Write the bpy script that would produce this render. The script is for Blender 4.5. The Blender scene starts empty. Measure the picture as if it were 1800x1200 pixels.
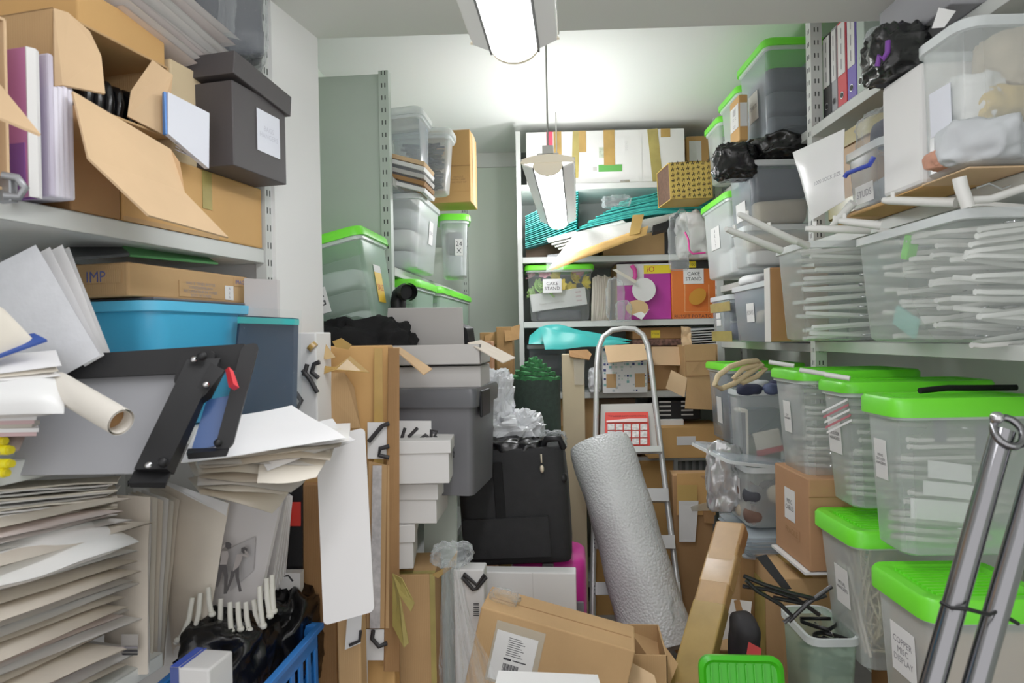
import bpy, math, random
from mathutils import Vector, Matrix, noise, Euler
random.seed(7)
R = math.radians
COL = bpy.context.scene.collection
FPX = 1200.0
# ---------------------------------------------------------------- camera
CAM = Vector((0, 0, 1.5))
YAW, PITCH, ROLL = math.atan(112 / 1200), R(0.38), R(1.1)
fwd = Vector((-math.sin(YAW) * math.cos(PITCH), math.cos(YAW) * math.cos(PITCH), -math.sin(PITCH)))
rgt0 = Vector((math.cos(YAW), math.sin(YAW), 0))
up0 = rgt0.cross(fwd)
rgt = rgt0 * math.cos(ROLL) - up0 * math.sin(ROLL)
upv = rgt0 * math.sin(ROLL) + up0 * math.cos(ROLL)
cd = bpy.data.cameras.new('camera')
cam = bpy.data.objects.new('camera', cd)
COL.objects.link(cam)
cam.matrix_world = Matrix(((rgt.x, upv.x, -fwd.x, CAM.x), (rgt.y, upv.y, -fwd.y, CAM.y), (rgt.z, upv.z, -fwd.z, CAM.z), (0, 0, 0, 1)))
cd.lens = 24
cd.sensor_width = 36
cd.clip_start = 0.05
cd.dof.use_dof = True
cd.dof.focus_distance = 3.0
cd.dof.aperture_fstop = 7.0
bpy.context.scene.camera = cam
def W(px, py, d):
    """world point seen at photo pixel (px, py) at depth d along the view axis"""
    return CAM + d * (fwd + rgt * ((px - 900) / FPX) + upv * ((600 - py) / FPX))
def zrot(vp):
    return -(math.atan((vp - 900) / FPX) - YAW)
VPL, VPR, VPB, VPC = 1200, 920, 934, 1012
RZL, RZR, RZB = zrot(VPL), zrot(VPR), zrot(VPB)
# ---------------------------------------------------------------- materials
def lin(c):
    return tuple(((x / 255) / 12.92 if x / 255 <= 0.04045 else ((x / 255 + 0.055) / 1.055) ** 2.4) for x in c) + (1.0,)
MATS = {}
def mat(name, rgb, rough=0.6, metal=0.0, var=0.0, scale=8.0, bump=0.0, bscale=40.0, stripes=0.0, emit=0.0, spec=0.5, stretch=None, sheen=0):
    if name in MATS:
        return MATS[name]
    m = bpy.data.materials.new(name)
    m.use_nodes = True
    nt = m.node_tree
    b = nt.nodes['Principled BSDF']
    c = lin(rgb)
    b.inputs['Base Color'].default_value = c
    b.inputs['Roughness'].default_value = rough
    b.inputs['Metallic'].default_value = metal
    b.inputs['Specular IOR Level'].default_value = spec
    if emit:
        b.inputs['Emission Color'].default_value = c
        b.inputs['Emission Strength'].default_value = emit
    tc = nt.nodes.new('ShaderNodeTexCoord')
    src = tc.outputs['Object']
    if stretch:
        mp = nt.nodes.new('ShaderNodeMapping')
        mp.inputs['Scale'].default_value = stretch
        nt.links.new(src, mp.inputs['Vector'])
        src = mp.outputs['Vector']
    if var:
        n = nt.nodes.new('ShaderNodeTexNoise')
        n.inputs['Scale'].default_value = scale
        n.inputs['Detail'].default_value = 5
        nt.links.new(src, n.inputs['Vector'])
        r = nt.nodes.new('ShaderNodeValToRGB')
        r.color_ramp.elements[0].position = 0.3
        r.color_ramp.elements[1].position = 0.72
        r.color_ramp.elements[0].color = tuple(max(0, x * (1 - var)) for x in c[:3]) + (1,)
        r.color_ramp.elements[1].color = tuple(min(1, x * (1 + var * 0.6)) for x in c[:3]) + (1,)
        nt.links.new(n.outputs['Fac'], r.inputs['Fac'])
        nt.links.new(r.outputs['Color'], b.inputs['Base Color'])
    if bump or stripes:
        bp = nt.nodes.new('ShaderNodeBump')
        bp.inputs['Distance'].default_value = 0.002
        bp.inputs['Strength'].default_value = bump or stripes
        if stripes:
            w = nt.nodes.new('ShaderNodeTexWave')
            w.inputs['Scale'].default_value = bscale
            w.inputs['Distortion'].default_value = 0.6
            nt.links.new(src, w.inputs['Vector'])
            nt.links.new(w.outputs['Fac'], bp.inputs['Height'])
        else:
            n2 = nt.nodes.new('ShaderNodeTexNoise')
            n2.inputs['Scale'].default_value = bscale
            n2.inputs['Detail'].default_value = 4
            nt.links.new(src, n2.inputs['Vector'])
            nt.links.new(n2.outputs['Fac'], bp.inputs['Height'])
        nt.links.new(bp.outputs['Normal'], b.inputs['Normal'])
    MATS[name] = m
    return m
def clear(name, rgb, fac=0.35, rough=0.25, bump=0.0, bscale=30, top=0.4):
    """thin see-through plastic: part transparent, part milky and glossy"""
    if name in MATS:
        return MATS[name]
    m = bpy.data.materials.new(name)
    m.use_nodes = True
    nt = m.node_tree
    b = nt.nodes['Principled BSDF']
    b.inputs['Base Color'].default_value = lin(rgb)
    b.inputs['Roughness'].default_value = rough
    t = nt.nodes.new('ShaderNodeBsdfTransparent')
    t.inputs['Color'].default_value = (0.97, 0.985, 0.98, 1)
    mx = nt.nodes.new('ShaderNodeMixShader')
    lw = nt.nodes.new('ShaderNodeLayerWeight')
    lw.inputs['Blend'].default_value = 0.35
    mr = nt.nodes.new('ShaderNodeMapRange')
    mr.inputs['To Min'].default_value = fac
    mr.inputs['To Max'].default_value = min(0.92, fac + top)
    nt.links.new(lw.outputs['Facing'], mr.inputs['Value'])
    nt.links.new(mr.outputs['Result'], mx.inputs['Fac'])
    nt.links.new(t.outputs[0], mx.inputs[1])
    nt.links.new(b.outputs[0], mx.inputs[2])
    nt.links.new(mx.outputs[0], nt.nodes['Material Output'].inputs['Surface'])
    if bump:
        n2 = nt.nodes.new('ShaderNodeTexNoise')
        n2.inputs['Scale'].default_value = bscale
        bp = nt.nodes.new('ShaderNodeBump')
        bp.inputs['Strength'].default_value = bump
        bp.inputs['Distance'].default_value = 0.01
        nt.links.new(n2.outputs['Fac'], bp.inputs['Height'])
        nt.links.new(bp.outputs['Normal'], b.inputs['Normal'])
    MATS[name] = m
    return m
CARD = mat('cardboard', (190, 152, 106), 0.8, var=0.12, scale=5, stripes=0.12, bscale=60, spec=0.2)
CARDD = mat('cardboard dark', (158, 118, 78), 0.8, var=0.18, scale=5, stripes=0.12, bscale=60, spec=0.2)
CARDO = mat('cardboard orange', (204, 158, 98), 0.75, var=0.1, scale=4, spec=0.25)
CARDL = mat('cardboard light', (214, 180, 140), 0.85, var=0.08, scale=5, spec=0.2)
TAPE = mat('brown tape', (176, 140, 74), 0.25, var=0.2, scale=12)
TAPEO = mat('olive tape', (168, 152, 84), 0.3, var=0.2, scale=14)
TAPEC = clear('clear tape', (225, 215, 195), 0.35, 0.15)
WHITE = mat('white card', (226, 225, 224), 0.6, var=0.03, scale=4)
WHITEB = mat('white shoebox card', (214, 212, 210), 0.65, var=0.04, scale=4)
PAPER = mat('paper', (238, 237, 238), 0.8, var=0.03, scale=6)
PAPERB = mat('blueish paper', (222, 225, 236), 0.8, var=0.03, scale=6)
PAPERC = mat('cream paper', (226, 218, 204), 0.8, var=0.07, scale=6)
GREYC = mat('grey card', (186, 183, 180), 0.75, var=0.04, scale=5)
BLACKC = mat('black card', (64, 60, 62), 0.6, var=0.08, scale=6, stripes=0.05, bscale=90)
INK = mat('ink', (45, 45, 52), 0.7)
INKB = mat('blue ink', (70, 85, 150), 0.7)
INKG = mat('grey ink', (135, 132, 140), 0.7)
BLACKP = mat('black plastic', (24, 24, 26), 0.5, spec=0.3)
BLACKF = mat('black fabric', (24, 24, 25), 0.9, var=0.2, scale=20, bump=0.4, bscale=160, spec=0.25)
BLACKB = mat('black polythene', (16, 16, 18), 0.25, bump=1.0, bscale=26)
STEEL = mat('painted steel', (205, 208, 205), 0.4, var=0.03)
STEELG = mat('green grey steel', (186, 197, 188), 0.45, var=0.03)
DARKH = mat('dark hole', (60, 64, 62), 0.8)
CHROME = mat('chrome', (205, 205, 208), 0.12, 1.0)
ALU = mat('brushed aluminium', (208, 208, 208), 0.38, 0.55)
LIME = mat('lime plastic', (112, 236, 48), 0.35, spec=0.5)
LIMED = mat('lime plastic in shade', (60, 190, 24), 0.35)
CLEAR = clear('clear plastic', (226, 232, 232), 0.27, 0.2)
FILM = clear('thin film', (225, 230, 240), 0.02, 0.05, bump=0.8, bscale=22, top=0.12)
CLEARM = clear('milky plastic', (230, 236, 236), 0.38, 0.3)
CLEARG = clear('greenish plastic', (190, 222, 200), 0.34, 0.25)
CLEARB = clear('blueish plastic', (196, 206, 216), 0.24, 0.2)
RIM = clear('plastic rim', (232, 238, 240), 0.62, 0.2)
WRAP = clear('crinkled film', (232, 236, 240), 0.10, 0.08, bump=0.8, bscale=22)
TEAL = mat('teal plastic', (58, 186, 182), 0.35)
WPLAS = mat('white plastic', (226, 226, 220), 0.35)
NAVY = mat('navy cloth', (42, 46, 70), 0.9, var=0.2, scale=14)
BEIGE = mat('beige cloth', (196, 182, 160), 0.9, var=0.1, scale=14)
GREYF = mat('grey cloth', (120, 122, 128), 0.9, var=0.2, scale=14)
DGREY = mat('dark grey cloth', (72, 74, 80), 0.9, var=0.2, scale=14)
LGREY = mat('light grey cloth', (196, 200, 204), 0.9, var=0.1, scale=12)
# ---------------------------------------------------------------- mesh builder
class MB:
    def __init__(s):
        s.v, s.f, s.m, s.M, s.mi = [], [], [], Matrix.Identity(4), 0
    def add(s, vs, fs, mi=None):
        b = len(s.v)
        s.v += [s.M @ Vector(p) for p in vs]
        s.f += [tuple(b + i for i in q) for q in fs]
        s.m += [s.mi if mi is None else mi] * len(fs)
        return s
    def box(s, x0, y0, z0, x1, y1, z1, mi=None):
        return s.add([(x0, y0, z0), (x1, y0, z0), (x1, y1, z0), (x0, y1, z0), (x0, y0, z1), (x1, y0, z1), (x1, y1, z1), (x0, y1, z1)],
                     [(0, 3, 2, 1), (4, 5, 6, 7), (0, 1, 5, 4), (1, 2, 6, 5), (2, 3, 7, 6), (3, 0, 4, 7)], mi)
    def cbox(s, w, l, h, mi=None):
        return s.box(-w / 2, -l / 2, 0, w / 2, l / 2, h, mi)
    def loft(s, rings, cap0=True, cap1=True, mi=None, closed=True):
        n = len(rings[0])
        vs = [p for r in rings for p in r]
        fs = []
        for i in range(len(rings) - 1):
            for j in range(n if closed else n - 1):
                k = (j + 1) % n
                fs.append((i * n + j, i * n + k, (i + 1) * n + k, (i + 1) * n + j))
        if cap0:
            fs.append(tuple(range(n - 1, -1, -1)))
        if cap1:
            fs.append(tuple((len(rings) - 1) * n + j for j in range(n)))
        return s.add(vs, fs, mi)
    def tube(s, path, r, n=8, mi=None, cap=True, closed=False):
        path = [Vector(p) for p in path]
        rings = []
        up = Vector((0, 0, 1))
        N = len(path)
        for i, p in enumerate(path):
            a = path[(i - 1) % N] if closed else path[max(0, i - 1)]
            c = path[(i + 1) % N] if closed else path[min(N - 1, i + 1)]
            t = (c - a).normalized()
            if i == 0:
                x = t.orthogonal().normalized()
            else:
                x = (x - t * x.dot(t))
                x = x.normalized() if x.length > 1e-6 else t.orthogonal().normalized()
            y = t.cross(x)
            rr = r[i] if isinstance(r, (list, tuple)) else r
            rings.append([p + rr * (x * math.cos(2 * math.pi * k / n) + y * math.sin(2 * math.pi * k / n)) for k in range(n)])
        if closed:
            rings.append(rings[0])
            cap = False
        return s.loft(rings, cap, cap, mi)
    def prism(s, poly, h0, h1, ax='z', mi=None):
        def q(p, h):
            return (p[0], p[1], h) if ax == 'z' else ((p[0], h, p[1]) if ax == 'y' else (h, p[0], p[1]))
        return s.loft([[q(p, h0) for p in poly], [q(p, h1) for p in poly]], mi=mi)
    def grid(s, fn, nu, nv, mi=None, thick=0.0):
        P = [[Vector(fn(i / nu, j / nv)) for i in range(nu + 1)] for j in range(nv + 1)]
        vs = [p for r in P for p in r]
        n = nu + 1
        fs = [(j * n + i, j * n + i + 1, (j + 1) * n + i + 1, (j + 1) * n + i) for j in range(nv) for i in range(nu)]
        if thick:
            nr = []
            for j in range(nv + 1):
                for i in range(n):
                    du = P[j][min(nu, i + 1)] - P[j][max(0, i - 1)]
                    dv = P[min(nv, j + 1)][i] - P[max(0, j - 1)][i]
                    c = du.cross(dv)
                    nr.append(c.normalized() if c.length > 0 else Vector((0, 0, 1)))
            m = len(vs)
            vs = vs + [v - nn * thick for v, nn in zip(vs, nr)]
            fs = fs + [tuple(m + k for k in reversed(q)) for q in fs]
            ed = [i for i in range(n)] + [j * n + nu for j in range(1, nv + 1)] + [nv * n + i for i in range(nu - 1, -1, -1)] + [j * n for j in range(nv - 1, 0, -1)]
            for a, b in zip(ed, ed[1:] + ed[:1]):
                fs.append((b, a, m + a, m + b))
        return s.add(vs, fs, mi)
    def sphere(s, c, r, n=10, mi=None, sq=(1, 1, 1)):
        rings = []
        for i in range(1, n // 2 + 1):
            t = math.pi * i / (n // 2 + 1)
            rings.append([(c[0] + sq[0] * r * math.sin(t) * math.cos(2 * math.pi * k / n), c[1] + sq[1] * r * math.sin(t) * math.sin(2 * math.pi * k / n), c[2] - sq[2] * r * math.cos(t)) for k in range(n)])
        return s.loft(rings, mi=mi)
    def blob(s, w, l, h, seed=0, amp=0.25, freq=6.0, nu=28, nv=16, sq=0.55, ridge=False, mi=None):
        """soft crumpled lump standing on z=0"""
        def sp(x, e):
            return math.copysign(abs(x) ** e, x)
        o = Vector((seed * 7.3, seed * 3.1, seed * 5.7))
        if ridge:
            freq = max(freq, 4.2 / max(w, l, h))
            nu, nv = max(nu, 64), max(nv, 32)
        rings = []
        for j in range(1, nv):
            t = math.pi * j / nv - math.pi / 2
            ring = []
            for i in range(nu):
                a = 2 * math.pi * i / nu
                p = Vector((w / 2 * sp(math.cos(t), sq) * sp(math.cos(a), sq), l / 2 * sp(math.cos(t), sq) * sp(math.sin(a), sq), h / 2 + h / 2 * sp(math.sin(t), sq)))
                k = noise.noise(p * freq + o)
                k2 = noise.noise(p * freq * 2.3 + o * 1.7)
                if ridge:
                    k, k2 = 0.6 - 1.6 * abs(k), 0.5 - 1.4 * abs(k2)
                f = 1 + amp * (k + 0.5 * k2)
                q = Vector((p.x * f, p.y * f, h / 2 + (p.z - h / 2) * f))
                q.z = max(q.z, 0.0)
                ring.append(q)
            rings.append(ring)
        return s.loft(rings, mi=mi)
    def text(s, txt, size, mi=None, fit=None, align='LEFT'):
        vs, fs = text_data(txt, align)
        xs = [v[0] for v in vs] or [0, 1]
        ys = [v[1] for v in vs] or [0, 1]
        k = size
        if fit:
            k = min(fit[0] / max(1e-6, max(xs) - min(xs)), fit[1] / max(1e-6, max(ys) - min(ys)))
            cx, cy = (max(xs) + min(xs)) / 2, (max(ys) + min(ys)) / 2
            vs = [((v[0] - cx) * k, (v[1] - cy) * k, 0) for v in vs]
        else:
            vs = [(v[0] * k, v[1] * k, 0) for v in vs]
        return s.add(vs, fs, mi)
    def build(s, name, mats, parent=None, loc=(0, 0, 0), rot=(0, 0, 0), smooth=None, bevel=0, sub=0, segs=2):
        me = bpy.data.meshes.new(name)
        me.from_pydata([tuple(v) for v in s.v], [], s.f)
        for mm in (mats if isinstance(mats, (list, tuple)) else [mats]):
            me.materials.append(mm)
        me.polygons.foreach_set('material_index', s.m)
        if smooth:
            me.polygons.foreach_set('use_smooth', [True] * len(s.f))
            if smooth < 180:
                me.set_sharp_from_angle(angle=R(smooth))
        me.update()
        o = bpy.data.objects.new(name, me)
        COL.objects.link(o)
        o.location = loc
        o.rotation_euler = rot
        if parent is not None:
            o.parent = parent
        if bevel:
            b = o.modifiers.new('bevel', 'BEVEL')
            b.width, b.segments, b.limit_method, b.angle_limit = bevel, segs, 'ANGLE', R(40)
        if sub:
            b = o.modifiers.new('sub', 'SUBSURF')
            b.levels = b.render_levels = sub
        return o
TXT = {}
def text_data(txt, align='LEFT'):
    if (txt, align) not in TXT:
        cu = bpy.data.curves.new('t', 'FONT')
        cu.body, cu.size, cu.align_x, cu.resolution_u = txt, 1.0, align, 2
        o = bpy.data.objects.new('t', cu)
        COL.objects.link(o)
        bpy.context.view_layer.update()
        me = bpy.data.meshes.new_from_object(o.evaluated_get(bpy.context.evaluated_depsgraph_get()))
        TXT[(txt, align)] = ([tuple(v.co) for v in me.vertices], [tuple(p.vertices) for p in me.polygons])
        bpy.data.objects.remove(o)
        bpy.data.curves.remove(cu)
        bpy.data.meshes.remove(me)
    return TXT[(txt, align)]
# ---------------------------------------------------------------- things
def tag(o, label, cat, group=None):
    o['label'], o['category'] = label, cat
    if group:
        o['group'] = group
    return o
def thing(name, label, cat, loc=(0, 0, 0), rot=(0, 0, 0), group=None):
    o = bpy.data.objects.new(name, None)
    COL.objects.link(o)
    o.location = loc
    o.rotation_euler = rot if isinstance(rot, (tuple, Euler)) else (0, 0, rot)
    o.empty_display_size = 0.05
    return tag(o, label, cat, group)
def struct(o):
    o['kind'] = 'structure'
    return o
def dup(root, loc, rot, label=None, group=None):
    r = root.copy()
    COL.objects.link(r)
    r.location = loc
    r.rotation_euler = rot if isinstance(rot, (tuple, Euler)) else (0, 0, rot)
    if label:
        r['label'] = label
    if group:
        r['group'] = group
    for ch in list(root.children):
        c = ch.copy()
        COL.objects.link(c)
        c.parent = r
        for g in ch.children:
            e = g.copy()
            COL.objects.link(e)
            e.parent = c
    return r
class S:
    """where a thing stands: base centre, width (x), length (y, away from camera), height, turn about z"""
    def __init__(s, loc, w, l, h, rz):
        s.loc, s.w, s.l, s.h, s.rz = Vector(loc), w, l, h, rz
    def pt(s, x, y, z):
        return s.loc + Matrix.Rotation(s.rz, 3, 'Z') @ Vector((x, y, z))
def _L(d, vp, xc, xf):
    return d * ((vp - xc) / (vp - xf) - 1) / math.cos(math.atan((vp - 900) / FPX))
def RB(xc, yt, yb, d, xf=None, xr=None, w=None, L=None, vp=VPR):
    """near-left bottom corner at pixel xc, yb"""
    rz = zrot(vp)
    w = w if w is not None else (xr - xc) * d / FPX
    L = L if L is not None else _L(d, vp, xc, xf)
    c = W(xc, yb, d) + Matrix.Rotation(rz, 3, 'Z') @ Vector((w / 2, L / 2, 0))
    return S(c, w, L, (yb - yt) * d / FPX, rz)
def LB(xc, yt, yb, d, xf=None, xl=None, w=None, L=None, vp=VPL):
    """near-right bottom corner at pixel xc, yb"""
    rz = zrot(vp)
    w = w if w is not None else (xc - xl) * d / FPX
    L = L if L is not None else _L(d, vp, xc, xf)
    c = W(xc, yb, d) + Matrix.Rotation(rz, 3, 'Z') @ Vector((-w / 2, L / 2, 0))
    return S(c, w, L, (yb - yt) * d / FPX, rz)
def CB(x0, x1, yt, yb, d, L, vp=VPC):
    rz = zrot(vp)
    c = W((x0 + x1) / 2, yb, d) + Matrix.Rotation(rz, 3, 'Z') @ Vector((0, L / 2, 0))
    return S(c, (x1 - x0) * d / FPX, L, (yb - yt) * d / FPX, rz)
FACES = {  # face -> matrix taking (u right, v up, out) in face metres from the face centre
    'n': lambda w, l, h: Matrix.Translation((0, -l / 2, h / 2)) @ Matrix.Rotation(R(90), 4, 'X'),
    'f': lambda w, l, h: Matrix.Translation((0, l / 2, h / 2)) @ Matrix.Rotation(R(180), 4, 'Z') @ Matrix.Rotation(R(90), 4, 'X'),
    'r': lambda w, l, h: Matrix.Translation((w / 2, 0, h / 2)) @ Matrix.Rotation(R(90), 4, 'Z') @ Matrix.Rotation(R(90), 4, 'X'),
    'l': lambda w, l, h: Matrix.Translation((-w / 2, 0, h / 2)) @ Matrix.Rotation(R(-90), 4, 'Z') @ Matrix.Rotation(R(90), 4, 'X'),
    't': lambda w, l, h: Matrix.Translation((0, 0, h)),
}
def fdim(face, w, l, h):
    return (w, h) if face in 'nf' else ((l, h) if face in 'rl' else (w, l))
def decal(parent, face, dims, rect, m, name='label', text=None, ink=None, tilt=0, off=0.0012, lab=None, textfit=0.8, tmat=None, lean=0):
    """flat sticker on a face; rect = u0, v0, u1, v1 as fractions of the face"""
    w, l, h = dims
    fw, fh = fdim(face, w, l, h)
    u0, v0, u1, v1 = rect
    b = MB()
    b.M = FACES[face](w, l, h) @ Matrix.Rotation(lean, 4, 'X') @ Matrix.Translation(((u0 + u1 - 1) * fw / 2, (v0 + v1 - 1) * fh / 2, off)) @ Matrix.Rotation(R(tilt), 4, 'Z')
    a, c = (u1 - u0) * fw / 2, (v1 - v0) * fh / 2
    b.box(-a, -c, -0.0004, a, c, 0.0006, 0)
    mats = [m]
    if text:
        mats.append(ink or INK)
        b.M = b.M @ Matrix.Translation((0, 0, 0.0011))
        b.text(text, 1, 1, fit=(2 * a * textfit, 2 * c * textfit), align='CENTER')
    o = b.build(name, mats, parent)
    if lab:
        o['label'] = lab
    return o
def carton(s, name, label, cat='box', m=None, group=None, bevel=0.004, tape=None, tapef='t', decals=(), rot=None, seam=True):
    m = m or CARD
    t = thing(name, label, cat, s.loc, rot if rot else s.rz, group)
    b = MB().cbox(s.w, s.l, s.h)
    b.build('body', m, t, bevel=bevel)
    if tape:
        for f, rect in ([(tapef, (0.42, 0, 0.58, 1))] if tape in (TAPE, TAPEO, TAPEC, WHITE) else tape):
            decal(t, f, (s.w, s.l, s.h), rect, tape if not isinstance(tape, list) else TAPE, 'tape')
    for dd in decals:
        decal(t, dd[0], (s.w, s.l, s.h), dd[1], dd[2], **(dd[3] if len(dd) > 3 else {}))
    return t
def flap(parent, p0, p1, length, direction, m, taper=0.0, thick=0.004, name='flap', bend=0.0, n=4):
    """a lid flap hinged on the local edge p0-p1, going along direction"""
    p0, p1, dv = Vector(p0), Vector(p1), Vector(direction).normalized()
    nrm = (p1 - p0).cross(dv).normalized()
    b = MB()
    def fn(u, v):
        k = taper * v
        e = p0.lerp(p1, k + (1 - 2 * k) * u)
        return e + dv * (length * v) + nrm * (bend * v * v)
    b.grid(fn, 2, n, thick=thick)
    return b.build(name, m, parent)
def rr(w, l, r, z, n=4, ox=0, oy=0):
    r = min(r, w / 2 - 1e-4, l / 2 - 1e-4)
    out = []
    for cx, cy, a0 in ((w / 2 - r, l / 2 - r, 0), (-w / 2 + r, l / 2 - r, 90), (-w / 2 + r, -l / 2 + r, 180), (w / 2 - r, -l / 2 + r, 270)):
        for k in range(n + 1):
            a = R(a0 + 90 * k / n)
            out.append((ox + cx + r * math.cos(a), oy + cy + r * math.sin(a), z))
    return out
def tub(s, label, lid=None, m=None, taper=0.86, name='storage_tub', group=None, rot=None, decals=(), rad=0.03, rim=True, ribs=True, lidname='lid', rimm=None, cat='storage tub', lidh=0.03, feet=False, base=None):
    m = m or CLEAR
    t = thing(name, label, cat, s.loc, rot if rot else s.rz, group)
    w, l, h = s.w, s.l, s.h - (lidh * 0.7 if lid else 0)
    b = MB()
    kb = taper
    b.loft([rr(w * kb - 0.02, l * kb - 0.02, rad, 0.004), rr(w * kb, l * kb, rad, 0.012), rr(w, l, rad, h)], True, False)
    b.build('body', m, t, smooth=50)
    if rim:
        b = MB()
        ro = 0.014
        b.loft([rr(w - 0.002, l - 0.002, rad, h - 0.022), rr(w + ro, l + ro, rad + 0.005, h - 0.02), rr(w + ro, l + ro, rad + 0.005, h), rr(w - 0.004, l - 0.004, rad, h)], False, False)
        b.build('rim', rimm or RIM, t, smooth=50)
    if lid:
        b = MB()
        o1 = 0.03
        z0, z1 = h - lidh * 0.3, h + lidh * 0.7
        b.loft([rr(w + o1, l + o1, rad + 0.012, z0), rr(w + o1, l + o1, rad + 0.012, z1 - 0.008), rr(w + o1 - 0.012, l + o1 - 0.012, rad + 0.008, z1), rr(w - 0.03, l - 0.03, rad, z1), rr(w - 0.045, l - 0.045, rad, z1 - 0.008)], True, True)
        if ribs:
            n = max(6, int(l / 0.022))
            for i in range(n):
                y = -l / 2 + 0.035 + (l - 0.07) * i / (n - 1)
                b.box(-w / 2 + 0.035, y - 0.004, z1 - 0.008, w / 2 - 0.035, y + 0.004, z1 - 0.002)
        b.build(lidname, lid, t, smooth=40)
    ln = math.atan((1 - kb) * l / 2 / h) if h else 0
    for dd in decals:
        kw = dict(dd[3]) if len(dd) > 3 else {}
        f = dd[0]
        kk = (1 - kb) / 2
        lean = math.atan(kk * (l if f in 'nf' else w) / h)
        # faces slope: shift the sticker so it lies on the sloping wall
        vmid = (dd[1][1] + dd[1][3]) / 2
        ext = (l if f in 'nf' else w)
        off = -kk * ext * 0.5
        kw.setdefault('off', 0.003)
        decal(t, f, (w - (0 if f in 'nf' else kk * w), l - (0 if f in 'rl' else kk * l), h), dd[1], dd[2], lean=lean, **kw)
    return t
def envelope(w, h, puff=0.01, m=None, n=8, seed=0, wob=0.004):
    """flat mailer lying in local xy, puffed in z; returns MB"""
    b = MB()
    o = Vector((seed * 3.3, seed * 1.7, 0))
    def side(sg):
        def fn(u, v):
            e = (1 - (2 * u - 1) ** 10) * (1 - (2 * v - 1) ** 10)
            x, y = (u - 0.5) * w, (v - 0.5) * h
            k = wob * noise.noise(Vector((x * 12, y * 12, seed)) + o)
            return (x if sg > 0 else -x, y, sg * puff / 2 * e + k * (0.3 + e) + (0.0004 * sg))
        return fn
    b.grid(side(1), n, n)
    b.grid(side(-1), n, n)
    return b
# ================================================================ room
CEIL = 2.71
WALLM = mat('white emulsion', (230, 230, 229), 0.85, var=0.02, scale=1.5, spec=0.2)
WALLG = mat('pale green emulsion', (222, 231, 220), 0.85, var=0.02, scale=1.5, spec=0.2)
CEILM = mat('ceiling white', (234, 236, 234), 0.9, spec=0.1)
FLOORM = mat('grey vinyl floor', (120, 116, 112), 0.6, var=0.15, scale=6)
struct(MB().box(-2.6, -1.6, -0.1, 2.4, 5.2, 0).build('floor', FLOORM))
struct(MB().box(-2.6, -0.6, CEIL, 2.4, 5.2, CEIL + 0.1).build('ceiling', CEILM))
p = W(560, 68, 2.0)
b = MB(); b.box(-1.3, -0.24, p.z, 3.0, 0, CEIL + 0.05)
struct(b.build('ceiling_beam', mat('beam paint', (226, 227, 223), 0.85, spec=0.2), loc=(p.x, p.y, 0), rot=(0, 0, RZB)))
p = W(870, 280, 4.5)
b = MB(); b.box(-2.2, 0, -0.05, 2.2, 0.12, CEIL + 0.05)
struct(b.build('wall_back', WALLG, loc=(p.x, p.y, 0), rot=(0, 0, RZB)))
z1, z0 = W(870, 262, 4.48).z, W(870, 293, 4.48).z
b = MB(); b.box(-2.0, -0.018, z0, 2.0, -0.001, CEIL)
struct(b.build('trim_1', WALLM, loc=(p.x, p.y, 0), rot=(0, 0, RZB)))
# left: chunk of wall that comes forward to the shelf edge, recess behind the shelves, recess at the back
q = W(563, 300, 2.0)
ml = Matrix.Rotation(RZL, 3, 'Z')
b = MB(); b.box(-0.62, -0.235, 0, 0, 0, CEIL)
struct(b.build('wall_left', WALLM, loc=(q.x, q.y, 0), rot=(0, 0, RZL)))
b = MB(); b.box(-0.62, -2.4, 0, -0.50, -0.235, CEIL)
struct(b.build('wall_left_recess', WALLM, loc=(q.x, q.y, 0), rot=(0, 0, RZL)))
u = W(690, 400, 2.5)
b = MB(); b.box(-0.58, -0.6, 0, -0.46, 2.4, CEIL)
struct(b.build('wall_left_back', WALLG, loc=(u.x, u.y, 0)))
v = W(1424, 300, 2.3)
b = MB(); b.box(0.52, -2.8, 0, 0.64, 2.6, CEIL)
struct(b.build('wall_right', WALLG, loc=(v.x, v.y, 0), rot=(0, 0, RZR)))

# ================================================================ shelving
def post(b, x, y, h, holes='n', w=0.036, dpt=0.03, z0=0.0):
    b.mi = 0
    b.box(x - w / 2, y - dpt / 2, z0, x + w / 2, y + dpt / 2, h)
    n = int((h - z0) / 0.045)
    for i in range(n):
        z = z0 + 0.03 + i * 0.045
        for ox in (-0.006, 0.006):
            if 'n' in holes:
                b.box(x + ox - 0.002, y - dpt / 2 - 0.0006, z, x + ox + 0.002, y - dpt / 2 + 0.001, z + 0.016, 1)
            if 'l' in holes:
                b.box(x - w / 2 - 0.0006, y + ox - 0.002, z, x - w / 2 + 0.001, y + ox + 0.002, z + 0.016, 1)
            if 'r' in holes:
                b.box(x + w / 2 - 0.001, y + ox - 0.002, z, x + w / 2 + 0.0006, y + ox + 0.002, z + 0.016, 1)
def board(t, x0, y0, x1, y1, z, lip, m=None):
    b = MB()
    b.box(x0, y0, z - lip, x1, y1, z - lip + 0.003)
    b.box(x0, y0, z - 0.004, x1, y1, z)
    for a in ((x0, y0, x1, y0 + 0.003), (x0, y1 - 0.003, x1, y1), (x0, y0, x0 + 0.003, y1), (x1 - 0.003, y0, x1, y1)):
        b.box(a[0], a[1], z - lip, a[2], a[3], z)
    return b.build('shelf', m or STEEL, t, bevel=0.0015)
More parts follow.
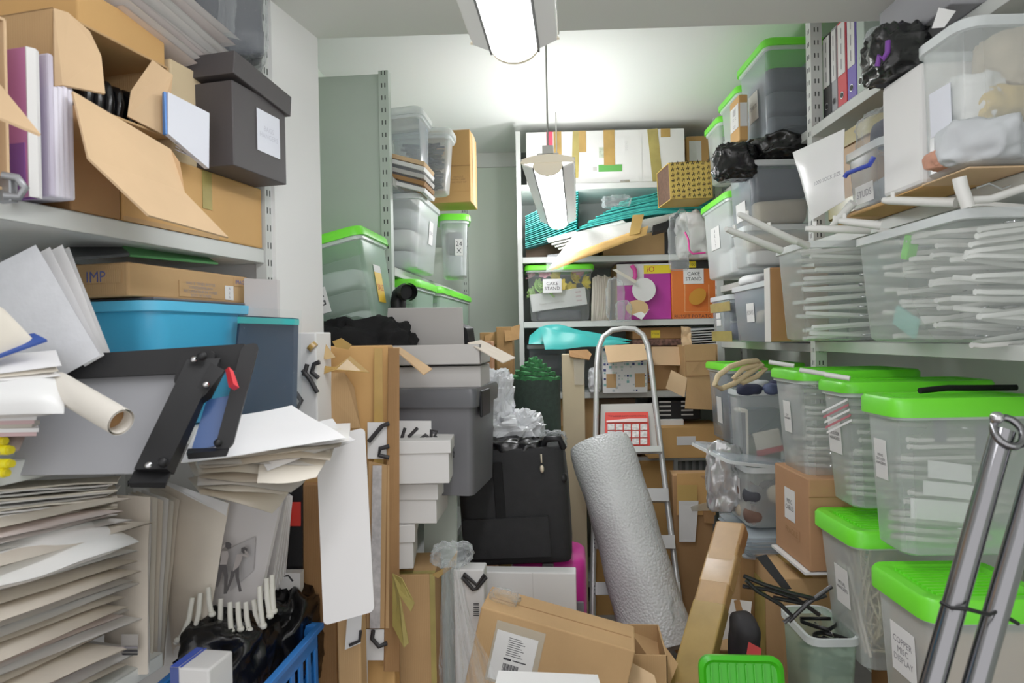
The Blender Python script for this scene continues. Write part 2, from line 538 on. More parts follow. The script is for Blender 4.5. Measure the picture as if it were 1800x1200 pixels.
# left rack (its far end post stands by the wall chunk)
e = W(466, 440, 1.755)
ZL1, ZL2 = W(466, 438, 1.75).z, 1.318
t = thing('shelving_unit', 'pale grey steel shelving on the left carrying the black lidded box', 'shelving unit', (e.x, e.y, 0), RZL)
board(t, -0.48, -1.5, 0.0, -0.005, ZL1, 0.036)
board(t, -0.48, -1.5, 0.0, -0.005, ZL2, 0.036)
board(t, -0.48, -1.5, -0.02, -0.36, 0.86, 0.03)
for (x, y) in ((-0.01, 0.012), (-0.46, 0.012), (-0.46, -1.5)):
    b = MB(); post(b, x, y, CEIL - 0.06, 'r', w=0.03, dpt=0.03); b.build('post', [STEEL, DARKH], t)
LRACK = t
# back left unit: end panel faces the camera
PH = W(690, 127, 2.5).z
t = thing('shelving_unit', 'grey green steel shelving with solid end panel, behind the left wall corner', 'shelving unit', (u.x, u.y, 0), 0)
b = MB(); b.box(-0.445, 0.0, 0.02, -0.018, 0.012, PH - 0.005); b.build('end_panel', STEELG, t)
b = MB(); post(b, -0.019, 0.0, PH, 'n', w=0.036, dpt=0.036); b.build('post', [STEELG, DARKH], t)
b = MB(); post(b, -0.43, 0.03, PH, 'n'); b.build('post', [STEELG, DARKH], t)
UL = 1.78
b = MB(); post(b, -0.019, UL, PH, 'n'); b.build('post', [STEELG, DARKH], t)
ZU = [W(691, 308, 2.5).z, W(695, 470, 2.55).z, 1.5 - 0.30, 0.82, 0.45]
for z in ZU:
    board(t, -0.44, 0.02, 0.0, UL - 0.02, z, 0.034, STEEL)
# back unit
k = W(917, 590, 3.85)
BW = 1.24
BH = W(917, 233, 3.85).z
t = thing('shelving_unit', 'tall grey steel shelving across the back wall', 'shelving unit', (k.x, k.y, 0), RZB)
for x in (0.0, BW):
    for y in (0.0, 0.42):
        b = MB(); post(b, x, y, BH, 'l', w=0.026, dpt=0.03); b.build('post', [STEEL, DARKH], t)
b = MB(); b.box(0.0, 0.02, 0.05, 0.004, 0.42, BH); b.build('side_panel', STEELG, t)
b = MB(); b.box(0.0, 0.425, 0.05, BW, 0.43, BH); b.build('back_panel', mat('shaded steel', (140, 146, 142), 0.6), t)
ZB = [W(960, 325, 3.85).z, W(960, 452, 3.85).z, W(960, 565, 3.85).z, W(960, 690, 3.85).z, 0.62, 0.12]
for z in ZB:
    board(t, 0.013, -0.012, BW - 0.013, 0.41, z, 0.034)
# right racks: post at 1424 px, near bay towards the camera, far bay towards the back
v = W(1434, 300, 2.42)
RH = CEIL - 0.05
ZR = [W(1440, 216, 2.42).z - 0.02, 1.5 + 0.318, 1.5 - 0.035, 1.5 - 0.47, 0.5]
t = thing('shelving_unit', 'pale steel shelving along the right wall with slotted post, nearest bay', 'shelving unit', (v.x, v.y, 0), RZR)
for (x, y) in ((0.0, 0.0), (0.5, 0.0), (0.5, -1.9)):
    b = MB(); post(b, x, y, RH, 'nl', w=0.04, dpt=0.04); b.build('post', [STEEL, DARKH], t)
for z in ZR[:3]:
    board(t, -0.02, -1.9, 0.48, -0.02, z, 0.036)
t = thing('shelving_unit', 'steel shelving on the right beyond the slotted post, holding lime lidded tubs', 'shelving unit', (v.x, v.y, 0), RZR)
for (x, y) in ((0.02, 1.28), (0.47, 1.28)):
    b = MB(); post(b, x, y, RH, 'l'); b.build('post', [STEEL, DARKH], t)
ZF = [W(1350, 238, 2.6).z - 0.001, W(1314, 468, 2.62).z - 0.001, 1.5 - 0.044, W(1300, 822, 2.62).z - 0.001]
for z in ZF:
    board(t, 0.02, 0.03 if z > 1.2 else 0.2, 0.48, 1.26, z, 0.034)

# ================================================================ lamps
LAMP = mat('lit diffuser', (252, 252, 255), 0.4, emit=26.0)
WING = mat('white reflector', (190, 190, 188), 0.35, emit=0.45)  # weak emission paints a glow on wings that only reflect
CREAM = mat('cream end cap', (236, 224, 200), 0.5, emit=0.25)  # faint painted glow; the caps are no light source
def fixture(p0, p1, label, cables=()):
    p0, p1 = Vector(p0), Vector(p1)
    d = p1 - p0
    L = d.length
    rz = math.atan2(-d.x, d.y)
    t = thing('pendant_strip_light', label, 'light fixture', p0, rz, None)
    arc = [(0.05 * math.sin(a), -0.034 * math.cos(a) - 0.004) for a in [R(x) for x in range(-90, 91, 15)]]
    b = MB(); b.prism(arc, 0.004, L - 0.004, 'y'); b.build('diffuser', LAMP, t, smooth=40)
    for sg in (-1, 1):
        b = MB()
        b.prism([(sg * 0.056, -0.012), (sg * 0.094, 0.004), (sg * 0.096, 0.010), (sg * 0.056, -0.006)], 0.0, L, 'y')
        b.build('reflector', WING, t)
        b = MB()
        b.prism([(sg * 0.0505, -0.02), (sg * 0.0555, -0.02), (sg * 0.0555, 0.0), (sg * 0.0505, 0.0)], -0.002, L + 0.002, 'y')
        b.build('channel', mat('lamp channel', (60, 60, 58), 0.6), t)
    for y, k in ((-0.012, 1), (L - 0.002, 0.8)):
        b = MB(); b.prism([(0.054 * math.sin(a), -0.039 * math.cos(a) - 0.002) for a in [R(x) for x in range(-90, 91, 15)]] + [(0.044, 0.034), (-0.044, 0.034)], y, y + 0.012, 'y')
        b.build('end_cap', CREAM, t)
        b = MB(); b.prism([(-0.1, 0.006), (0.1, 0.006), (0.09, 0.022), (0.05, 0.032), (0, 0.036), (-0.05, 0.032), (-0.09, 0.022)], y - 0.004, y + 0.006, 'y')
        b.build('end_bracket', CREAM, t)
    b = MB(); b.box(-0.1, 0, 0.014, 0.1, L, 0.026); b.box(-0.04, 0.02, 0.026, 0.04, L - 0.02, 0.05); b.build('housing', mat('housing white', (225, 225, 222), 0.5), t, bevel=0.003)
    for y in cables:
        b = MB(); b.tube([(0, y, 0.05), (0, y, CEIL - p0.z)], 0.0035, 6); b.box(-0.02, y - 0.02, 0.045, 0.02, y + 0.02, 0.075)
        b.build('suspension_cable', mat('cable grey', (180, 180, 176), 0.4, 0.6), t)
    return t
f0, f1 = W(963, 290, 2.5), W(981, 388, 3.75)
fixture(f0, (f1.x, f1.y, f0.z), 'lit white strip pendant hanging in front of the back shelving', (0.03, 1.2))
g1 = W(905, 78, 1.53)
dv = (Vector((f0.x, f0.y, 0)) - Vector((f1.x, f1.y, 0))).normalized()
fixture((g1.x + dv.x * 1.25, g1.y + dv.y * 1.25, g1.z), g1, 'lit white strip pendant cut off at the top edge of the photo', (0.05, 1.2))
def area(loc, rot, size, power, col=(1, 1, 1), sy=None):
    l = bpy.data.lights.new('area', 'AREA')
    l.energy, l.size, l.color = power, size, col
    if sy:
        l.shape, l.size_y = 'RECTANGLE', sy
    o = bpy.data.objects.new('area_lamp', l)
    COL.objects.link(o)
    o.location, o.rotation_euler = loc, rot
def fill_light(loc, power):  # point lamp added above a pendant to brighten ceiling and back wall
    l = bpy.data.lights.new('added_fill_light', 'POINT')
    l.energy, l.shadow_soft_size = power, 0.03
    o = bpy.data.objects.new('added_fill_light', l)
    COL.objects.link(o)
    o.location = loc
ff = Vector((f1.x, f1.y, f0.z))
for k in (0.4, 0.7, 0.97):
    fill_light(f0.lerp(ff, k) + Vector((0, 0, 0.1)), 5.6)
for k in (0.3, 0.75):
    fill_light(Vector((g1.x + dv.x * 1.25, g1.y + dv.y * 1.25, g1.z)).lerp(g1, k) + Vector((0, 0, 0.1)), 2.8)
w = bpy.data.worlds.new('world')
bpy.context.scene.world = w
w.use_nodes = True
w.node_tree.nodes['Background'].inputs['Color'].default_value = (1.0, 0.985, 0.975, 1)
w.node_tree.nodes['Background'].inputs['Strength'].default_value = 1.3
sc = bpy.context.scene
sc.view_settings.view_transform = 'Standard'
sc.view_settings.exposure = -0.16
sc.view_settings.gamma = 1.16
sc.cycles.transparent_max_bounces = 32
sc.cycles.max_bounces = 8
sc.cycles.diffuse_bounces = 5
sc.cycles.adaptive_threshold = 0.03
# ================================================================ helpers on photo points
def WP(pts):
    return [W(*p) for p in pts]
def card_mb(P, thick=0.002, nu=6, nv=6, wob=0.0, puff=0.0, seed=0, round_=0.0, freq=9):
    """sheet through four world points TL, TR, BR, BL"""
    b = MB()
    TL, TR, BR, BL = P
    nrm = (TR - TL).cross(BL - TL).normalized()
    o = Vector((seed * 3.7, seed * 1.9, seed * 2.3))
    if puff:
        def side(sg):
            def fn(u, v):
                uu = u if sg > 0 else 1 - u
                p = TL.lerp(TR, uu).lerp(BL.lerp(BR, uu), v)
                e = (1 - (2 * u - 1) ** 4) * (1 - (2 * v - 1) ** 4)
                return p + nrm * (-sg * puff / 2 * e + wob * noise.noise(p * freq + o) - sg * 0.0003)
            return fn
        b.grid(side(1), nu, nv)
        b.grid(side(-1), nu, nv)
    elif round_:
        w, h = (TR - TL).length, (BL - TL).length
        ex, ey = (TR - TL).normalized(), (TL - BL).normalized()
        c = (TL + TR + BL + BR) / 4
        ring = rr(w, h, round_, 0, 5)
        b.loft([[c + ex * p[0] + ey * p[1] + nrm * k for p in ring] for k in (-thick / 2, thick / 2)])
    else:
        def fn(u, v):
            p = TL.lerp(TR, u).lerp(BL.lerp(BR, u), v)
            return p + nrm * (wob * noise.noise(p * freq + o))
        b.grid(fn, nu, nv, thick=thick)
    return b
def card(name, pts, m, label=None, cat=None, parent=None, group=None, thick=0.002, n=6, wob=0.0, puff=0.0, seed=0, round_=0.0, freq=9, smooth=60):
    P = WP(pts)
    b = card_mb(P, thick, n, n, wob, puff, seed, round_, freq)
    if parent is not None:
        bpy.context.view_layer.update()
        mi = parent.matrix_world.inverted()
        b.v = [mi @ v for v in b.v]
        o = b.build(name, m, parent, smooth=smooth)
        if label:
            o['label'] = label
        return o
    base = Vector((sum(p.x for p in P) / 4, sum(p.y for p in P) / 4, min(p.z for p in P)))
    b.v = [v - base for v in b.v]
    return tag(b.build(name, m, None, base, smooth=smooth), label, cat, group)
def polycard(name, pts, m, parent, thick=0.004, label=None):
    """flat many-cornered piece of card (fan), given by photo points"""
    P = WP(pts)
    bpy.context.view_layer.update()
    mi = parent.matrix_world.inverted()
    P = [mi @ p for p in P]
    nrm = (P[1] - P[0]).cross(P[2] - P[0]).normalized() * thick
    b = MB()
    b.loft([P, [p + nrm for p in P]])
    o = b.build(name, m, parent)
    if label:
        o['label'] = label
    return o
def ptube(name, pts, r, m, label=None, cat=None, parent=None, group=None, n=8, closed=False):
    P = WP(pts)
    base = P[0].copy()
    if parent is not None:
        bpy.context.view_layer.update()
        mi = parent.matrix_world.inverted()
        P, base = [mi @ p for p in P], Vector((0, 0, 0))
    else:
        base = Vector((sum(p.x for p in P) / len(P), sum(p.y for p in P) / len(P), min(p.z for p in P)))
    b = MB().tube([p - base for p in P], r, n, closed=closed)
    o = b.build(name, m, parent, base if parent is None else (0, 0, 0), smooth=50)
    return tag(o, label, cat, group) if label and parent is None else o
def blob_at(name, label, cat, px0, px1, py0, py1, d, l, m, seed=1, amp=0.25, freq=8, ridge=False, sq=0.6, group=None, rz=0.0, nu=36, nv=20, flat=False):
    s = CB(px0, px1, py0, py1, d, l)
    b = MB().blob(s.w, l, s.h, seed, amp, freq, nu, nv, sq, ridge)
    return tag(b.build(name, m, None, s.loc, (0, 0, s.rz + rz), smooth=None if flat else 180), label, cat, group)
def opencarton(s, name, label, m, open_face='t', cat='box', group=None, rot=None, th=0.005, inner=None):
    """five-walled carton; open_face t (top), r (aisle side of the left rack), n (near)"""
    t = thing(name, label, cat, s.loc, rot if rot else s.rz, group)
    w, l, h = s.w, s.l, s.h
    b = MB()
    if open_face != 't': b.box(-w / 2, -l / 2, h - th, w / 2, l / 2, h)
    b.box(-w / 2, -l / 2, 0, w / 2, l / 2, th)
    b.box(-w / 2, -l / 2, 0, -w / 2 + th, l / 2, h)
    if open_face != 'r': b.box(w / 2 - th, -l / 2, 0, w / 2, l / 2, h)
    if open_face != 'n': b.box(-w / 2, -l / 2, 0, w / 2, -l / 2 + th, h)
    b.box(-w / 2, l / 2 - th, 0, w / 2, l / 2, h)
    b.build('body', m, t, bevel=0.0015)
    return t
# ================================================================ left rack, upper shelf
# wallets and folder
PINK = mat('pink folder', (196, 120, 172), 0.35, var=0.1, scale=3)
VIOLET = mat('violet folder', (132, 84, 156), 0.35)
FROST = clear('frosted wallet', (222, 214, 234), 0.55, 0.3)
s = LB(52, 82, 345, 1.075, w=0.19, L=0.022)
t = thing('ring_folder', 'glossy pink and violet folder standing at the near end of the upper left shelf', 'folder', s.loc, s.rz)
b = MB().box(-s.w / 2, -s.l / 2, 0, s.w / 2, -s.l / 2 + 0.004, s.h); b.build('front_cover', PINK, t, bevel=0.001)
b = MB().box(-s.w / 2, s.l / 2 - 0.004, 0, s.w / 2, s.l / 2, s.h); b.build('back_cover', VIOLET, t, bevel=0.001)
b = MB().prism([(s.w / 2, -s.l / 2), (s.w / 2 + 0.006, 0), (s.w / 2, s.l / 2), (s.w / 2 - 0.002, s.l / 2), (s.w / 2 - 0.002, -s.l / 2)], 0, s.h); b.build('spine', WHITE, t)
decal(t, 'n', (s.w, s.l, s.h), (0.0, 0.02, 0.97, 0.36), VIOLET, 'cover_print')
for i in range(5):
    s = LB(90 + 8.5 * i, 92 if i < 1 else 150, 345 + i * 1.5, 1.105 + 0.016 * i, w=0.2, L=0.011)
    o = MB().box(-s.w / 2, -s.l / 2, 0, s.w / 2, s.l / 2, s.h)
    tag(o.build('document_wallet', FROST if i < 1 else mat('pearl wallet', (226, 222, 236), 0.4), None, s.loc, (0, 0, s.rz), bevel=0.004),
        'tall frosted plastic wallet standing behind the pink folder' if i < 1 else 'short pearl white plastic wallet in the row beside the pink folder', 'document wallet', None if i < 1 else 'pearl white wallets')
# carton on the lower layer
s1 = LB(126, 168, 373, 1.2, xf=213, w=0.36)
s1.loc.z = ZL1 + 0.001; s1.h = W(95, 166, 1.165).z - ZL1 - 0.003
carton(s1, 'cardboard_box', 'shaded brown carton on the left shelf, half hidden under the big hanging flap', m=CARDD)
s2 = LB(217, 251, 391, 1.31, xf=462, w=0.36)
s2.h = 0.152; s2.loc.z = ZL1 + 0.001
carton(s2, 'cardboard_box', 'long brown carton with a patch of clear tape, under the black lidded box', m=CARDO,
       decals=[('r', (0.5, 0.42, 0.57, 0.98), TAPEO, dict(name='tape')), ('r', (0.0, 0.0, 0.62, 0.06), CARD, dict(name='edge_fold'))])
# open carton with dark things inside
sA = LB(95, 12, 166, 1.165, xf=300, w=0.34)
A = opencarton(sA, 'cardboard_box', 'open brown carton on its side, flaps hanging out towards the aisle', CARD, 'r')
polycard('flap', [(95, 14, 1.16), (120, 22, 1.18), (158, 55, 1.2), (178, 98, 1.21), (185, 164, 1.21), (110, 149, 1.155), (96, 152, 1.15)], CARDL, A)
polycard('flap', [(128, 160, 1.15), (300, 262, 1.37), (316, 285, 1.36), (325, 338, 1.345), (156, 277, 1.12)], CARDL, A)
polycard('flap', [(156, 277, 1.12), (325, 338, 1.345), (402, 417, 1.39), (262, 378, 1.17)], CARDL, A, label='outer half of the hanging flap beyond the crease')
polycard('flap', [(268, 105, 1.38), (304, 132, 1.40), (300, 170, 1.39), (286, 186, 1.385), (287, 236, 1.385), (224, 204, 1.33), (230, 160, 1.335)], CARDL, A)
for i in range(5):
    s = LB(150 + 20 * i, 82 + 12 * i, 188 + 8 * i, 1.27 + 0.03 * i, w=0.2, L=0.024)
    b = MB().blob(s.w, s.l, s.h * 0.86, i + 3, 0.1, 14, 16, 10, 0.5)
    tag(b.build('bagged_item', BLACKB, None, (s.loc.x, s.loc.y, sA.loc.z + 0.006), (0, 0, s.rz), smooth=180), 'black shiny bag upright inside the open carton on its side', 'plastic bag', 'black bags in the open carton')
# small tan box and booklet
s = LB(303, 102, 281, 1.45, xf=358, w=0.2)
carton(s, 'cardboard_box', 'small plain tan box behind the white booklet on the left shelf', m=mat('tan card', (206, 184, 146), 0.8, var=0.05), decals=[('r', (0, 0.5, 1, 0.515), CARDD, dict(name='lid_seam'))])
t = card('booklet', [(288, 163, 1.375), (361, 200, 1.47), (360, 297, 1.47), (288, 236, 1.375)], PAPERB, 'white printed booklet with blue spine leaning by the black box', 'booklet', thick=0.012)
card('spine', [(285, 163, 1.372), (289, 164, 1.375), (289, 238, 1.375), (286, 236, 1.372)], mat('blue spine', (70, 130, 210), 0.5), parent=t, thick=0.01)
b = MB()
for i in range(7):
    card('print_line', [(308, 226 + i * 6, 1.392), (340 - (i % 3) * 6, 240 + i * 6, 1.433), (340 - (i % 3) * 6, 241.5 + i * 6, 1.433), (308, 227.5 + i * 6, 1.392)], INKG, parent=t, n=1, thick=0.0005)
# shallow orange carton and sleeves on top
sE = LB(137, -28, 42, 1.235, xf=291, w=0.34)
carton(sE, 'cardboard_box', 'shallow orange brown carton at the top left, under white sleeves', m=CARDO)
for i in range(13):
    k = i / 12
    x0 = 205 + 6 * math.sin(i * 2.1)
    z = W(190, 2, 1.3).z + 0.004 + 0.0115 * i
    s = LB(195 + 5 * math.sin(i * 1.7), 0, 0, 1.3, w=0.3, L=0.37)
    b = envelope(0.28 + 0.02 * math.sin(i * 3), 0.34 + 0.03 * math.sin(i * 1.3), 0.0095, n=7, seed=1, wob=0.003)
    tag(b.build('poly_sleeve', mat('white sleeve', (232, 230, 228), 0.4) if i % 3 else mat('pinkish sleeve', (226, 216, 214), 0.45), None, (s.loc.x + 0.02, s.loc.y, z - 0.03), (R(-9), 0, s.rz + R(2 * math.sin(i * 2.7))), smooth=60),
        'white plastic sleeve in the slanting stack at the top left', 'mailing sleeve', 'white sleeves stacked on the shallow carton')
# black archive box
sK = LB(411, 140, 290, 1.5, xf=504, w=0.3)
t = thing('archive_box', 'black cardboard archive box with a lifted lid and a blank white label', 'box', sK.loc, sK.rz)
b = MB().cbox(sK.w, sK.l, sK.h); b.build('body', BLACKC, t, bevel=0.002)
b = MB()
b.box(-sK.w / 2 - 0.008, 0, 0, sK.w / 2 + 0.008, sK.l + 0.02, 0.052)
b.build('lid', BLACKC, t, (0, -sK.l / 2 - 0.006, sK.h + 0.012), (R(-7), 0, 0), bevel=0.002)
decal(t, 'r', (sK.w, sK.l, sK.h), (0.42, 0.3, 0.86, 0.82), PAPERB, text='BAGS\nHANGERS', ink=mat('pale ink', (196, 198, 210), 0.8))
# film-wrapped dark items above
for i, (x0, x1, y0, y1, dd) in enumerate(((322, 392, -60, 70, 1.62), (372, 446, -70, 96, 1.64))):
    s = CB(x0, x1, y0, y1, dd, 0.1)
    t = thing('wrapped_garment', ('dark garment in glossy clear film behind the sleeves stack', 'dark garment in glossy clear film standing on the black archive box')[i], 'wrapped garment', s.loc, s.rz + 0.5)
    b = MB().blob(s.w, s.l, s.h, i + 11, 0.12, 10, 24, 16, 0.4); b.build('garment', mat('slate cloth', (48, 52, 64), 0.6, var=0.3, scale=9), t, smooth=180)
    b = MB().blob(s.w * 1.08, s.l * 1.3, s.h * 1.04, i + 17, 0.16, 9, 30, 18, 0.4, True); b.build('film', WRAP, t, smooth=180)
# nearest carton with a flap tip poking in
s = LB(-50, 20, 340, 0.99, w=0.2, L=0.06)
s.loc.z = ZL1 + 0.001
t = opencarton(s, 'cardboard_box', 'pale carton flap poking in at the left edge of the photo', CARDL, 'r')
polycard('flap', [(-48, 90, 0.98), (0, 148, 0.96), (72, 236, 0.93), (0, 206, 0.93), (-48, 190, 0.95)], CARDL, t)
t = thing('shelf_clip', 'grey metal clip hooked on the upper left shelf edge', 'clip', W(22, 350, 1.035), RZL)
b = MB()
b.tube([t.matrix_basis.inverted() @ W(*p) for p in ((4, 308, 1.03), (30, 312, 1.035), (44, 330, 1.04), (34, 346, 1.04), (6, 344, 1.03))], 0.006, 8)
b.build('loop', mat('dull zinc', (150, 152, 156), 0.4, 0.6), t, smooth=60)
b = MB().box(-0.03, -0.004, -0.004, 0.0, 0.01, 0.036); b.build('jaw', mat('dull zinc', (150, 152, 156), 0.4, 0.6), t, bevel=0.002)
# ================================================================ left rack, middle bay
for i, (dx, dd) in enumerate(((0, 0.0), (22, 0.03), (42, 0.06), (52, 0.09))):
    card('padded_envelope', [(-190 + dx, 560, 1.2 + dd), (62 + dx * 1.15, 430 + 4 * (i % 2), 1.16 + dd), (175 + dx * 0.38, 624, 1.12 + dd), (-70 + dx, 760, 1.16 + dd)],
         mat('padded white', (224, 226, 232), 0.5, var=0.05, scale=30, bump=0.3, bscale=80) if i == 0 else PAPER,
         ('front quilted white padded envelope leaning to the left above the grey tray', 'white padded envelope second in the leaning row beside the blue tub', 'white padded envelope third in the leaning row beside the blue tub', 'white padded envelope at the back of the leaning row, touching the blue tub')[i], 'envelope', puff=0.014, n=10, wob=0.003, seed=i)
BLUE = mat('blue tub plastic', (62, 168, 214), 0.3)
s = LB(272, 527, 765, 1.36, xf=455, w=0.34)
tub(s, 'bright blue plastic tub with a rolled rim on the left rack', None, BLUE, 0.88, 'plastic_tub', rimm=mat('blue rim plastic', (84, 186, 228), 0.3), rad=0.05, cat='tub')
ptop = s.loc.z + s.h
t = thing('tray_board', 'thin dark grey tray board lying across the blue tub', 'tray', (s.loc.x, s.loc.y, ptop + 0.001), s.rz)
b = MB().box(-0.17, -0.16, 0, 0.165, 0.18, 0.006); b.build('board', mat('slate board', (84, 84, 90), 0.4), t, bevel=0.002)
b = MB().tube([(0.165, 0.16, 0.003), (0.175, 0.185, 0.0), (0.175, 0.19, -0.03)], 0.005, 6); b.build('wire_hook', BLACKP, t)
sT = LB(226, 452, 512, 1.345, xf=437, w=0.3)
sT.loc.z = ptop + 0.008
t = carton(sT, 'cardboard_box', 'flat brown waste toner carton with printed text on the blue tub', m=CARD, tape=TAPEC, decals=[
    ('r', (0.36, 0.1, 0.72, 0.62), CARD, dict(name='print', text='WASTE TONER BOTTLE\nTONERSAMMELBOX\nRECUPERATEUR DE TONER\nBOTE DE TONER', ink=INKG, textfit=0.95)),
    ('r', (0.76, 0.1, 0.84, 0.6), WHITE, dict(name='sticker', text='A\n2\n6', ink=INKG)),
    ('r', (0.85, 0.62, 0.98, 0.92), CARD, dict(name='brand_print', text='IMAGE', ink=INKB)),
    ('n', (0.55, 0.4, 0.95, 0.8), CARD, dict(name='print', text='IMP', ink=INKB))])
zt = sT.loc.z + sT.h
p = W(300, 440, 1.42)
t = card('plastic_folder', [(206, 421, 1.42), (330, 436, 1.66), (383, 465, 1.6), (228, 451, 1.36)], mat('green folder', (66, 128, 70), 0.4), 'green plastic folder lying on the flat toner carton', 'folder', thick=0.004)
card('plastic_folder', [(118, 440, 1.4), (210, 424, 1.46), (228, 450, 1.36), (128, 458, 1.28)], mat('charcoal folder', (52, 54, 58), 0.4), 'charcoal folder lying on the toner carton left of the green folder', 'folder', thick=0.006, wob=0.004)
# tilting tray with black rail, brackets and blue back
PANEL = mat('grey tray panel', (146, 147, 152), 0.4)
t = thing('folding_tray', 'grey folding tray with black rail and hinged black brackets leaning on the left shelf', 'folding tray', W(140, 832, 1.12), RZL)
card('panel', [(70, 662, 1.16), (345, 655, 1.22), (248, 833, 1.14), (18, 836, 1.1)], PANEL, parent=t, thick=0.006)
card('rail', [(98, 628, 1.165), (432, 606, 1.24), (432, 652, 1.235), (98, 668, 1.16)], BLACKP, parent=t, thick=0.02)
card('bracket', [(330, 640, 1.18), (388, 640, 1.2), (306, 834, 1.1), (250, 832, 1.1)], BLACKP, parent=t, thick=0.028)
card('bracket_foot', [(236, 826, 1.085), (302, 826, 1.095), (300, 836, 1.1), (240, 834, 1.09)], BLACKP, parent=t, thick=0.03)
card('hinge_plate', [(318, 618, 1.17), (380, 614, 1.185), (372, 680, 1.175), (304, 676, 1.165)], BLACKP, parent=t, thick=0.02, round_=0.012)
card('outer_bracket', [(372, 640, 1.175), (395, 655, 1.18), (372, 700, 1.16), (330, 728, 1.15)], BLACKP, parent=t, thick=0.02)
card('blue_plate', [(362, 700, 1.2), (412, 690, 1.22), (392, 796, 1.18), (334, 790, 1.16)], mat('blue plate', (46, 84, 146), 0.4), parent=t, thick=0.01, round_=0.008)
card('side_arm', [(428, 606, 1.22), (458, 602, 1.23), (404, 792, 1.17), (378, 792, 1.165)], BLACKP, parent=t, thick=0.016, round_=0.012)
card('arm_foot', [(330, 788, 1.15), (404, 786, 1.17), (400, 798, 1.17), (334, 798, 1.155)], BLACKP, parent=t, thick=0.016)
card('red_mark', [(396, 650, 1.165), (404, 656, 1.168), (412, 686, 1.165), (402, 680, 1.16)], mat('red mark', (226, 52, 62), 0.4), parent=t, thick=0.02)
bpy.context.view_layer.update()
mi = t.matrix_world.inverted()
for (x, y, d, r) in ((341, 632, 1.15, 0.006), (362, 676, 1.14, 0.006), (282, 770, 1.11, 0.007), (262, 818, 1.08, 0.007), (315, 700, 1.16, 0.004)):
    b = MB().sphere(mi @ W(x, y, d), r, 10); b.build('screw_head', CHROME, t, smooth=180)
for (x, y, d, r) in ((355, 626, 1.15, 0.008), (286, 812, 1.075, 0.008), (383, 778, 1.15, 0.007)):
    b = MB().sphere(mi @ W(x, y, d), r, 10); b.build('pivot_cap', BLACKP, t, smooth=180)
# cardboard tube
a, c = W(100, 676, 1.08), W(213, 742, 1.02)
t = thing('cardboard_tube', 'white cardboard postal tube lying across the grey folding tray', 'tube', c, 0)
b = MB(); b.tube([a - c, Vector((0, 0, 0))], 0.021, 20, cap=False); b.tube([a - c, Vector((0, 0, 0))], 0.018, 20, cap=False); b.build('tube', mat('tube card', (222, 216, 206), 0.7), t, smooth=60)
b = MB(); dn = (a - c).normalized(); b.tube([dn * 0.02, dn * 0.024], 0.0178, 20); b.build('inner_shade', CARDD, t)
# near stack of post at the left edge
card('envelope', [(-60, 500, 1.0), (8, 544, 1.03), (68, 604, 1.05), (-40, 650, 1.0)], PAPERC, 'cream envelope with curled corner on top of the left edge heap', 'envelope', puff=0.02, n=8, wob=0.006)
card('envelope', [(-40, 612, 1.04), (62, 588, 1.06), (84, 600, 1.05), (-30, 640, 1.0)], mat('royal blue card', (44, 76, 158), 0.6), 'royal blue envelope peeking out under the cream envelope', 'envelope', thick=0.004)
for i in range(4):
    card('letter', [(-60, 630 + 9 * i, 1.05), (98 - 9 * (i % 3), 612 + 12 * i, 1.12), (108 - 5 * (i % 2), 640 + 9 * i, 1.06), (-60, 662 + 9 * i, 0.99)], PAPERC if i % 2 else PAPER, 'open white letter in the loose heap at the left edge', 'letter', group='letters in the left edge heap', puff=0.012, n=8, wob=0.006, seed=i)
card('poly_mailer', [(-80, 668, 1.02), (116, 658, 1.08), (112, 726, 1.03), (-80, 730, 0.98)], mat('white poly', (236, 236, 236), 0.3), 'plump white poly mailer in the left edge heap beside the tube', 'mailing bag', puff=0.05, n=10, wob=0.008, seed=5)
for i in range(6):
    card('magazine', [(-80, 724 + 6 * i, 1.07), (70 - 5 * (i % 3), 724 + 7 * i, 1.11), (68 - 4 * (i % 4), 731 + 7 * i, 1.06), (-80, 734 + 7 * i, 1.0)], (mat('magazine grey', (190, 182, 170), 0.4), PAPER, mat('magazine rose', (204, 170, 172), 0.4))[i % 3], 'magazine in the flat pile under the white poly mailer', 'magazine', group='magazines at the left edge', thick=0.006)
card('photo_print', [(-20, 760, 1.06), (49, 758, 1.08), (34, 792, 1.05), (-20, 800, 1.03)], mat('muted print', (160, 146, 138), 0.4, var=0.5, scale=20), 'muted printed card sticking out above the yellow pens', 'print', thick=0.003)
YEL = mat('yellow plastic', (240, 226, 30), 0.4)
for i, (y, x) in enumerate(((776, 10), (792, 21), (816, 22), (832, 14))):
    t = thing('highlighter_pen', 'yellow highlighter pen in the row at the left edge', 'pen', W(x, y + 8, 1.04), RZL, 'yellow highlighters at the left edge')
    b = MB().tube([(-0.12, -0.01, 0.008), (-0.006, 0, 0.008)], 0.0075, 10); b.build('barrel', YEL, t, smooth=60)
    b = MB().tube([(-0.007, 0, 0.008), (0, 0.0005, 0.008)], 0.006, 10); b.build('end_cap', mat('yellow cap', (214, 196, 24), 0.4), t)
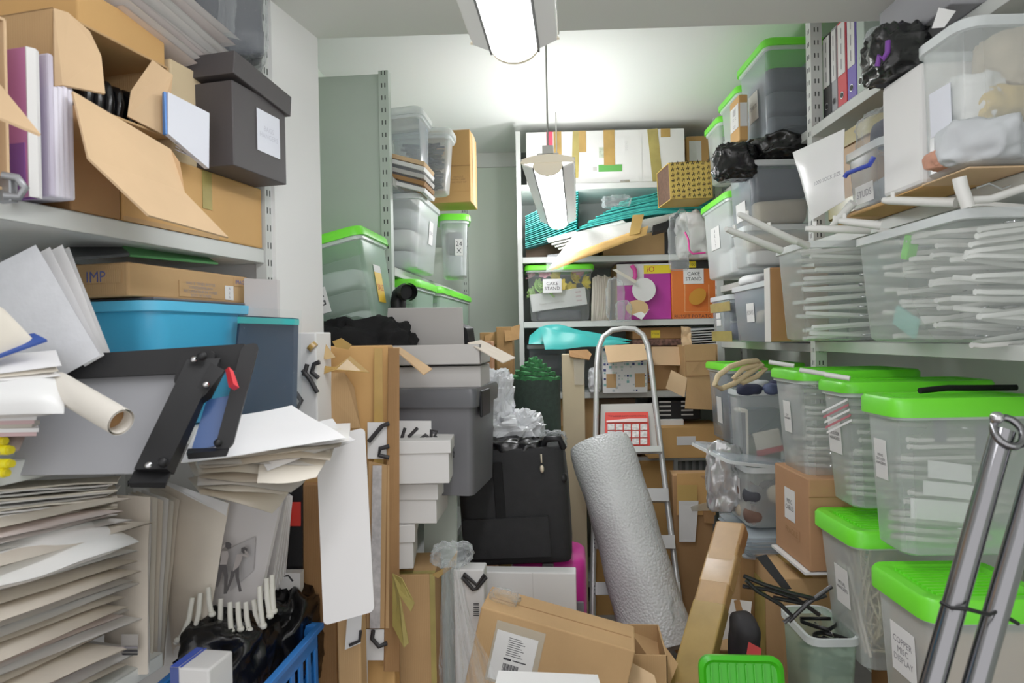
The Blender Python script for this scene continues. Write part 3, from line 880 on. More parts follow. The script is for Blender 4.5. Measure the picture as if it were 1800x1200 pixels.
# navy garment in film, white card behind, at the rack end
t = card('picture_canvas', [(428, 556, 1.62), (525, 560, 1.585), (521, 742, 1.57), (412, 742, 1.6)], mat('navy canvas', (34, 54, 76), 0.7, var=0.2, scale=10), 'navy canvas with turquoise edges in crinkled film at the end of the left rack', 'wrapped canvas', thick=0.02)
card('top_edge', [(427, 557, 1.592), (526, 561, 1.557), (526, 571, 1.557), (427, 568, 1.592)], TEAL, parent=t, thick=0.02)
card('bottom_edge', [(411, 732, 1.572), (522, 734, 1.542), (521, 743, 1.542), (411, 743, 1.572)], TEAL, parent=t, thick=0.02)
fl = card('film', [(424, 540, 1.57), (531, 546, 1.535), (527, 748, 1.52), (408, 748, 1.55)], WRAP, parent=t, n=14, wob=0.009, freq=14, thick=0.001); fl.data.materials[0] = FILM
card('card_sheet', [(434, 491, 1.68), (492, 493, 1.66), (492, 570, 1.65), (434, 570, 1.66)], mat('grey white card', (206, 202, 202), 0.7), 'plain grey white card standing behind the navy canvas', 'card', thick=0.012)
# ================================================================ left rack, lower bay: mailers, paper and bags
MAIL = mat('mailer white', (232, 230, 228), 0.55, var=0.05, scale=8)
MAILC = mat('mailer cream', (226, 216, 202), 0.6, var=0.08, scale=8)
MAILP = mat('mailer pinkish', (222, 208, 204), 0.6, var=0.08, scale=8)
s = LB(-150, 900, 1300, 0.95, w=0.3, L=0.395)
for i in range(25):
    k = i / 24
    m = (MAILC, MAIL, MAIL, MAILP, MAILC)[i % 5]
    zz = 0.868 + 0.0134 * i
    sw = 0.02 * math.sin(i * 2.3) + 0.012 * math.sin(i * 5.1)
    b = envelope(0.27 + 0.02 * math.sin(i * 1.9), 0.385 + 0.03 * math.sin(i * 1.1), 0.0145, n=9, seed=2, wob=0.005)
    tag(b.build('padded_mailer', m, None, (s.loc.x + sw + 0.02 * k, s.loc.y + 0.03 * math.sin(i * 1.3), zz + 0.022), (R(-4), 0, s.rz + R(4 * math.sin(i * 2.9))), smooth=60),
        'white padded mailer inside the tall flat stack at the bottom left corner' if i < 24 else 'topmost white mailer on the tall stack at the bottom left corner', 'envelope', 'padded mailers in the bottom left stack' if i < 24 else None)
card('paper_sheet', [(-150, 882, 1.12), (150, 888, 1.32), (160, 903, 1.27), (-150, 960, 1.0)], PAPERB, 'pale bluish paper lying on the bottom left stack of mailers', 'paper', wob=0.006, n=8, thick=0.001)
card('poly_mailer', [(-170, 925, 1.14), (176, 912, 1.4), (246, 948, 1.27), (-170, 1090, 0.92)], mat('bright mailer', (240, 239, 238), 0.5), 'thick bright white mailer crowning the bottom left stack', 'mailing bag', wob=0.01, n=14, puff=0.06, seed=4)
for i in range(10):
    card('paper_sheet', [(-60, 852 + 5 * i, 1.3), (212 - 5 * (i % 4), 838 + 4.4 * i, 1.5), (206 - 9 * (i % 3), 848 + 5 * i, 1.34), (-60, 868 + 6 * i, 1.06)], (PAPERC, PAPER, MAIL)[i % 3], 'paper in the loose layer just under the lower left shelf', 'paper', group='papers under the lower left shelf', wob=0.004, thick=0.003, seed=i)
# upright padded envelopes beyond the stack
for i in range(9):
    k = i / 8
    x0, x1 = ((192, 262), (225, 266), (232, 276), (240, 286), (250, 296), (262, 306), (276, 316), (300, 352), (312, 372))[i]
    y0 = 868 - 2 * i
    card('padded_envelope', [(x0, y0, 1.42 + 0.035 * i), (x1, y0 + 6 + 4 * (i % 2) + 22 * k, 1.37 + 0.035 * i), (x1 - 4 - 45 * k ** 2, 1185 - 20 * k, 1.34 + 0.035 * i), (x0 - 10, 1190 - 22 * k, 1.39 + 0.035 * i)],
         (MAILC, MAIL, PAPERC)[i % 3], 'cream padded envelope standing upright in the row behind the bottom left stack' if i else 'nearest upright cream envelope with a printed postage square, beside the bottom left stack', 'envelope', group='upright padded envelopes' if i else None, puff=0.012, n=8, wob=0.004, seed=i)
t = card('postage_label', [(214, 1114, 1.335), (243, 1114, 1.33), (243, 1150, 1.33), (214, 1150, 1.335)], mat('postage grey', (168, 164, 160), 0.7), 'small grey printed postage square stuck on the nearest upright envelope', 'label', thick=0.001)
for i in range(3):
    card('bar', [(215, 1136 + 6 * i, 1.33), (242, 1136 + 6 * i, 1.325), (242, 1139 + 6 * i, 1.325), (215, 1139 + 6 * i, 1.33)], INK if i else INKG, parent=t, thick=0.0006, n=1)
# open mailer with wide drooping mouth
t = card('padded_envelope', [(262, 838, 1.66), (402, 884, 1.6), (362, 1150, 1.55), (306, 1160, 1.6)], MAILC, 'large cream padded envelope with a drooping open flap, left of the printed card bags', 'envelope', puff=0.03, n=12, wob=0.01, seed=3)
card('flap', [(262, 836, 1.66), (402, 884, 1.59), (398, 906, 1.585), (330, 872, 1.6)], PAPER, parent=t, thick=0.002)
# printed carrier bags with rope handles
CARDBAG = mat('bag paper', (216, 212, 212), 0.55)
t = card('carrier_bag', [(400, 872, 1.66), (500, 872, 1.62), (456, 1072, 1.58), (378, 1062, 1.62)], CARDBAG, 'white carrier bag printed with two grey dancing figures, hanging with rope handles', 'carrier bag', thick=0.01)
SIL = mat('print dark grey', (74, 70, 72), 0.6)
SILL = mat('print mid grey', (150, 146, 146), 0.6)
def onbag(u, v):
    a = (400 + 100 * u, 872); c = (378 + 78 * u, 1062 + 10 * u)
    return (a[0] + (c[0] - a[0]) * v, a[1] + (c[1] - a[1]) * v, 1.655 - 0.04 * u - 0.04 * v - 0.014)
polycard('backdrop_print', [onbag(0.08, 0.5), onbag(0.62, 0.36), onbag(0.7, 0.66), onbag(0.3, 0.86), onbag(0.1, 0.8)], mat('print light grey', (190, 187, 188), 0.6), t, thick=0.0003)
def printed(nm, pts, m, dd):
    polycard(nm, [(x, y, dd - 0.0004 * (y - 950)) for x, y in pts], m, t, thick=0.0003)
SKIN = mat('print skin grey', (168, 160, 158), 0.6)
printed('figure_legs', [(388, 990), (398, 991), (401, 1012), (399, 1043), (393, 1044), (394, 1015)], SIL, 1.598)
printed('figure_legs', [(385, 990), (393, 994), (387, 1020), (382, 1034), (380, 1030)], SIL, 1.598)
printed('figure_torso', [(388, 968), (400, 968), (402, 976), (398, 992), (386, 992), (389, 980)], SKIN, 1.597)
printed('figure_arm', [(394, 970), (385, 974), (387, 962), (397, 955), (398, 958), (390, 965), (390, 970)], SKIN, 1.596)
printed('figure_head', [(396, 953), (402, 952), (407, 956), (406, 963), (400, 965), (396, 961)], SIL, 1.596)
printed('figure_legs', [(412, 994), (420, 994), (420, 1015), (424, 1034), (425, 1039), (420, 1040), (419, 1034), (414, 1014)], SIL, 1.594)
printed('figure_legs', [(406, 1004), (416, 994), (412, 1010), (400, 1040), (397, 1040), (404, 1016)], SIL, 1.594)
printed('figure_torso', [(416, 974), (427, 974), (424, 986), (419, 996), (409, 1004), (413, 986)], SKIN, 1.593)
printed('figure_arm', [(425, 976), (437, 980), (437, 972), (430, 966), (430, 970), (434, 975), (426, 973)], SKIN, 1.592)
printed('figure_head', [(424, 963), (430, 961), (435, 964), (434, 970), (428, 973), (424, 969)], SIL, 1.592)
for i in range(9):
    card('carrier_bag', [(448 + 7 * i, 872 - i, 1.68 + 0.015 * i), (505 + 1.2 * i, 872, 1.66 + 0.015 * i), (502 - (8 - i) * 3.5, 1052 - 5 * i, 1.63 + 0.015 * i), (440 + 5 * i, 1056 - 5 * i, 1.65 + 0.015 * i)], PAPER if i % 2 else CARDBAG,
         'white carrier bag in the tight row behind the dancer print bag', 'carrier bag', group='white carrier bags in a row', thick=0.003)
ROPE = mat('white rope', (226, 224, 214), 0.7, bump=0.5, bscale=120)
for i in range(11):
    x = (338, 352, 366, 388, 404, 418, 432, 446, 456, 468, 478)[i]
    y = (1060, 1052, 1042, 1062, 1068, 1068, 1068, 1064, 1040, 1026, 1020)[i]
    L = (70, 62, 40, 46, 44, 40, 42, 36, 64, 60, 58)[i]
    d = 1.54 + 0.006 * (i % 4)
    bend = (-30, -14, 8, -2, 3, 6, 8, 16, 8, 8, 4)[i]
    t = thing('knotted_rope', 'knotted white rope hanging below the white carrier bags', 'rope', W(x, y, d), 0, 'rope handles of the carrier bags')
    b = MB().tube([W(x, y - 10, d) - t.location, W(x + bend * 0.2, y + L * 0.4, d - 0.01) - t.location, W(x + bend * 0.6, y + L * 0.8, d - 0.01) - t.location, W(x + bend, y + L, d - 0.01) - t.location], 0.0058, 7)
    b.build('rope', ROPE, t, smooth=60)
    b = MB().sphere(W(x + bend * 0.85, y + L * 0.92, d - 0.012) - t.location, 0.0085, 8, sq=(1, 1, 0.8)); b.build('knot', ROPE, t, smooth=180)
# paper heap between rack and tall carton
s = LB(540, 780, 1560, 1.42, w=0.36, L=0.26)
for i in range(9):
    k = i / 8
    ww = 0.01 * math.sin(i * 3.1)
    card('kraft_mailer', [(330 + 10 * (i % 3), 842 - 9 * i, 1.5), (560 + 7 * i, 800 - 7 * i + 9 * (i % 2), 1.64), (478 + 17 * i, 898 - 15 * i - 8 * (i % 2), 1.36), (352 - 3 * (i % 3), 868 - 9 * i, 1.26)], (MAILC, PAPERC, MAIL)[i % 3],
         'crumpled cream mailer in the drooping heap beneath the white sheet', 'envelope', group='crumpled mailers under the white sheet', puff=0.016, n=12, wob=0.014, seed=i, freq=7)
card('paper_bag', [(420, 765, 1.5), (585, 738, 1.62), (626, 772, 1.45), (470, 830, 1.3)], PAPER, 'white crumpled paper bag with torn edge on the drooping heap', 'paper bag', puff=0.01, n=14, wob=0.02, seed=21)
card('paper_bag', [(470, 790, 1.45), (600, 752, 1.5), (556, 838, 1.32), (452, 848, 1.27)], PAPERC, 'cream crumpled paper bag folded over the heap front', 'paper bag', puff=0.012, n=14, wob=0.02, seed=31)
t = card('letter', [(352, 742, 1.34), (513, 712, 1.5), (608, 772, 1.36), (318, 814, 1.18)], PAPER, 'clean white printed sheet lying curved on top of the paper heap', 'letter', thick=0.0012, n=12, wob=0.006, seed=9)
for i in range(5):
    card('print_line', [(400 + 8 * i, 764 + 5 * i, 1.31), (480 + 8 * i, 752 + 5 * i, 1.37), (480 + 8 * i, 753.2 + 5 * i, 1.37), (400 + 8 * i, 765.2 + 5 * i, 1.31)], INKG, parent=t, n=1, thick=0.0005)
# blue crate with black bag, small blue and white box
CR = mat('crate blue', (42, 120, 206), 0.4)
sc_ = LB(562, 1098, 1250, 1.72, w=0.34, L=0.3, vp=VPC)
far = W(562, 1098, 1.72)
zc = far.z - 0.17
t = thing('plastic_crate', 'bright blue plastic crate at the bottom left, black bags inside', 'crate', (far.x - 0.115, far.y - 0.2, zc), 0)
def lattice(b, w, h, nx, horizontal=True):
    pass
b = MB()
w_, l_, h_ = 0.22, 0.4, 0.17
b.box(-w_ / 2, -l_ / 2, 0, w_ / 2, l_ / 2, 0.006)
for sx in (-1, 1):
    x0, x1 = sorted((sx * w_ / 2, sx * (w_ / 2 - 0.006)))
    b.box(x0, -l_ / 2, 0, x1, l_ / 2, 0.03); b.box(x0, -l_ / 2, h_ - 0.05, x1, l_ / 2, h_)
    for j in range(9):
        y = -l_ / 2 + j * (l_ - 0.02) / 8
        b.box(x0, y, 0.03, x1, y + 0.02, h_ - 0.05)
for sy in (-1, 1):
    y0, y1 = sorted((sy * l_ / 2, sy * (l_ / 2 - 0.006)))
    b.box(-w_ / 2, y0, 0, w_ / 2, y1, 0.03); b.box(-w_ / 2, y0, h_ - 0.05, w_ / 2, y1, h_)
    for j in range(8):
        x = -w_ / 2 + j * (w_ - 0.02) / 7
        b.box(x, y0, 0.03, x + 0.02, y1, h_ - 0.05)
b.build('basket', CR, t, bevel=0.0015)
b = MB()
for a in ((-w_ / 2 - 0.012, -l_ / 2 - 0.012, w_ / 2 + 0.012, -l_ / 2 + 0.004), (-w_ / 2 - 0.012, l_ / 2 - 0.004, w_ / 2 + 0.012, l_ / 2 + 0.012), (-w_ / 2 - 0.012, -l_ / 2, -w_ / 2 + 0.004, l_ / 2), (w_ / 2 - 0.004, -l_ / 2, w_ / 2 + 0.012, l_ / 2)):
    b.box(a[0], a[1], h_ - 0.012, a[2], a[3], h_ + 0.002)
b.build('rim', CR, t, bevel=0.002)
carton(S((far.x - 0.115, far.y - 0.2, 0), 0.2, 0.36, zc - 0.001, 0), 'cardboard_box', 'upended brown carton carrying the blue crate', m=CARDD)
blob_at('plastic_bag', 'black plastic bag bulging out of the blue crate', 'plastic bag', 430, 528, 1072, 1240, 1.66, 0.24, BLACKB, 4, 0.3, 9, True)
blob_at('plastic_bag', 'black plastic bag slumped left of the blue crate below the rope handles', 'plastic bag', 300, 440, 1112, 1260, 1.5, 0.2, BLACKB, 8, 0.3, 9, True)
s = CB(298, 372, 1174, 1250, 1.3, 0.08, vp=1100)
t = carton(s, 'cardboard_box', 'small white box with a blue end at the bottom edge, in front of black bags', m=WHITE, decals=[('n', (0, 0, 0.22, 1), INKB, dict(name='blue_band')), ('t', (0, 0, 0.2, 1), mat('royal blue', (52, 82, 190), 0.5), dict(name='blue_band')), ('t', (0.24, 0, 0.29, 1), mat('royal blue', (52, 82, 190), 0.5), dict(name='blue_band'))])
# dark board with red square and white logo box behind
t = card('notice_board', [(500, 845, 1.8), (534, 845, 1.8), (534, 1010, 1.8), (500, 1010, 1.8)], BLACKP, 'narrow black board with a red square, behind the white bags', 'board', thick=0.01)
card('red_square', [(505, 882, 1.79), (529, 882, 1.79), (529, 924, 1.79), (505, 924, 1.79)], mat('red print', (214, 50, 40), 0.5), parent=t)
LOGO = mat('logo black', (38, 36, 38), 0.6)
t = card('cardboard_box', [(476, 1000, 1.78), (534, 1000, 1.78), (534, 1096, 1.78), (476, 1096, 1.78)], WHITE, 'white box with thick black lettering low behind the rope handles', 'box', thick=0.03)
ptube('lettering', [(530, 1046, 1.755), (505, 1044, 1.755), (500, 1056, 1.755), (522, 1076, 1.755), (530, 1064, 1.755)], 0.006, LOGO, parent=t)
ptube('lettering', [(490, 1012, 1.755), (508, 1010, 1.755), (516, 1020, 1.755)], 0.006, LOGO, parent=t)
# ================================================================ tall carton group in the middle left
BX = CARDO
sB = CB(532, 702, 608, 1530, 1.86, 0.06, vp=960)
sB.h = sB.loc.z + sB.h - 0.0; sB.loc.z = 0
t = carton(sB, 'cardboard_box', 'tall narrow torn brown carton standing on end in the middle left', m=CARDO)
BIG = t
polycard('torn_flap', [(541, 655, 1.83), (605, 654, 1.83), (622, 680, 1.82), (634, 752, 1.82), (541, 752, 1.83)], CARD, t, label='rounded inner flap, paler than the carton')
polycard('edge_strip', [(684, 612, 1.82), (702, 612, 1.85), (702, 1180, 1.85), (676, 1180, 1.82)], CARDD, t, label='darker folded edge with tape')
polycard('tape', [(658, 612, 1.83), (672, 612, 1.83), (676, 1000, 1.83), (656, 1000, 1.83)], TAPE, t, thick=0.001)
polycard('tape', [(540, 640, 1.79), (590, 645, 1.79), (616, 626, 1.8), (650, 655, 1.8), (590, 650, 1.78), (556, 662, 1.78)], TAPE, t, thick=0.002)
polycard('tape', [(548, 588, 1.8), (562, 590, 1.8), (590, 628, 1.79), (572, 632, 1.78), (556, 620, 1.79)], TAPE, t, thick=0.002)
polycard('tape', [(584, 600, 1.8), (600, 594, 1.8), (618, 606, 1.8), (612, 614, 1.8), (590, 610, 1.8)], TAPE, t, thick=0.002)
polycard('tape', [(690, 1008, 1.8), (706, 1016, 1.78), (728, 1060, 1.76), (722, 1075, 1.76), (702, 1045, 1.78), (718, 1130, 1.78), (710, 1138, 1.78), (690, 1100, 1.8)], TAPEO, t, thick=0.002)
polycard('brown_patch', [(648, 810, 1.83), (684, 818, 1.82), (684, 1104, 1.82), (644, 1104, 1.83)], CARD, t, thick=0.002)
polycard('grey_tape_strip', [(655, 818, 1.82), (671, 818, 1.82), (668, 1104, 1.82), (650, 1104, 1.82)], mat('printed grey tape', (190, 186, 186), 0.5, var=0.25, scale=60), t, thick=0.001)
for (x0, y0, x1, y1, txt) in ((646, 742, 684, 806, 'OK'), (640, 1106, 680, 1160, 'U'), (622, 1150, 646, 1230, 'K')):
    polycard('printed_patch', [(x0, y0, 1.825), (x1, y0, 1.825), (x1, y1, 1.825), (x0, y1, 1.825)], WHITE, t, thick=0.001)
ptube('lettering', [(648, 776, 1.815), (672, 748, 1.815), (684, 744, 1.815)], 0.006, LOGO, parent=t)
ptube('lettering', [(684, 784, 1.815), (668, 788, 1.815), (666, 800, 1.815), (684, 804, 1.815)], 0.006, LOGO, parent=t)
ptube('lettering', [(656, 1108, 1.815), (654, 1122, 1.815), (666, 1136, 1.815), (680, 1130, 1.815)], 0.006, LOGO, parent=t)
ptube('lettering', [(626, 1170, 1.815), (640, 1190, 1.815), (630, 1220, 1.815)], 0.005, LOGO, parent=t)
# rounded white panel in front
card('white_board', [(556, 772, 1.66), (641, 752, 1.68), (659, 1072, 1.60), (569, 1099, 1.58)], mat('panel white', (228, 226, 226), 0.4), 'plain white board with rounded corners leaning on the tall torn carton', 'board', round_=0.012, thick=0.012)
sq = CB(598, 640, 1072, 1400, 1.72, 0.05); sq.h += sq.loc.z; sq.loc.z = 0
t = carton(sq, 'cardboard_box', 'narrow brown carton with a printed strip peeking below the white rounded board', m=CARD)
polycard('printed_patch', [(610, 1088, 1.70), (636, 1080, 1.70), (634, 1130, 1.70), (606, 1142, 1.70)], WHITE, t, thick=0.001)
ptube('lettering', [(614, 1134, 1.695), (632, 1126, 1.695), (634, 1108, 1.695)], 0.004, LOGO, parent=t)
# brown backing carton left of the white board
sq = CB(524, 600, 850, 1500, 1.8, 0.03); sq.h += sq.loc.z; sq.loc.z = 0
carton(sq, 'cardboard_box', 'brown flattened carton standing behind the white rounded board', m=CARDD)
# white box with thick black lettering at the top left of the group
s = CB(512, 560, 584, 760, 1.74, 0.1, vp=1050)
t = carton(s, 'cardboard_box', 'white carton with black lettering, standing between navy canvas and torn carton', m=WHITE)
for pts in (((532, 650), (546, 668), (558, 690)), ((562, 636), (552, 640), (548, 654), (560, 664)), ((520, 690), (530, 704), (524, 716), (516, 706)), ((540, 640), (534, 660))):
    ptube('lettering', [(x, y, 1.725) for x, y in pts], 0.006, LOGO, parent=t)
ptube('tape_dot', [(546, 606, 1.73), (552, 612, 1.73)], 0.014, TAPE, parent=t)
# grey open box with lid
s = CB(688, 846, 606, 642, 2.06, 0.22)
t = thing('shoe_box', 'pale grey open box with its lid standing up, on the stack behind the torn carton', 'box', s.loc, s.rz)
b = MB(); th = 0.004; h = s.h
b.box(-s.w / 2, -s.l / 2, 0, s.w / 2, s.l / 2, th)
b.box(-s.w / 2, -s.l / 2, 0, s.w / 2, -s.l / 2 + th, h); b.box(-s.w / 2, s.l / 2 - th, 0, s.w / 2, s.l / 2, h)
b.box(-s.w / 2, -s.l / 2, 0, -s.w / 2 + th, s.l / 2, h); b.box(s.w / 2 - th, -s.l / 2, 0, s.w / 2, s.l / 2, h)
b.build('base', GREYC, t, bevel=0.001)
polycard('lid', [(682, 542, 2.16), (813, 541, 2.16), (816, 607, 2.22), (676, 606, 2.22)], GREYC, t)
polycard('flap', [(690, 610, 2.03), (704, 610, 2.05), (760, 648, 1.98), (745, 658, 1.97)], CARDL, t, thick=0.003, label='tan underside flap hanging to the left')
polycard('flap', [(822, 602, 2.06), (846, 597, 2.1), (906, 628, 2.02), (884, 637, 1.99)], mat('pale card', (222, 210, 194), 0.8), t, thick=0.003, label='cream flap hanging to the right')
s2 = CB(700, 846, 644, 682, 2.08, 0.22)
carton(s2, 'shoe_box', 'pale grey shoebox lid to lid under the open grey box', m=GREYC)
# dark grey crate with lid
DG = mat('dark grey plastic', (92, 92, 96), 0.45, var=0.06)
zc1 = W(770, 683, 2.06).z
s = CB(690, 846, 683, 872, 2.02, 0.32)
t = thing('storage_crate', 'dark grey plastic crate with clip lid under the grey shoeboxes', 'crate', s.loc, R(-5) + s.rz)
b = MB(); b.loft([rr(s.w * 0.92, s.l * 0.92, 0.02, 0), rr(s.w * 0.98, s.l * 0.98, 0.02, s.h - 0.05)]); b.build('body', DG, t, smooth=40)
b = MB(); b.loft([rr(s.w * 1.06, s.l * 1.06, 0.02, s.h - 0.055), rr(s.w * 1.08, s.l * 1.08, 0.02, s.h - 0.012), rr(s.w * 1.04, s.l * 1.04, 0.02, s.h)]); b.build('lid', mat('dark grey lid', (78, 79, 83), 0.4), t, smooth=40)
b = MB(); b.box(s.w * 0.53, -0.12, s.h - 0.09, s.w * 0.56, 0.0, s.h - 0.01); b.build('clip', BLACKP, t, bevel=0.004)
b = MB(); b.box(-s.w * 0.46, -s.l * 0.49 - 0.002, s.h - 0.19, s.w * 0.0, -s.l * 0.485, s.h - 0.095); b.build('sticker', WHITE, t)
ptube('lettering', [(712, 752, 1.96), (706, 770, 1.96)], 0.005, LOGO, parent=t)
ptube('lettering', [(718, 768, 1.96), (734, 752, 1.96)], 0.005, LOGO, parent=t)
ptube('lettering', [(738, 772, 1.96), (748, 764, 1.96), (756, 772, 1.96)], 0.005, LOGO, parent=t)
ptube('lettering', [(758, 772, 1.96), (758, 756, 1.96), (768, 758, 1.96), (764, 766, 1.96), (772, 774, 1.96)], 0.005, LOGO, parent=t)
# white shoeboxes below
for i, (x0, x1, y0, y1, d, l, vp, lab) in enumerate(((684, 790, 774, 850, 1.9, 0.2, 900, 'white shoebox with a round hole in its end, uppermost of the white stack'), (684, 768, 850, 920, 1.94, 0.2, 980, 'white shoebox with deep lid in the middle of the white stack'), (684, 727, 922, 1000, 1.94, 0.2, 800, 'small white shoebox at the bottom of the white stack'))):
    s = CB(x0, x1, y0, y1, d, l, vp=vp)
    t = thing('shoe_box', lab, 'box', s.loc, s.rz)
    lh = s.h * (0.4 if i else 0.3)
    b = MB().box(-s.w / 2, -s.l / 2, 0, s.w / 2, s.l / 2, s.h - 0.002); b.build('base', WHITEB, t, bevel=0.002)
    b = MB().box(-s.w / 2 - 0.005, -s.l / 2 - 0.005, s.h - lh, s.w / 2 + 0.006, s.l / 2 + 0.005, s.h); b.build('lid', WHITEB, t, bevel=0.002)
    if i == 0:
        b = MB().tube([(s.w / 2 + 0.005, -0.02, s.h * 0.55), (s.w / 2 + 0.0075, -0.02, s.h * 0.55)], 0.01, 14); b.build('finger_hole', LOGO, t)
# pale green metal end panel
card('metal_sheet', [(748, 862, 2.24), (804, 862, 2.2), (804, 1405, 2.2), (748, 1410, 2.24)], STEELG, 'pale green metal sheet standing behind the white shoeboxes', 'metal sheet', thick=0.01)
# cardboard box and hanging film low centre left
s = CB(704, 770, 1008, 1300, 1.96, 0.2, vp=880)
s.h += s.loc.z; s.loc.z = 0
t = carton(s, 'cardboard_box', 'brown taped carton standing under the white shoebox stack', m=CARD, decals=[('n', (0.86, 0, 1.0, 1), TAPEO, dict(name='tape')), ('t', (0, 0, 1, 0.12), TAPEO, dict(name='tape'))])
polycard('torn_tape', [(796, 990, 1.84), (804, 968, 1.86), (802, 992, 1.86), (770, 1016, 1.84), (760, 1010, 1.84)], TAPE, t, thick=0.002)
t = thing('plastic_film', 'long drape of clear crinkled plastic film hanging in front of the taped carton', 'plastic film', W(820, 1200, 1.75), 0)
base = t.location.copy()
b = MB()
def fn(u, v):
    xl, xr = 778 - 8 * v, 806 + 86 * v ** 1.3
    y = 985 + 260 * v
    p = W(xl + (xr - xl) * u, y, 1.76 - 0.06 * math.sin(u * 3.1) - 0.1 * v + 0.03 * math.sin(u * 22 + 3 * v))
    return p - base + Vector((0, 0.03 * noise.noise(p * 13), 0))
b.grid(fn, 30, 24)
b.build('sheet', WRAP, t, smooth=180)
b = MB().blob(0.09, 0.09, 0.05, 3, 0.4, 18, 24, 14, 0.8, True)
b.build('gathered_top', WRAP, t, W(795, 990, 1.78) - base, smooth=180)
# ================================================================ back left unit
def lumps(s, n, mats, label, cat='cloth', name='folded_cloth', group=None, fill=0.9, seed=0, wk=0.84, amp=0.12, z0=0.008, kind='cloth', rot=None):
    """n layers of soft folded things filling a container of size s"""
    hh = s.h * fill / n
    for i in range(n):
        b = MB().blob(s.w * wk * (0.88 + 0.1 * i / max(1, n)), s.l * wk * (0.88 + 0.1 * i / max(1, n)), hh * 0.93, seed + i, amp * 0.7, 9, 22, 12, 0.35)
        lab = label if isinstance(label, str) else label[i % len(label)]
        p = s.pt(0, 0, z0 + hh * i)
        tag(b.build(name, mats[i % len(mats)], None, p, (0, 0, s.rz), smooth=180), lab, cat, group)
s = LB(748, 190, 336, 2.56, w=0.3, xf=767, vp=1012)
sTop = s
tub(s, 'clear plastic tub of framed pictures on the top shelf beside the end panel', CLEARM, CLEARB, 0.86, ribs=False, rot=(0, R(-4), 0))
for i, (c, dz) in enumerate(((CARDL, 0.12), (WHITE, 0.1), (GREYC, 0.07), (CARDD, 0.045), (WHITE, 0.02))):
    t = thing('framed_picture', ('pale wood', 'white', 'silver grey', 'dark wood', 'lower white')[i] + ' framed picture slanting inside the clear tub on the top shelf', 'picture frame', s.pt(0.02, -0.01, dz + 0.012), (0, R(16), 0))
    b = MB()
    for a in ((-0.13, -0.09, 0.13, -0.07), (-0.13, 0.07, 0.13, 0.09), (-0.13, -0.07, -0.11, 0.07), (0.11, -0.07, 0.13, 0.07)):
        b.box(a[0], a[1], 0, a[2], a[3], 0.016)
    b.build('frame', c, t, bevel=0.002)
    b = MB().box(-0.111, -0.071, 0.003, 0.111, 0.071, 0.007); b.build('backing_board', GREYC if i % 2 else CARD, t)
s = LB(790, 224, 344, 2.82, w=0.24, xf=800, vp=1012); s.h += s.loc.z - ZU[0] - 0.002; s.loc.z = ZU[0] + 0.002
tub(s, 'clear plastic tub packed with dark cables, second on the top shelf', CLEARM, CLEAR, 0.86, ribs=False)
b = MB()
o = s.pt(0, 0, 0.03)
for i in range(9):
    pts = [s.pt(0.085 * math.sin(i * 2.2 + k * 1.9), 0.045 * math.sin(i * 1.3 + k * 2.7), 0.035 + (s.h - 0.07) * (i / 9 + 0.03 * math.sin(k * 2.4))) for k in range(14)]
    b.mi = i % 3
    b.tube([p - o for p in pts], 0.006, 6)
o_ = tag(b.build('cable_tangle', [BLACKP, DGREY, NAVY], None, o, smooth=60), 'tangle of dark cables in the second clear tub on the top shelf', 'cables')
o_['kind'] = 'stuff'
s = LB(828, 227, 352, 3.02, w=0.2, L=0.2, vp=1012); s.h += s.loc.z - ZU[0] - 0.002; s.loc.z = ZU[0] + 0.002
carton(s, 'cardboard_box', 'brown carton with small print, last on the top shelf beside the two clear tubs', m=CARDO, decals=[('n', (0.0, 0.5, 1, 0.506), CARDD, dict(name='seam')), ('n', (0.5, 0.15, 0.95, 0.47), CARDO, dict(name='print', text='HANDLE\nWITH CARE\nTHIS WAY UP', ink=CARDD)), ('r', (0.3, 0.0, 0.7, 1.0), CARDL, dict(name='tape'))])
s = LB(739, 339, 476, 2.62, xf=775, w=0.36, vp=1012); s.h += s.loc.z - ZU[1] - 0.001; s.loc.z = ZU[1] + 0.001
tub(s, 'milky plastic tub without lid, on the second shelf beside the end panel', None, CLEARM, 0.88, decals=[('r', (0.5, 0.42, 0.68, 0.75), WHITE, dict(text='BOWS', ink=INKG))])
lumps(s, 3, [LGREY, PAPER, LGREY], ['pale folded cloth at the bottom of the milky tub', 'white folded cloth in the middle of the milky tub', 'pale folded cloth at the top of the milky tub'], fill=0.85, seed=2)
s = CB(778, 824, 376, 488, 3.06, 0.2, vp=760)
tub(s, 'tall clear tub with lime lid hanging over the second shelf edge', LIME, CLEARM, 0.86, decals=[('n', (0.5, 0.38, 0.8, 0.66), WHITE, dict(text='24\nX', ink=INK))])
lumps(s, 2, [LGREY, DGREY], ['light cloth in the tall lime lidded tub on the second shelf', 'dark cloth in the tall lime lidded tub on the second shelf'], fill=0.75, seed=5, wk=0.7)
s = LB(735, 490, 725, 2.6, xf=768, w=0.36, vp=1012); s.h += s.loc.z - ZU[2] - 0.001; s.loc.z = ZU[2] + 0.001
tub(s, 'clear tub with lime lid on the third shelf, behind the grey open box', LIME, CLEARG, 0.88)
lumps(s, 2, [GREYF, LGREY], ['grey cloth low in the third shelf tub behind the grey box', 'pale cloth high in the third shelf tub behind the grey box'], fill=0.75, seed=7)
s = LB(776, 503, 700, 3.02, xf=828, w=0.34, vp=1012); s.h += s.loc.z - ZU[2] - 0.001; s.loc.z = ZU[2] + 0.001
tub(s, 'clear tub with lime lid, farther of the two on the third shelf', LIME, CLEARG, 0.88, decals=[('r', (0.1, 0.66, 0.3, 0.86), WHITE, dict(text='R\nA', ink=INK))])
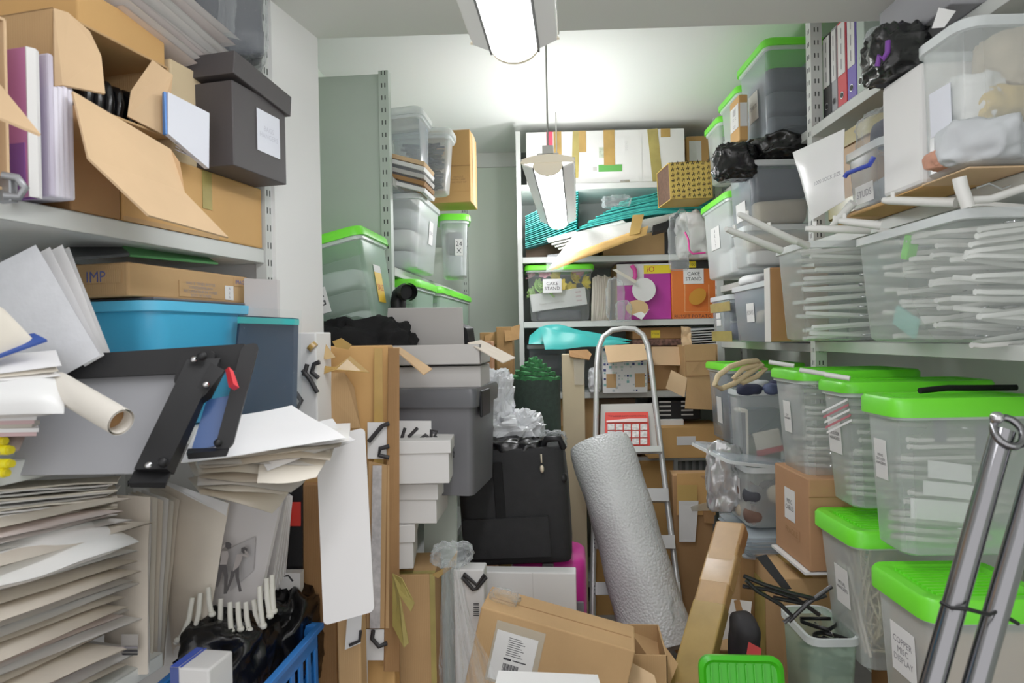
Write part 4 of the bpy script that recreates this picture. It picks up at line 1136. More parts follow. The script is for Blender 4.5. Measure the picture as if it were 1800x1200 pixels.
lumps(s, 2, [BEIGE, LGREY], ['beige cloth low in the farther third shelf tub', 'pale cloth high in the farther third shelf tub'], fill=0.8, seed=9)
# leaning tub
d = 2.16
cnr = W(668, 578, d)
w_, l_, h_ = 0.42, 0.31, 0.335
rm = Euler((0, R(-13.5), 0)).to_matrix()
base = cnr + rm @ Vector((-w_ * 0.94 / 2, l_ * 0.94 / 2, 0))
s = S(base, w_, l_, h_, 0)
t = tub(s, 'big clear tub with lime lid leaning over on black cloth', LIME, CLEARG, 0.88, rot=(0, R(-13.5), 0), decals=[
    ('n', (0.4, 0.3, 0.64, 0.56), PAPER, dict(text='ING', ink=INK)), ('r', (0.3, 0.3, 0.55, 0.62), mat('yellow sticker', (240, 196, 50), 0.5), dict(text='SALE', ink=mat('red ink', (200, 50, 50), 0.6))), ('r', (0.3, 0.62, 0.55, 0.7), WHITE)])
for i in range(3):
    b = MB().blob(w_ * 0.74, l_ * 0.72, 0.07, i + 20, 0.08, 8, 22, 12, 0.3)
    tag(b.build('folded_cloth', (LGREY, GREYF, LGREY)[i], None, base + rm @ Vector((0, 0, 0.012 + 0.072 * i)), (0, R(-13.5), 0), smooth=180), ('pale', 'grey', 'whitish')[i] + ' folded cloth, ' + ('lowest', 'middle', 'topmost')[i] + ' layer inside the leaning lime lidded tub', 'cloth')
blob_at('black_cloth', 'heap of black cloth crushed under the leaning lime lidded tub', 'cloth', 556, 712, 566, 690, 2.12, 0.3, BLACKF, 3, 0.3, 9, True, 0.45)
s = CB(570, 690, 690, 1500, 2.15, 0.3); s.h += s.loc.z; s.loc.z = 0
carton(s, 'cardboard_box', 'tall carton under the black cloth heap, hidden behind the torn carton', m=CARDD)
t = thing('pipe_elbow', 'black plastic pipe elbow sticking up behind the grey box lid', 'pipe', W(700, 560, 2.4), 0)
o = t.location
b = MB(); b.tube([W(700, 570, 2.4) - o, W(700, 530, 2.4) - o, W(702, 518, 2.4) - o, W(709, 513, 2.38) - o, W(716, 513, 2.34) - o], 0.027, 14, cap=False); b.build('pipe', BLACKP, t, smooth=60)
b = MB(); b.tube([W(713, 513, 2.36) - o, W(719, 513, 2.33) - o], 0.031, 16, cap=False); b.tube([W(711, 513, 2.365) - o, W(712, 513, 2.36) - o], 0.026, 16); b.build('socket', BLACKP, t, smooth=60)
card('black_case', [(808, 566, 2.32), (832, 576, 2.3), (836, 606, 2.3), (808, 606, 2.32)], BLACKP, 'black plastic case corner showing right of the grey lid', 'case', thick=0.05)
# crumpled cartons by the back unit
CARDR = mat('crumpled kraft', (164, 126, 82), 0.85, var=0.3, scale=10, bump=0.8, bscale=30, spec=0.15)
s = CB(855, 886, 584, 1200, 3.62, 0.12); s.h += s.loc.z; s.loc.z = 0
t = carton(s, 'cardboard_box', 'tall crumpled brown carton left of the back shelving, the shorter one', m=CARDR)
polycard('flap', [(852, 590, 3.6), (884, 578, 3.6), (886, 600, 3.58), (852, 612, 3.58)], CARDR, t)
s = CB(884, 912, 574, 1200, 3.55, 0.12); s.h += s.loc.z; s.loc.z = 0
t = carton(s, 'cardboard_box', 'tall crumpled brown carton touching the back shelving post', m=CARDR)
polycard('flap', [(886, 578, 3.54), (914, 570, 3.54), (912, 596, 3.52), (888, 600, 3.52)], CARDR, t)
s = CB(848, 876, 600, 1200, 3.2, 0.1); s.h += s.loc.z; s.loc.z = 0
carton(s, 'cardboard_box', 'slim carton standing behind the white plastic bags', m=mat('ruddy card', (176, 126, 90), 0.8, var=0.1))
# ================================================================ centre floor heap
# turf roll
GRN = mat('turf green', (48, 112, 62), 0.95, var=0.4, scale=60, bump=1.0, bscale=220)
GRD = mat('turf backing', (44, 58, 50), 0.9, var=0.2, scale=50, bump=0.5, bscale=120)
p = W(937, 668, 3.0)
HT = p.z
t = thing('turf_roll', 'dark green roll of artificial turf standing on end, centre coiling upward', 'turf roll', (p.x, p.y + 0.12, 0), 0)
turns, rmax = 5.2, 0.122
def spiral(z0f, z1f, th, N=220):
    outer = []
    for i in range(N + 1):
        k = i / N
        a = k * turns * 2 * math.pi + 0.6
        r = 0.018 + (rmax - 0.018) * k
        outer.append((a, r, k))
    rings = []
    for a, r, k in outer:
        c, s_ = math.cos(a), math.sin(a)
        z0, z1 = z0f(k), z1f(k)
        rings.append([((r - th) * c, (r - th) * s_, z0), (r * c, r * s_, z0), (r * c, r * s_, z1), ((r - th) * c, (r - th) * s_, z1)])
    return rings
ztop = lambda k: HT + 0.1 * (1 - k) ** 0.9
b = MB(); b.loft(spiral(lambda k: 0.0 if k > 0.75 else HT - 0.1, lambda k: ztop(k) - 0.014, 0.012)); b.build('backing', GRD, t, smooth=50)
b = MB()
rg = spiral(lambda k: ztop(k) - 0.016, lambda k: ztop(k), 0.018)
rg = [[(x * (1 + 0.02 * math.sin(i * 2.9 + j)), y * (1 + 0.02 * math.sin(i * 3.7 + j)), z + 0.003 * math.sin(i * 5.3 + j * 2)) for j, (x, y, z) in enumerate(r)] for i, r in enumerate(rg)]
b.loft(rg); b.build('grass_pile', GRN, t)
# tall slim carton
s = CB(998, 1037, 622, 1200, 3.42, 0.1); s.h += s.loc.z; s.loc.z = 0
t = carton(s, 'cardboard_box', 'tall slim pale carton with clear tape standing right of the turf roll', m=mat('pale kraft', (196, 180, 148), 0.8, var=0.05))
polycard('tape', [(1008, 632, 3.4), (1028, 632, 3.4), (1026, 676, 3.4), (1010, 676, 3.4)], TAPEC, t, thick=0.001)
polycard('flap', [(1000, 616, 3.4), (1032, 614, 3.44), (1040, 622, 3.4), (1036, 632, 3.38), (1002, 626, 3.38)], CARDD, t)
# black case on pink case
BLKC = mat('black nylon', (30, 30, 32), 0.85, var=0.15, scale=30, bump=0.3, bscale=200)
s = CB(812, 1006, 790, 994, 2.34, 0.3)
t = thing('soft_suitcase', 'large black fabric suitcase in the middle of the heap, under silver white bags', 'suitcase', s.loc, (0, R(-3), 0.0))
b = MB(); b.loft([rr(s.w * 0.97, s.l * 0.9, 0.03, 0), rr(s.w, s.l, 0.04, 0.025), rr(s.w * 1.01, s.l, 0.045, s.h * 0.6), rr(s.w * 0.97, s.l * 0.98, 0.05, s.h - 0.02), rr(s.w * 0.9, s.l * 0.9, 0.05, s.h)]); b.build('body', BLKC, t, smooth=50, bevel=0.004)
b = MB(); b.box(-s.w * 0.16, -s.l / 2 - 0.008, 0.13, -s.w * 0.07, -s.l / 2 + 0.02, s.h * 0.9); b.build('strap', BLACKF, t, bevel=0.004)
b = MB(); b.loft([rr(s.w * 0.8, 0.02, 0.006, 0.03, ox=-0.03, oy=-s.l / 2), rr(s.w * 0.8, 0.028, 0.008, s.h * 0.42, ox=-0.03, oy=-s.l / 2)]); b.build('front_pocket', BLKC, t, smooth=50)
b = MB(); b.tube([(s.w * 0.29, -s.l / 2 - 0.006, s.h * 0.95), (s.w * 0.29, -s.l / 2 - 0.014, s.h * 0.88)], 0.003, 6); b.sphere((s.w * 0.29, -s.l / 2 - 0.016, s.h * 0.83), 0.009, 10, sq=(0.8, 0.6, 1.6)); b.build('zip_pull', mat('brassy cream', (214, 200, 176), 0.35, 0.3), t, smooth=180)
b = MB(); b.sphere((s.w * 0.47, -s.l / 2 + 0.03, s.h * 0.72), 0.02, 12, sq=(0.8, 1, 1)); b.build('wheel', BLACKP, t, smooth=180)
b = MB(); b.tube([(s.w * 0.3, -0.1, s.h * 0.99), (s.w * 0.34, -0.12, s.h + 0.025), (s.w * 0.46, -0.12, s.h + 0.025), (s.w * 0.49, -0.1, s.h * 0.97)], 0.012, 8); b.build('handle', BLACKP, t, smooth=60)
PNK = mat('pink shell', (196, 42, 140), 0.3)
s = CB(902, 1036, 985, 1300, 2.42, 0.26); s.h += s.loc.z; s.loc.z = 0
t = thing('hard_suitcase', 'bright pink hard shell suitcase under the black suitcase', 'suitcase', s.loc, s.rz)
b = MB(); b.loft([rr(s.w * 0.9, s.l * 0.9, 0.04, 0.0), rr(s.w, s.l, 0.05, 0.03), rr(s.w, s.l, 0.05, s.h - 0.04), rr(s.w * 0.97, s.l * 0.95, 0.05, s.h - 0.015), rr(s.w * 0.88, s.l * 0.82, 0.05, s.h)]); b.build('shell', PNK, t, smooth=60)
for k in (-0.3, -0.1, 0.1, 0.3):
    b = MB(); b.box(s.w * k - 0.008, -s.l / 2 - 0.003, 0.05, s.w * k + 0.008, -s.l / 2 + 0.004, s.h - 0.06); b.build('ridge', PNK, t, bevel=0.003)
b = MB(); b.box(s.w * 0.0 - 0.02, -s.l * 0.4, s.h - 0.002, 0.02, s.l * 0.4, s.h + 0.01); b.box(-0.02, -s.l / 2 - 0.004, s.h - 0.04, 0.02, -s.l * 0.38, s.h - 0.008); b.build('grip', mat('suitcase grey', (130, 126, 134), 0.4), t, bevel=0.004)
b = MB(); b.box(s.w * 0.36, -s.l / 2 - 0.008, s.h - 0.26, s.w * 0.46, -s.l / 2 + 0.002, s.h - 0.14); b.build('lock', mat('suitcase grey', (130, 126, 134), 0.4), t, bevel=0.004)
# silver white bags
SILV = mat('silver white polythene', (212, 214, 218), 0.22, bump=0.6, bscale=16)
blob_at('plastic_bag', 'crumpled white plastic bag standing between grey crate and turf roll', 'plastic bag', 848, 896, 662, 745, 2.5, 0.12, SILV, 12, 0.5, 9, True, nu=26, nv=16, flat=True)
blob_at('plastic_bag', 'crumpled silver white plastic bag draped on top of the black suitcase', 'plastic bag', 852, 942, 735, 798, 2.42, 0.18, SILV, 15, 0.5, 8, True, nu=32, nv=16, flat=True)
blob_at('plastic_bag', 'black inside of a plastic bag poking out beneath the silver bag', 'plastic bag', 846, 950, 772, 804, 2.36, 0.14, BLACKB, 17, 0.3, 12, True)
blob_at('plastic_bag', 'small clear plastic twist beside the black suitcase handle', 'plastic bag', 948, 992, 762, 792, 2.42, 0.07, WRAP, 19, 0.35, 20, True)
# white box, logo box, brown carton in front
s = CB(846, 1018, 1005, 1330, 2.2, 0.06); s.h += s.loc.z; s.loc.z = 0
carton(s, 'cardboard_box', 'plain white flat carton standing in front of the pink suitcase', m=WHITE, decals=[('n', (0.56, 0, 0.563, 1), GREYC, dict(name='seam'))])
s = CB(803, 857, 1000, 1330, 2.1, 0.07); s.h += s.loc.z; s.loc.z = 0
t = carton(s, 'cardboard_box', 'white carton printed with a black square outline and barcode, left of the plain white carton', m=WHITE)
ptube('lettering', [(815, 1008, 2.09), (838, 1028, 2.09), (852, 1010, 2.09)], 0.006, LOGO, parent=t)
ptube('lettering', [(812, 1014, 2.09), (832, 1036, 2.09), (838, 1034, 2.09), (855, 1014, 2.09)], 0.006, LOGO, parent=t)
for i in range(7):
    polycard('barcode', [(832, 1060 + i * 3.4, 2.08), (842, 1060 + i * 3.4, 2.08), (842, 1062 + i * 3.4 - (i % 2), 2.08), (832, 1062 + i * 3.4 - (i % 2), 2.08)], INK, t, thick=0.0005)
d = 1.78
tl = W(846, 1066, d)
rm = Euler((0, R(13.5), R(-4))).to_matrix()
w_, l_, h_ = 0.405, 0.15, 0.26
base = tl + rm @ Vector((w_ / 2, l_ / 2, -h_))
t = thing('cardboard_box', 'large brown parcel carton with a white delivery label, tilted at the bottom centre', 'box', base, Euler((0, R(13.5), R(-4))))
b = MB().cbox(w_, l_, h_); b.build('body', CARD, t, bevel=0.004)
b = MB().box(-w_ / 2 + 0.01, -0.004, h_, w_ / 2 - 0.01, 0.0, h_ + 0.001); b.build('seam', CARDD, t)
decal(t, 'n', (w_, l_, h_), (0.12, 0.3, 0.44, 0.92), TAPEC, 'document_pouch')
decal(t, 'n', (w_, l_, h_), (0.135, 0.33, 0.405, 0.83), WHITE, 'delivery_label', off=0.0022)
lines = MB()
lines.M = FACES['n'](w_, l_, h_)
U = lambda u: (u - 0.5) * w_
V = lambda v: (v - 0.5) * h_
for i in range(9):
    lines.box(U(0.22), V(0.78 - 0.022 * i), 0.0028, U(0.3 + 0.015 * ((i * 7) % 3)), V(0.786 - 0.022 * i), 0.0032)
lines.box(U(0.21), V(0.555), 0.0028, U(0.262), V(0.575), 0.0032); lines.box(U(0.27), V(0.56), 0.0028, U(0.36), V(0.572), 0.0032)
for k in range(16):
    lines.box(U(0.215 + 0.0065 * k), V(0.44), 0.0028, U(0.2185 + 0.0065 * k + 0.001 * (k % 3)), V(0.52), 0.0032)
for k in range(22):
    lines.box(U(0.215 + 0.0068 * k), V(0.33), 0.0028, U(0.2178 + 0.0068 * k + 0.0012 * (k % 3)), V(0.415), 0.0032)
lines.build('label_print', INK, t)
b = MB().blob(0.07, 0.05, 0.03, 2, 0.4, 26, 24, 12, 0.8, True); b.build('film_scrap', WRAP, t, (-w_ / 2 + 0.05, 0, h_ - 0.004), smooth=180)
# supports and open carton at the right of the parcel
s = S((base.x - 0.02, base.y + 0.02, 0), 0.5, 0.3, base.z - 0.06, 0)
carton(s, 'cardboard_box', 'big brown carton low in the heap, under the tilted parcel', m=CARDD)
t = opencarton(CB(1106, 1176, 1150, 1330, 1.86, 0.2), 'cardboard_box', 'open brown carton with spread flaps, right of the tilted parcel', CARD, 't')
polycard('flap', [(1106, 1106, 2.06), (1168, 1134, 2.04), (1192, 1166, 1.98), (1176, 1206, 1.92), (1108, 1160, 2.05)], CARD, t)
polycard('flap', [(1100, 1158, 1.84), (1150, 1186, 1.8), (1158, 1214, 1.76), (1100, 1196, 1.78)], CARDL, t)
card('white_tray', [(876, 1184, 1.62), (1050, 1192, 1.62), (1060, 1226, 1.55), (866, 1226, 1.55)], WHITE, 'white card edge at the bottom centre below the parcel', 'card', thick=0.01)
# bubble wrap roll
BUB = mat('bubble wrap', (206, 208, 208), 0.25, spec=0.6)
nt = BUB.node_tree
vo = nt.nodes.new('ShaderNodeTexVoronoi'); vo.inputs['Scale'].default_value = 105
tc = nt.nodes.new('ShaderNodeTexCoord'); nt.links.new(tc.outputs['Object'], vo.inputs['Vector'])
bp = nt.nodes.new('ShaderNodeBump'); bp.inputs['Strength'].default_value = 0.8; bp.inputs['Distance'].default_value = 0.003; bp.invert = True
nt.links.new(vo.outputs['Distance'], bp.inputs['Height']); nt.links.new(bp.outputs['Normal'], nt.nodes['Principled BSDF'].inputs['Normal'])
a, c = W(1054, 782, 3.02), W(1158, 1120, 2.62)
t = thing('bubble_wrap_roll', 'tall translucent roll of bubble wrap leaning in front of the ladder', 'bubble wrap', c, 0)
ax = (a - c); L = ax.length; axn = ax.normalized()
x = axn.orthogonal().normalized(); y = axn.cross(x)
b = MB()
rings = []
NR = 40
for j in range(NR + 1):
    k = j / NR
    o = -axn * 0.05 + axn * (L + 0.05) * k
    r0 = 0.135 + 0.002 * math.sin(k * 9) + 0.002 * math.sin(k * 23)
    if j == NR: r0 *= 0.97
    rings.append([o + (x * math.cos(q) + y * math.sin(q)) * (r0 + 0.005 * math.sin(3 * q + 6 * k)) for q in [2 * math.pi * i / 48 for i in range(48)]])
b.loft(rings)
b.build('roll', BUB, t, smooth=60)
ptube('loose_edge', [(1092, 792, 2.88), (1112, 838, 2.84), (1146, 930, 2.74), (1178, 1030, 2.62), (1196, 1096, 2.54)], 0.008, WRAP, parent=t)
card('loose_sheet', [(1172, 1046, 2.56), (1192, 1060, 2.58), (1206, 1106, 2.54), (1186, 1110, 2.5)], WRAP, parent=t, n=10, wob=0.02, freq=20)
# step ladder
t = thing('step_ladder', 'aluminium step ladder with rounded hoop top leaning on the back shelving', 'ladder', W(1120, 1190, 2.9), 0)
def dl(y): return 3.5 - (y - 577) / 600 * 0.62
hoop = [(1040, 1160), (1047, 760), (1049, 640), (1052, 612), (1060, 592), (1076, 580), (1096, 577), (1116, 578), (1130, 588), (1139, 608), (1144, 640), (1163, 800), (1180, 940), (1197, 1075), (1206, 1180)]
ptube('hoop_rail', [(a_, b_, dl(b_)) for a_, b_ in hoop], 0.0135, ALU, parent=t, n=10)
for (xa, xb, y0, y1) in ((1112, 1170, 861, 883), (1124, 1181, 942, 965), (1134, 1190, 1024, 1046), (1150, 1200, 1105, 1125)):
    x0l = 1044
    dd = dl(y0)
    card('step', [(x0l, y0, dd), (xb, y0, dd), (xb + 1, y1, dd - 0.02), (x0l, y1, dd - 0.02)], ALU, parent=t, thick=0.06)
    for q in (0.2, 0.5, 0.8):
        yy = y0 + (y1 - y0) * q
        card('tread_groove', [(x0l, yy, dd - 0.055), (xb, yy, dd - 0.055), (xb, yy + 2, dd - 0.055), (x0l, yy + 2, dd - 0.055)], GREYF, parent=t, thick=0.002, n=1)
card('platform', [(1056, 712, 3.42), (1146, 710, 3.42), (1156, 796, 3.3), (1054, 798, 3.3)], mat('platform grey', (188, 186, 180), 0.5), parent=t, thick=0.012)
card('platform_bar', [(1050, 789, 3.27), (1162, 787, 3.27), (1163, 797, 3.25), (1050, 799, 3.25)], ALU, parent=t, thick=0.02)
sg = card('safety_sign', [(1064, 725, 3.37), (1139, 724, 3.37), (1143, 783, 3.29), (1062, 785, 3.29)], mat('sign red', (226, 66, 56), 0.5), parent=t, thick=0.003, label='red and white safety instruction sticker')
cells = []
for r_ in range(3):
    for c_ in range(5):
        xx0 = 1068 + 14.4 * c_; yy0 = 745 + 12.6 * r_
        dd = 3.335 - 0.026 * r_
        polycard('sign_cell', [(xx0, yy0, dd), (xx0 + 12, yy0 - 0.3, dd), (xx0 + 12, yy0 + 10.4, dd - 0.018), (xx0, yy0 + 10.6, dd - 0.018)], mat('sign cell', (218, 214, 212), 0.6, var=0.35, scale=90), t, thick=0.0008)
polycard('sign_cell', [(1066, 736, 3.36), (1138, 735, 3.345), (1138, 741, 3.335), (1066, 742, 3.335)], mat('sign cell pale', (226, 200, 196), 0.6), t, thick=0.0008)
bpy.context.view_layer.update()
b = MB(); b.M = t.matrix_world.inverted() @ Matrix.Translation(W(1102, 731, 3.35)) @ Matrix.Rotation(R(80), 4, 'X'); b.text('STEP LADDER SAFETY INSTRUCTIONS', 1, fit=(0.185, 0.016), align='CENTER'); b.build('sign_lettering', INK, t)
# framed boards behind the ladder
t = thing('framed_board', 'large metal framed brown board standing behind the ladder', 'framed board', W(1115, 1100, 3.72), 0)
card('backing_board', [(1046, 808, 3.72), (1184, 806, 3.72), (1186, 1120, 3.66), (1046, 1120, 3.66)], CARDO, parent=t, thick=0.006)
for q in ([(1040, 803), (1190, 802), (1190, 808), (1040, 809)], [(1183, 803), (1190, 803), (1192, 1120), (1185, 1120)], [(1040, 804), (1047, 804), (1047, 1120), (1040, 1120)]):
    card('frame_bar', [(a_, b_, 3.70 - (b_ - 803) * 0.0002) for a_, b_ in q], mat('dull frame', (150, 152, 152), 0.35, 0.7), parent=t, thick=0.02, n=1)
t = thing('slatted_sheet', 'grey slatted metal sheet behind the framed board, low at the right', 'metal sheet', W(1220, 1100, 3.8), 0)
card('panel', [(1188, 810, 3.8), (1258, 808, 3.8), (1258, 1120, 3.78), (1188, 1120, 3.78)], mat('slat grey', (96, 100, 100), 0.6), parent=t, thick=0.006)
for i in range(6):
    x = 1192 + 12 * i
    card('slat', [(x, 810, 3.785), (x + 6, 810, 3.785), (x + 6, 1100, 3.765), (x, 1100, 3.765)], mat('slat pale', (128, 132, 132), 0.5), parent=t, thick=0.006, n=1)
card('rail', [(1188, 803, 3.78), (1262, 801, 3.78), (1262, 807, 3.78), (1188, 809, 3.78)], ALU, parent=t, thick=0.02, n=1)
# carton with label and tape, right of the ladder
s = CB(1191, 1259, 834, 1300, 3.2, 0.12); s.h += s.loc.z; s.loc.z = 0
t = carton(s, 'cardboard_box', 'tall brown carton with white address label and torn tape, right of the ladder', m=mat('mid kraft', (178, 136, 92), 0.8, var=0.1, scale=4))
polycard('torn_flap', [(1190, 832, 3.19), (1258, 830, 3.19), (1258, 905, 3.17), (1190, 905, 3.17)], CARDO, t)
polycard('kraft_patch', [(1191, 852, 3.165), (1226, 852, 3.165), (1226, 880, 3.165), (1191, 880, 3.165)], mat('mustard', (202, 166, 92), 0.6), t, thick=0.001)
polycard('address_label', [(1193, 880, 3.16), (1228, 880, 3.16), (1222, 952, 3.15), (1194, 952, 3.16)], WHITE, t, thick=0.001)
polycard('tape', [(1214, 890, 3.155), (1258, 878, 3.155), (1258, 897, 3.155), (1216, 898, 3.155)], TAPEC, t, thick=0.001)
polycard('torn_flap', [(1236, 897, 3.165), (1256, 899, 3.165), (1255, 920, 3.15), (1238, 918, 3.15)], CARDD, t)
# long taped parcel leaning
a, c = W(1288, 925, 2.36), W(1200, 1250, 1.92)
t = thing('long_parcel', 'long thin parcel wrapped in brown tape leaning at the bottom centre right', 'parcel', c, 0)
ax = (a - c); L = ax.length; zz = ax.normalized()
xx = Vector((0.82, -0.57, 0.0)); xx = (xx - zz * xx.dot(zz)).normalized(); yy = zz.cross(xx)
mm = Matrix(((xx.x, yy.x, zz.x), (xx.y, yy.y, zz.y), (xx.z, yy.z, zz.z))).to_4x4()
t.rotation_euler = mm.to_euler()
b = MB()
for q in range(14):
    pass
b.grid(lambda u, v: (0, 0, 0), 1, 1) if False else None
b.loft([[(sx * 0.05 * (1 + 0.05 * math.sin(q * 2.2 + sx)), sy * 0.026 * (1 + 0.08 * math.sin(q * 1.7 + sy)), L * q / 13) for sx, sy in ((-1, -1), (1, -1), (1, 1), (-1, 1))] for q in range(0, 14, 13)])
b.build('body', mat('taped kraft', (180, 140, 88), 0.35, var=0.25, scale=9), t, bevel=0.008, segs=3)
for (z0, z1, m_) in ((0.86, 0.99, CARDD), (0.62, 0.8, mat('shiny kraft tape', (186, 148, 96), 0.2, var=0.25, scale=14)), (0.02, 0.52, mat('olive kraft tape', (172, 142, 82), 0.25, var=0.2, scale=10))):
    b = MB().box(-0.0515, -0.0268, L * z0, 0.0515, 0.0268, L * z1); b.build('tape', m_, t, bevel=0.006)
# ================================================================ back shelving contents
def BK(x0, x1, yt, yb, d=3.86, L=0.3):
    return CB(x0, x1, yt, yb, d, L, vp=VPB)
def onshelf(s, i):
    s.h = s.loc.z + s.h - ZB[i] - 0.001
    s.loc.z = ZB[i] + 0.001
    return s
PINKR = mat('pinkish red', (214, 66, 96), 0.6)
GRNP = mat('print green', (84, 160, 72), 0.6)
s = onshelf(BK(926, 1204, 229, 327, 3.86, 0.36), 0); s.loc.z += 0.003; s.h -= 0.003
D = (s.w, s.l, s.h)
carton(s, 'cardboard_box', 'long white carton patched with brown tape, on top of the back shelving', m=WHITE, decals=[
    ('n', (0.13, 0.0, 0.17, 1), PINKR, dict(name='red_print')), ('n', (0.175, 0.55, 0.225, 1), TAPE, dict(name='tape')), ('n', (0.29, 0.12, 0.335, 1), TAPEO, dict(name='tape', tilt=-3)),
    ('n', (0.335, 0.6, 0.38, 1), TAPE, dict(name='tape', off=0.002)), ('n', (0.425, 0.02, 0.73, 0.86), WHITE, dict(name='label')),
    ('n', (0.49, 0.34, 0.56, 1), TAPE, dict(name='tape', off=0.003)), ('n', (0.455, 0.22, 0.605, 0.35), GRNP, dict(name='green_print', off=0.0025)), ('n', (0.46, 0.48, 0.5, 0.68), mat('sage print', (190, 200, 180), 0.6, var=0.3, scale=60), dict(name='sage_print', off=0.0025)),
    ('n', (0.62, 0.56, 0.645, 0.82), WHITE, dict(name='small_print', text='===\n==\n===\n==\n==', ink=INKG, off=0.0025)), ('n', (0.42, 0.24, 0.445, 0.32), GREYC, dict(name='small_print', off=0.0025)),
    ('n', (0.78, 0.0, 0.845, 1), TAPEO, dict(name='tape', tilt=5)), ('n', (0.85, 0.84, 0.91, 1), TAPE, dict(name='tape')), ('n', (0.59, 0.0, 0.65, 0.06), TAPEO, dict(name='tape'))])
s = onshelf(BK(1208, 1247, 239, 327, 3.95, 0.22), 0)
carton(s, 'cardboard_box', 'small brown carton with a cut out white label, right of the long white carton', m=CARDO, decals=[('n', (0.12, 0.5, 0.66, 0.9), WHITE)])
# patterned bag-box sitting on the teal mailers
PAT = mat('mustard print', (206, 170, 84), 0.7, var=0.05)
s = CB(1178, 1254, 284, 349, 3.52, 0.24, vp=840)
t = thing('patterned_box', 'mustard open ended box printed all over with little black figures', 'box', s.loc, (0, R(-2), s.rz))
w_, l_, h_ = s.w, s.l, s.h
b = MB(); th = 0.004
b.box(-w_ / 2, -l_ / 2, 0, w_ / 2, l_ / 2, th); b.box(-w_ / 2, -l_ / 2, h_ - th, w_ / 2, l_ / 2, h_)
b.box(-w_ / 2, -l_ / 2, 0, w_ / 2, -l_ / 2 + th, h_); b.box(-w_ / 2, l_ / 2 - th, 0, w_ / 2, l_ / 2, h_); b.box(w_ / 2 - th, -l_ / 2, 0, w_ / 2, l_ / 2, h_)
b.mi = 1
def motif(M):
    b.M = M
    b.box(-0.008, -0.002, 0, 0.008, 0.001, 0.0008); b.box(-0.001, -0.001, 0, 0.002, 0.011, 0.0008); b.box(-0.006, -0.009, 0, -0.003, -0.001, 0.0008); b.box(0.003, -0.009, 0, 0.006, -0.001, 0.0008); b.box(0.006, 0.003, 0, 0.01, 0.006, 0.0008)
for i in range(8):
    for j in range(7):
        motif(FACES['n'](w_, l_, h_) @ Matrix.Translation((-w_ / 2 + 0.018 + i * (w_ - 0.03) / 7.2, -h_ / 2 + 0.014 + j * (h_ - 0.024) / 6 + (0.006 if i % 2 else 0), 0.0004)))
        if j < 5:
            motif(FACES['t'](w_, l_, h_) @ Matrix.Translation((-w_ / 2 + 0.018 + i * (w_ - 0.03) / 7.2, -l_ / 2 + 0.025 + j * 0.05, 0.0004)))
b.build('body', [PAT, mat('motif black', (40, 34, 34), 0.7)], t)
b = MB().box(-w_ / 2 - 0.05, -l_ / 2, 0.0, -w_ / 2, -l_ / 2 + 0.003, h_)
b = MB(); b.box(-w_ / 2 + 0.002, -l_ / 2 + 0.01, 0.006, -w_ / 2 + 0.004, l_ / 2 - 0.01, h_ - 0.006); b.build('dark_lining', mat('brown lining', (96, 66, 50), 0.8, var=0.3, scale=60), t)
# teal mailers in two heaps
TEALM = mat('teal mailer', (70, 200, 190), 0.45, var=0.08, scale=12)
TEALD = mat('teal mailer deep', (30, 138, 138), 0.45, var=0.1, scale=12)
def mailer(pts_front, back, m, label, grp, seed):
    P = WP(pts_front)
    Q = [p + back for p in P]
    base = Vector((sum(p.x for p in P) / len(P), sum(p.y for p in P) / len(P), min(p.z for p in P + Q)))
    n = len(P) - 1
    def fn(u, v):
        x = u * n
        i = min(n - 1, int(x))
        a = P[i].lerp(P[i + 1], x - i); c = Q[i].lerp(Q[i + 1], x - i)
        return a.lerp(c, v) - base + Vector((0, 0, 0.003 * noise.noise(Vector((a.x * 9, a.y * 9, 0)))))
    b = MB(); b.grid(fn, 10, 2, thick=0.0045)
    return tag(b.build('teal_mailer', m, None, base, smooth=50), label, 'envelope', grp)
for i in range(17):
    o = 0.4 * math.sin(i * 2.3)
    mailer([(923, 434 - 3.6 * i + 0.2 * i, 3.84), (960, 424 - 3.9 * i, 3.84), (1016 + o - (17 - i) * 0.2, 404 - 4.3 * i + o * 0.3, 3.86)], Vector((0.01, 0.26, 0.008)), TEALM if i % 3 else TEALD, 'teal mailing envelope in the left hand slanting heap behind the hanging lamp', 'teal mailers in the left heap', i)
for i in range(22):
    o = 3 * math.sin(i * 1.9)
    x0 = 1012 + 4.2 * i + o
    mailer([(x0, 404 - 2.6 * i, 3.80), (x0 + 70 - i, 386 - 2.2 * i, 3.82), (1160, 374 - 2.0 * i, 3.84), (1252, 375 - 1.9 * i, 3.86)], Vector((0.01, 0.26, 0.012)), TEALM if i % 4 else TEALD, 'teal mailing envelope in the right hand heap under the mustard patterned box', 'teal mailers in the right heap', i + 40)
blob_at('plastic_bag', 'small clear plastic bag lying between the two teal heaps', 'plastic bag', 1062, 1108, 342, 362, 3.78, 0.1, WRAP, 5, 0.3, 22, True)
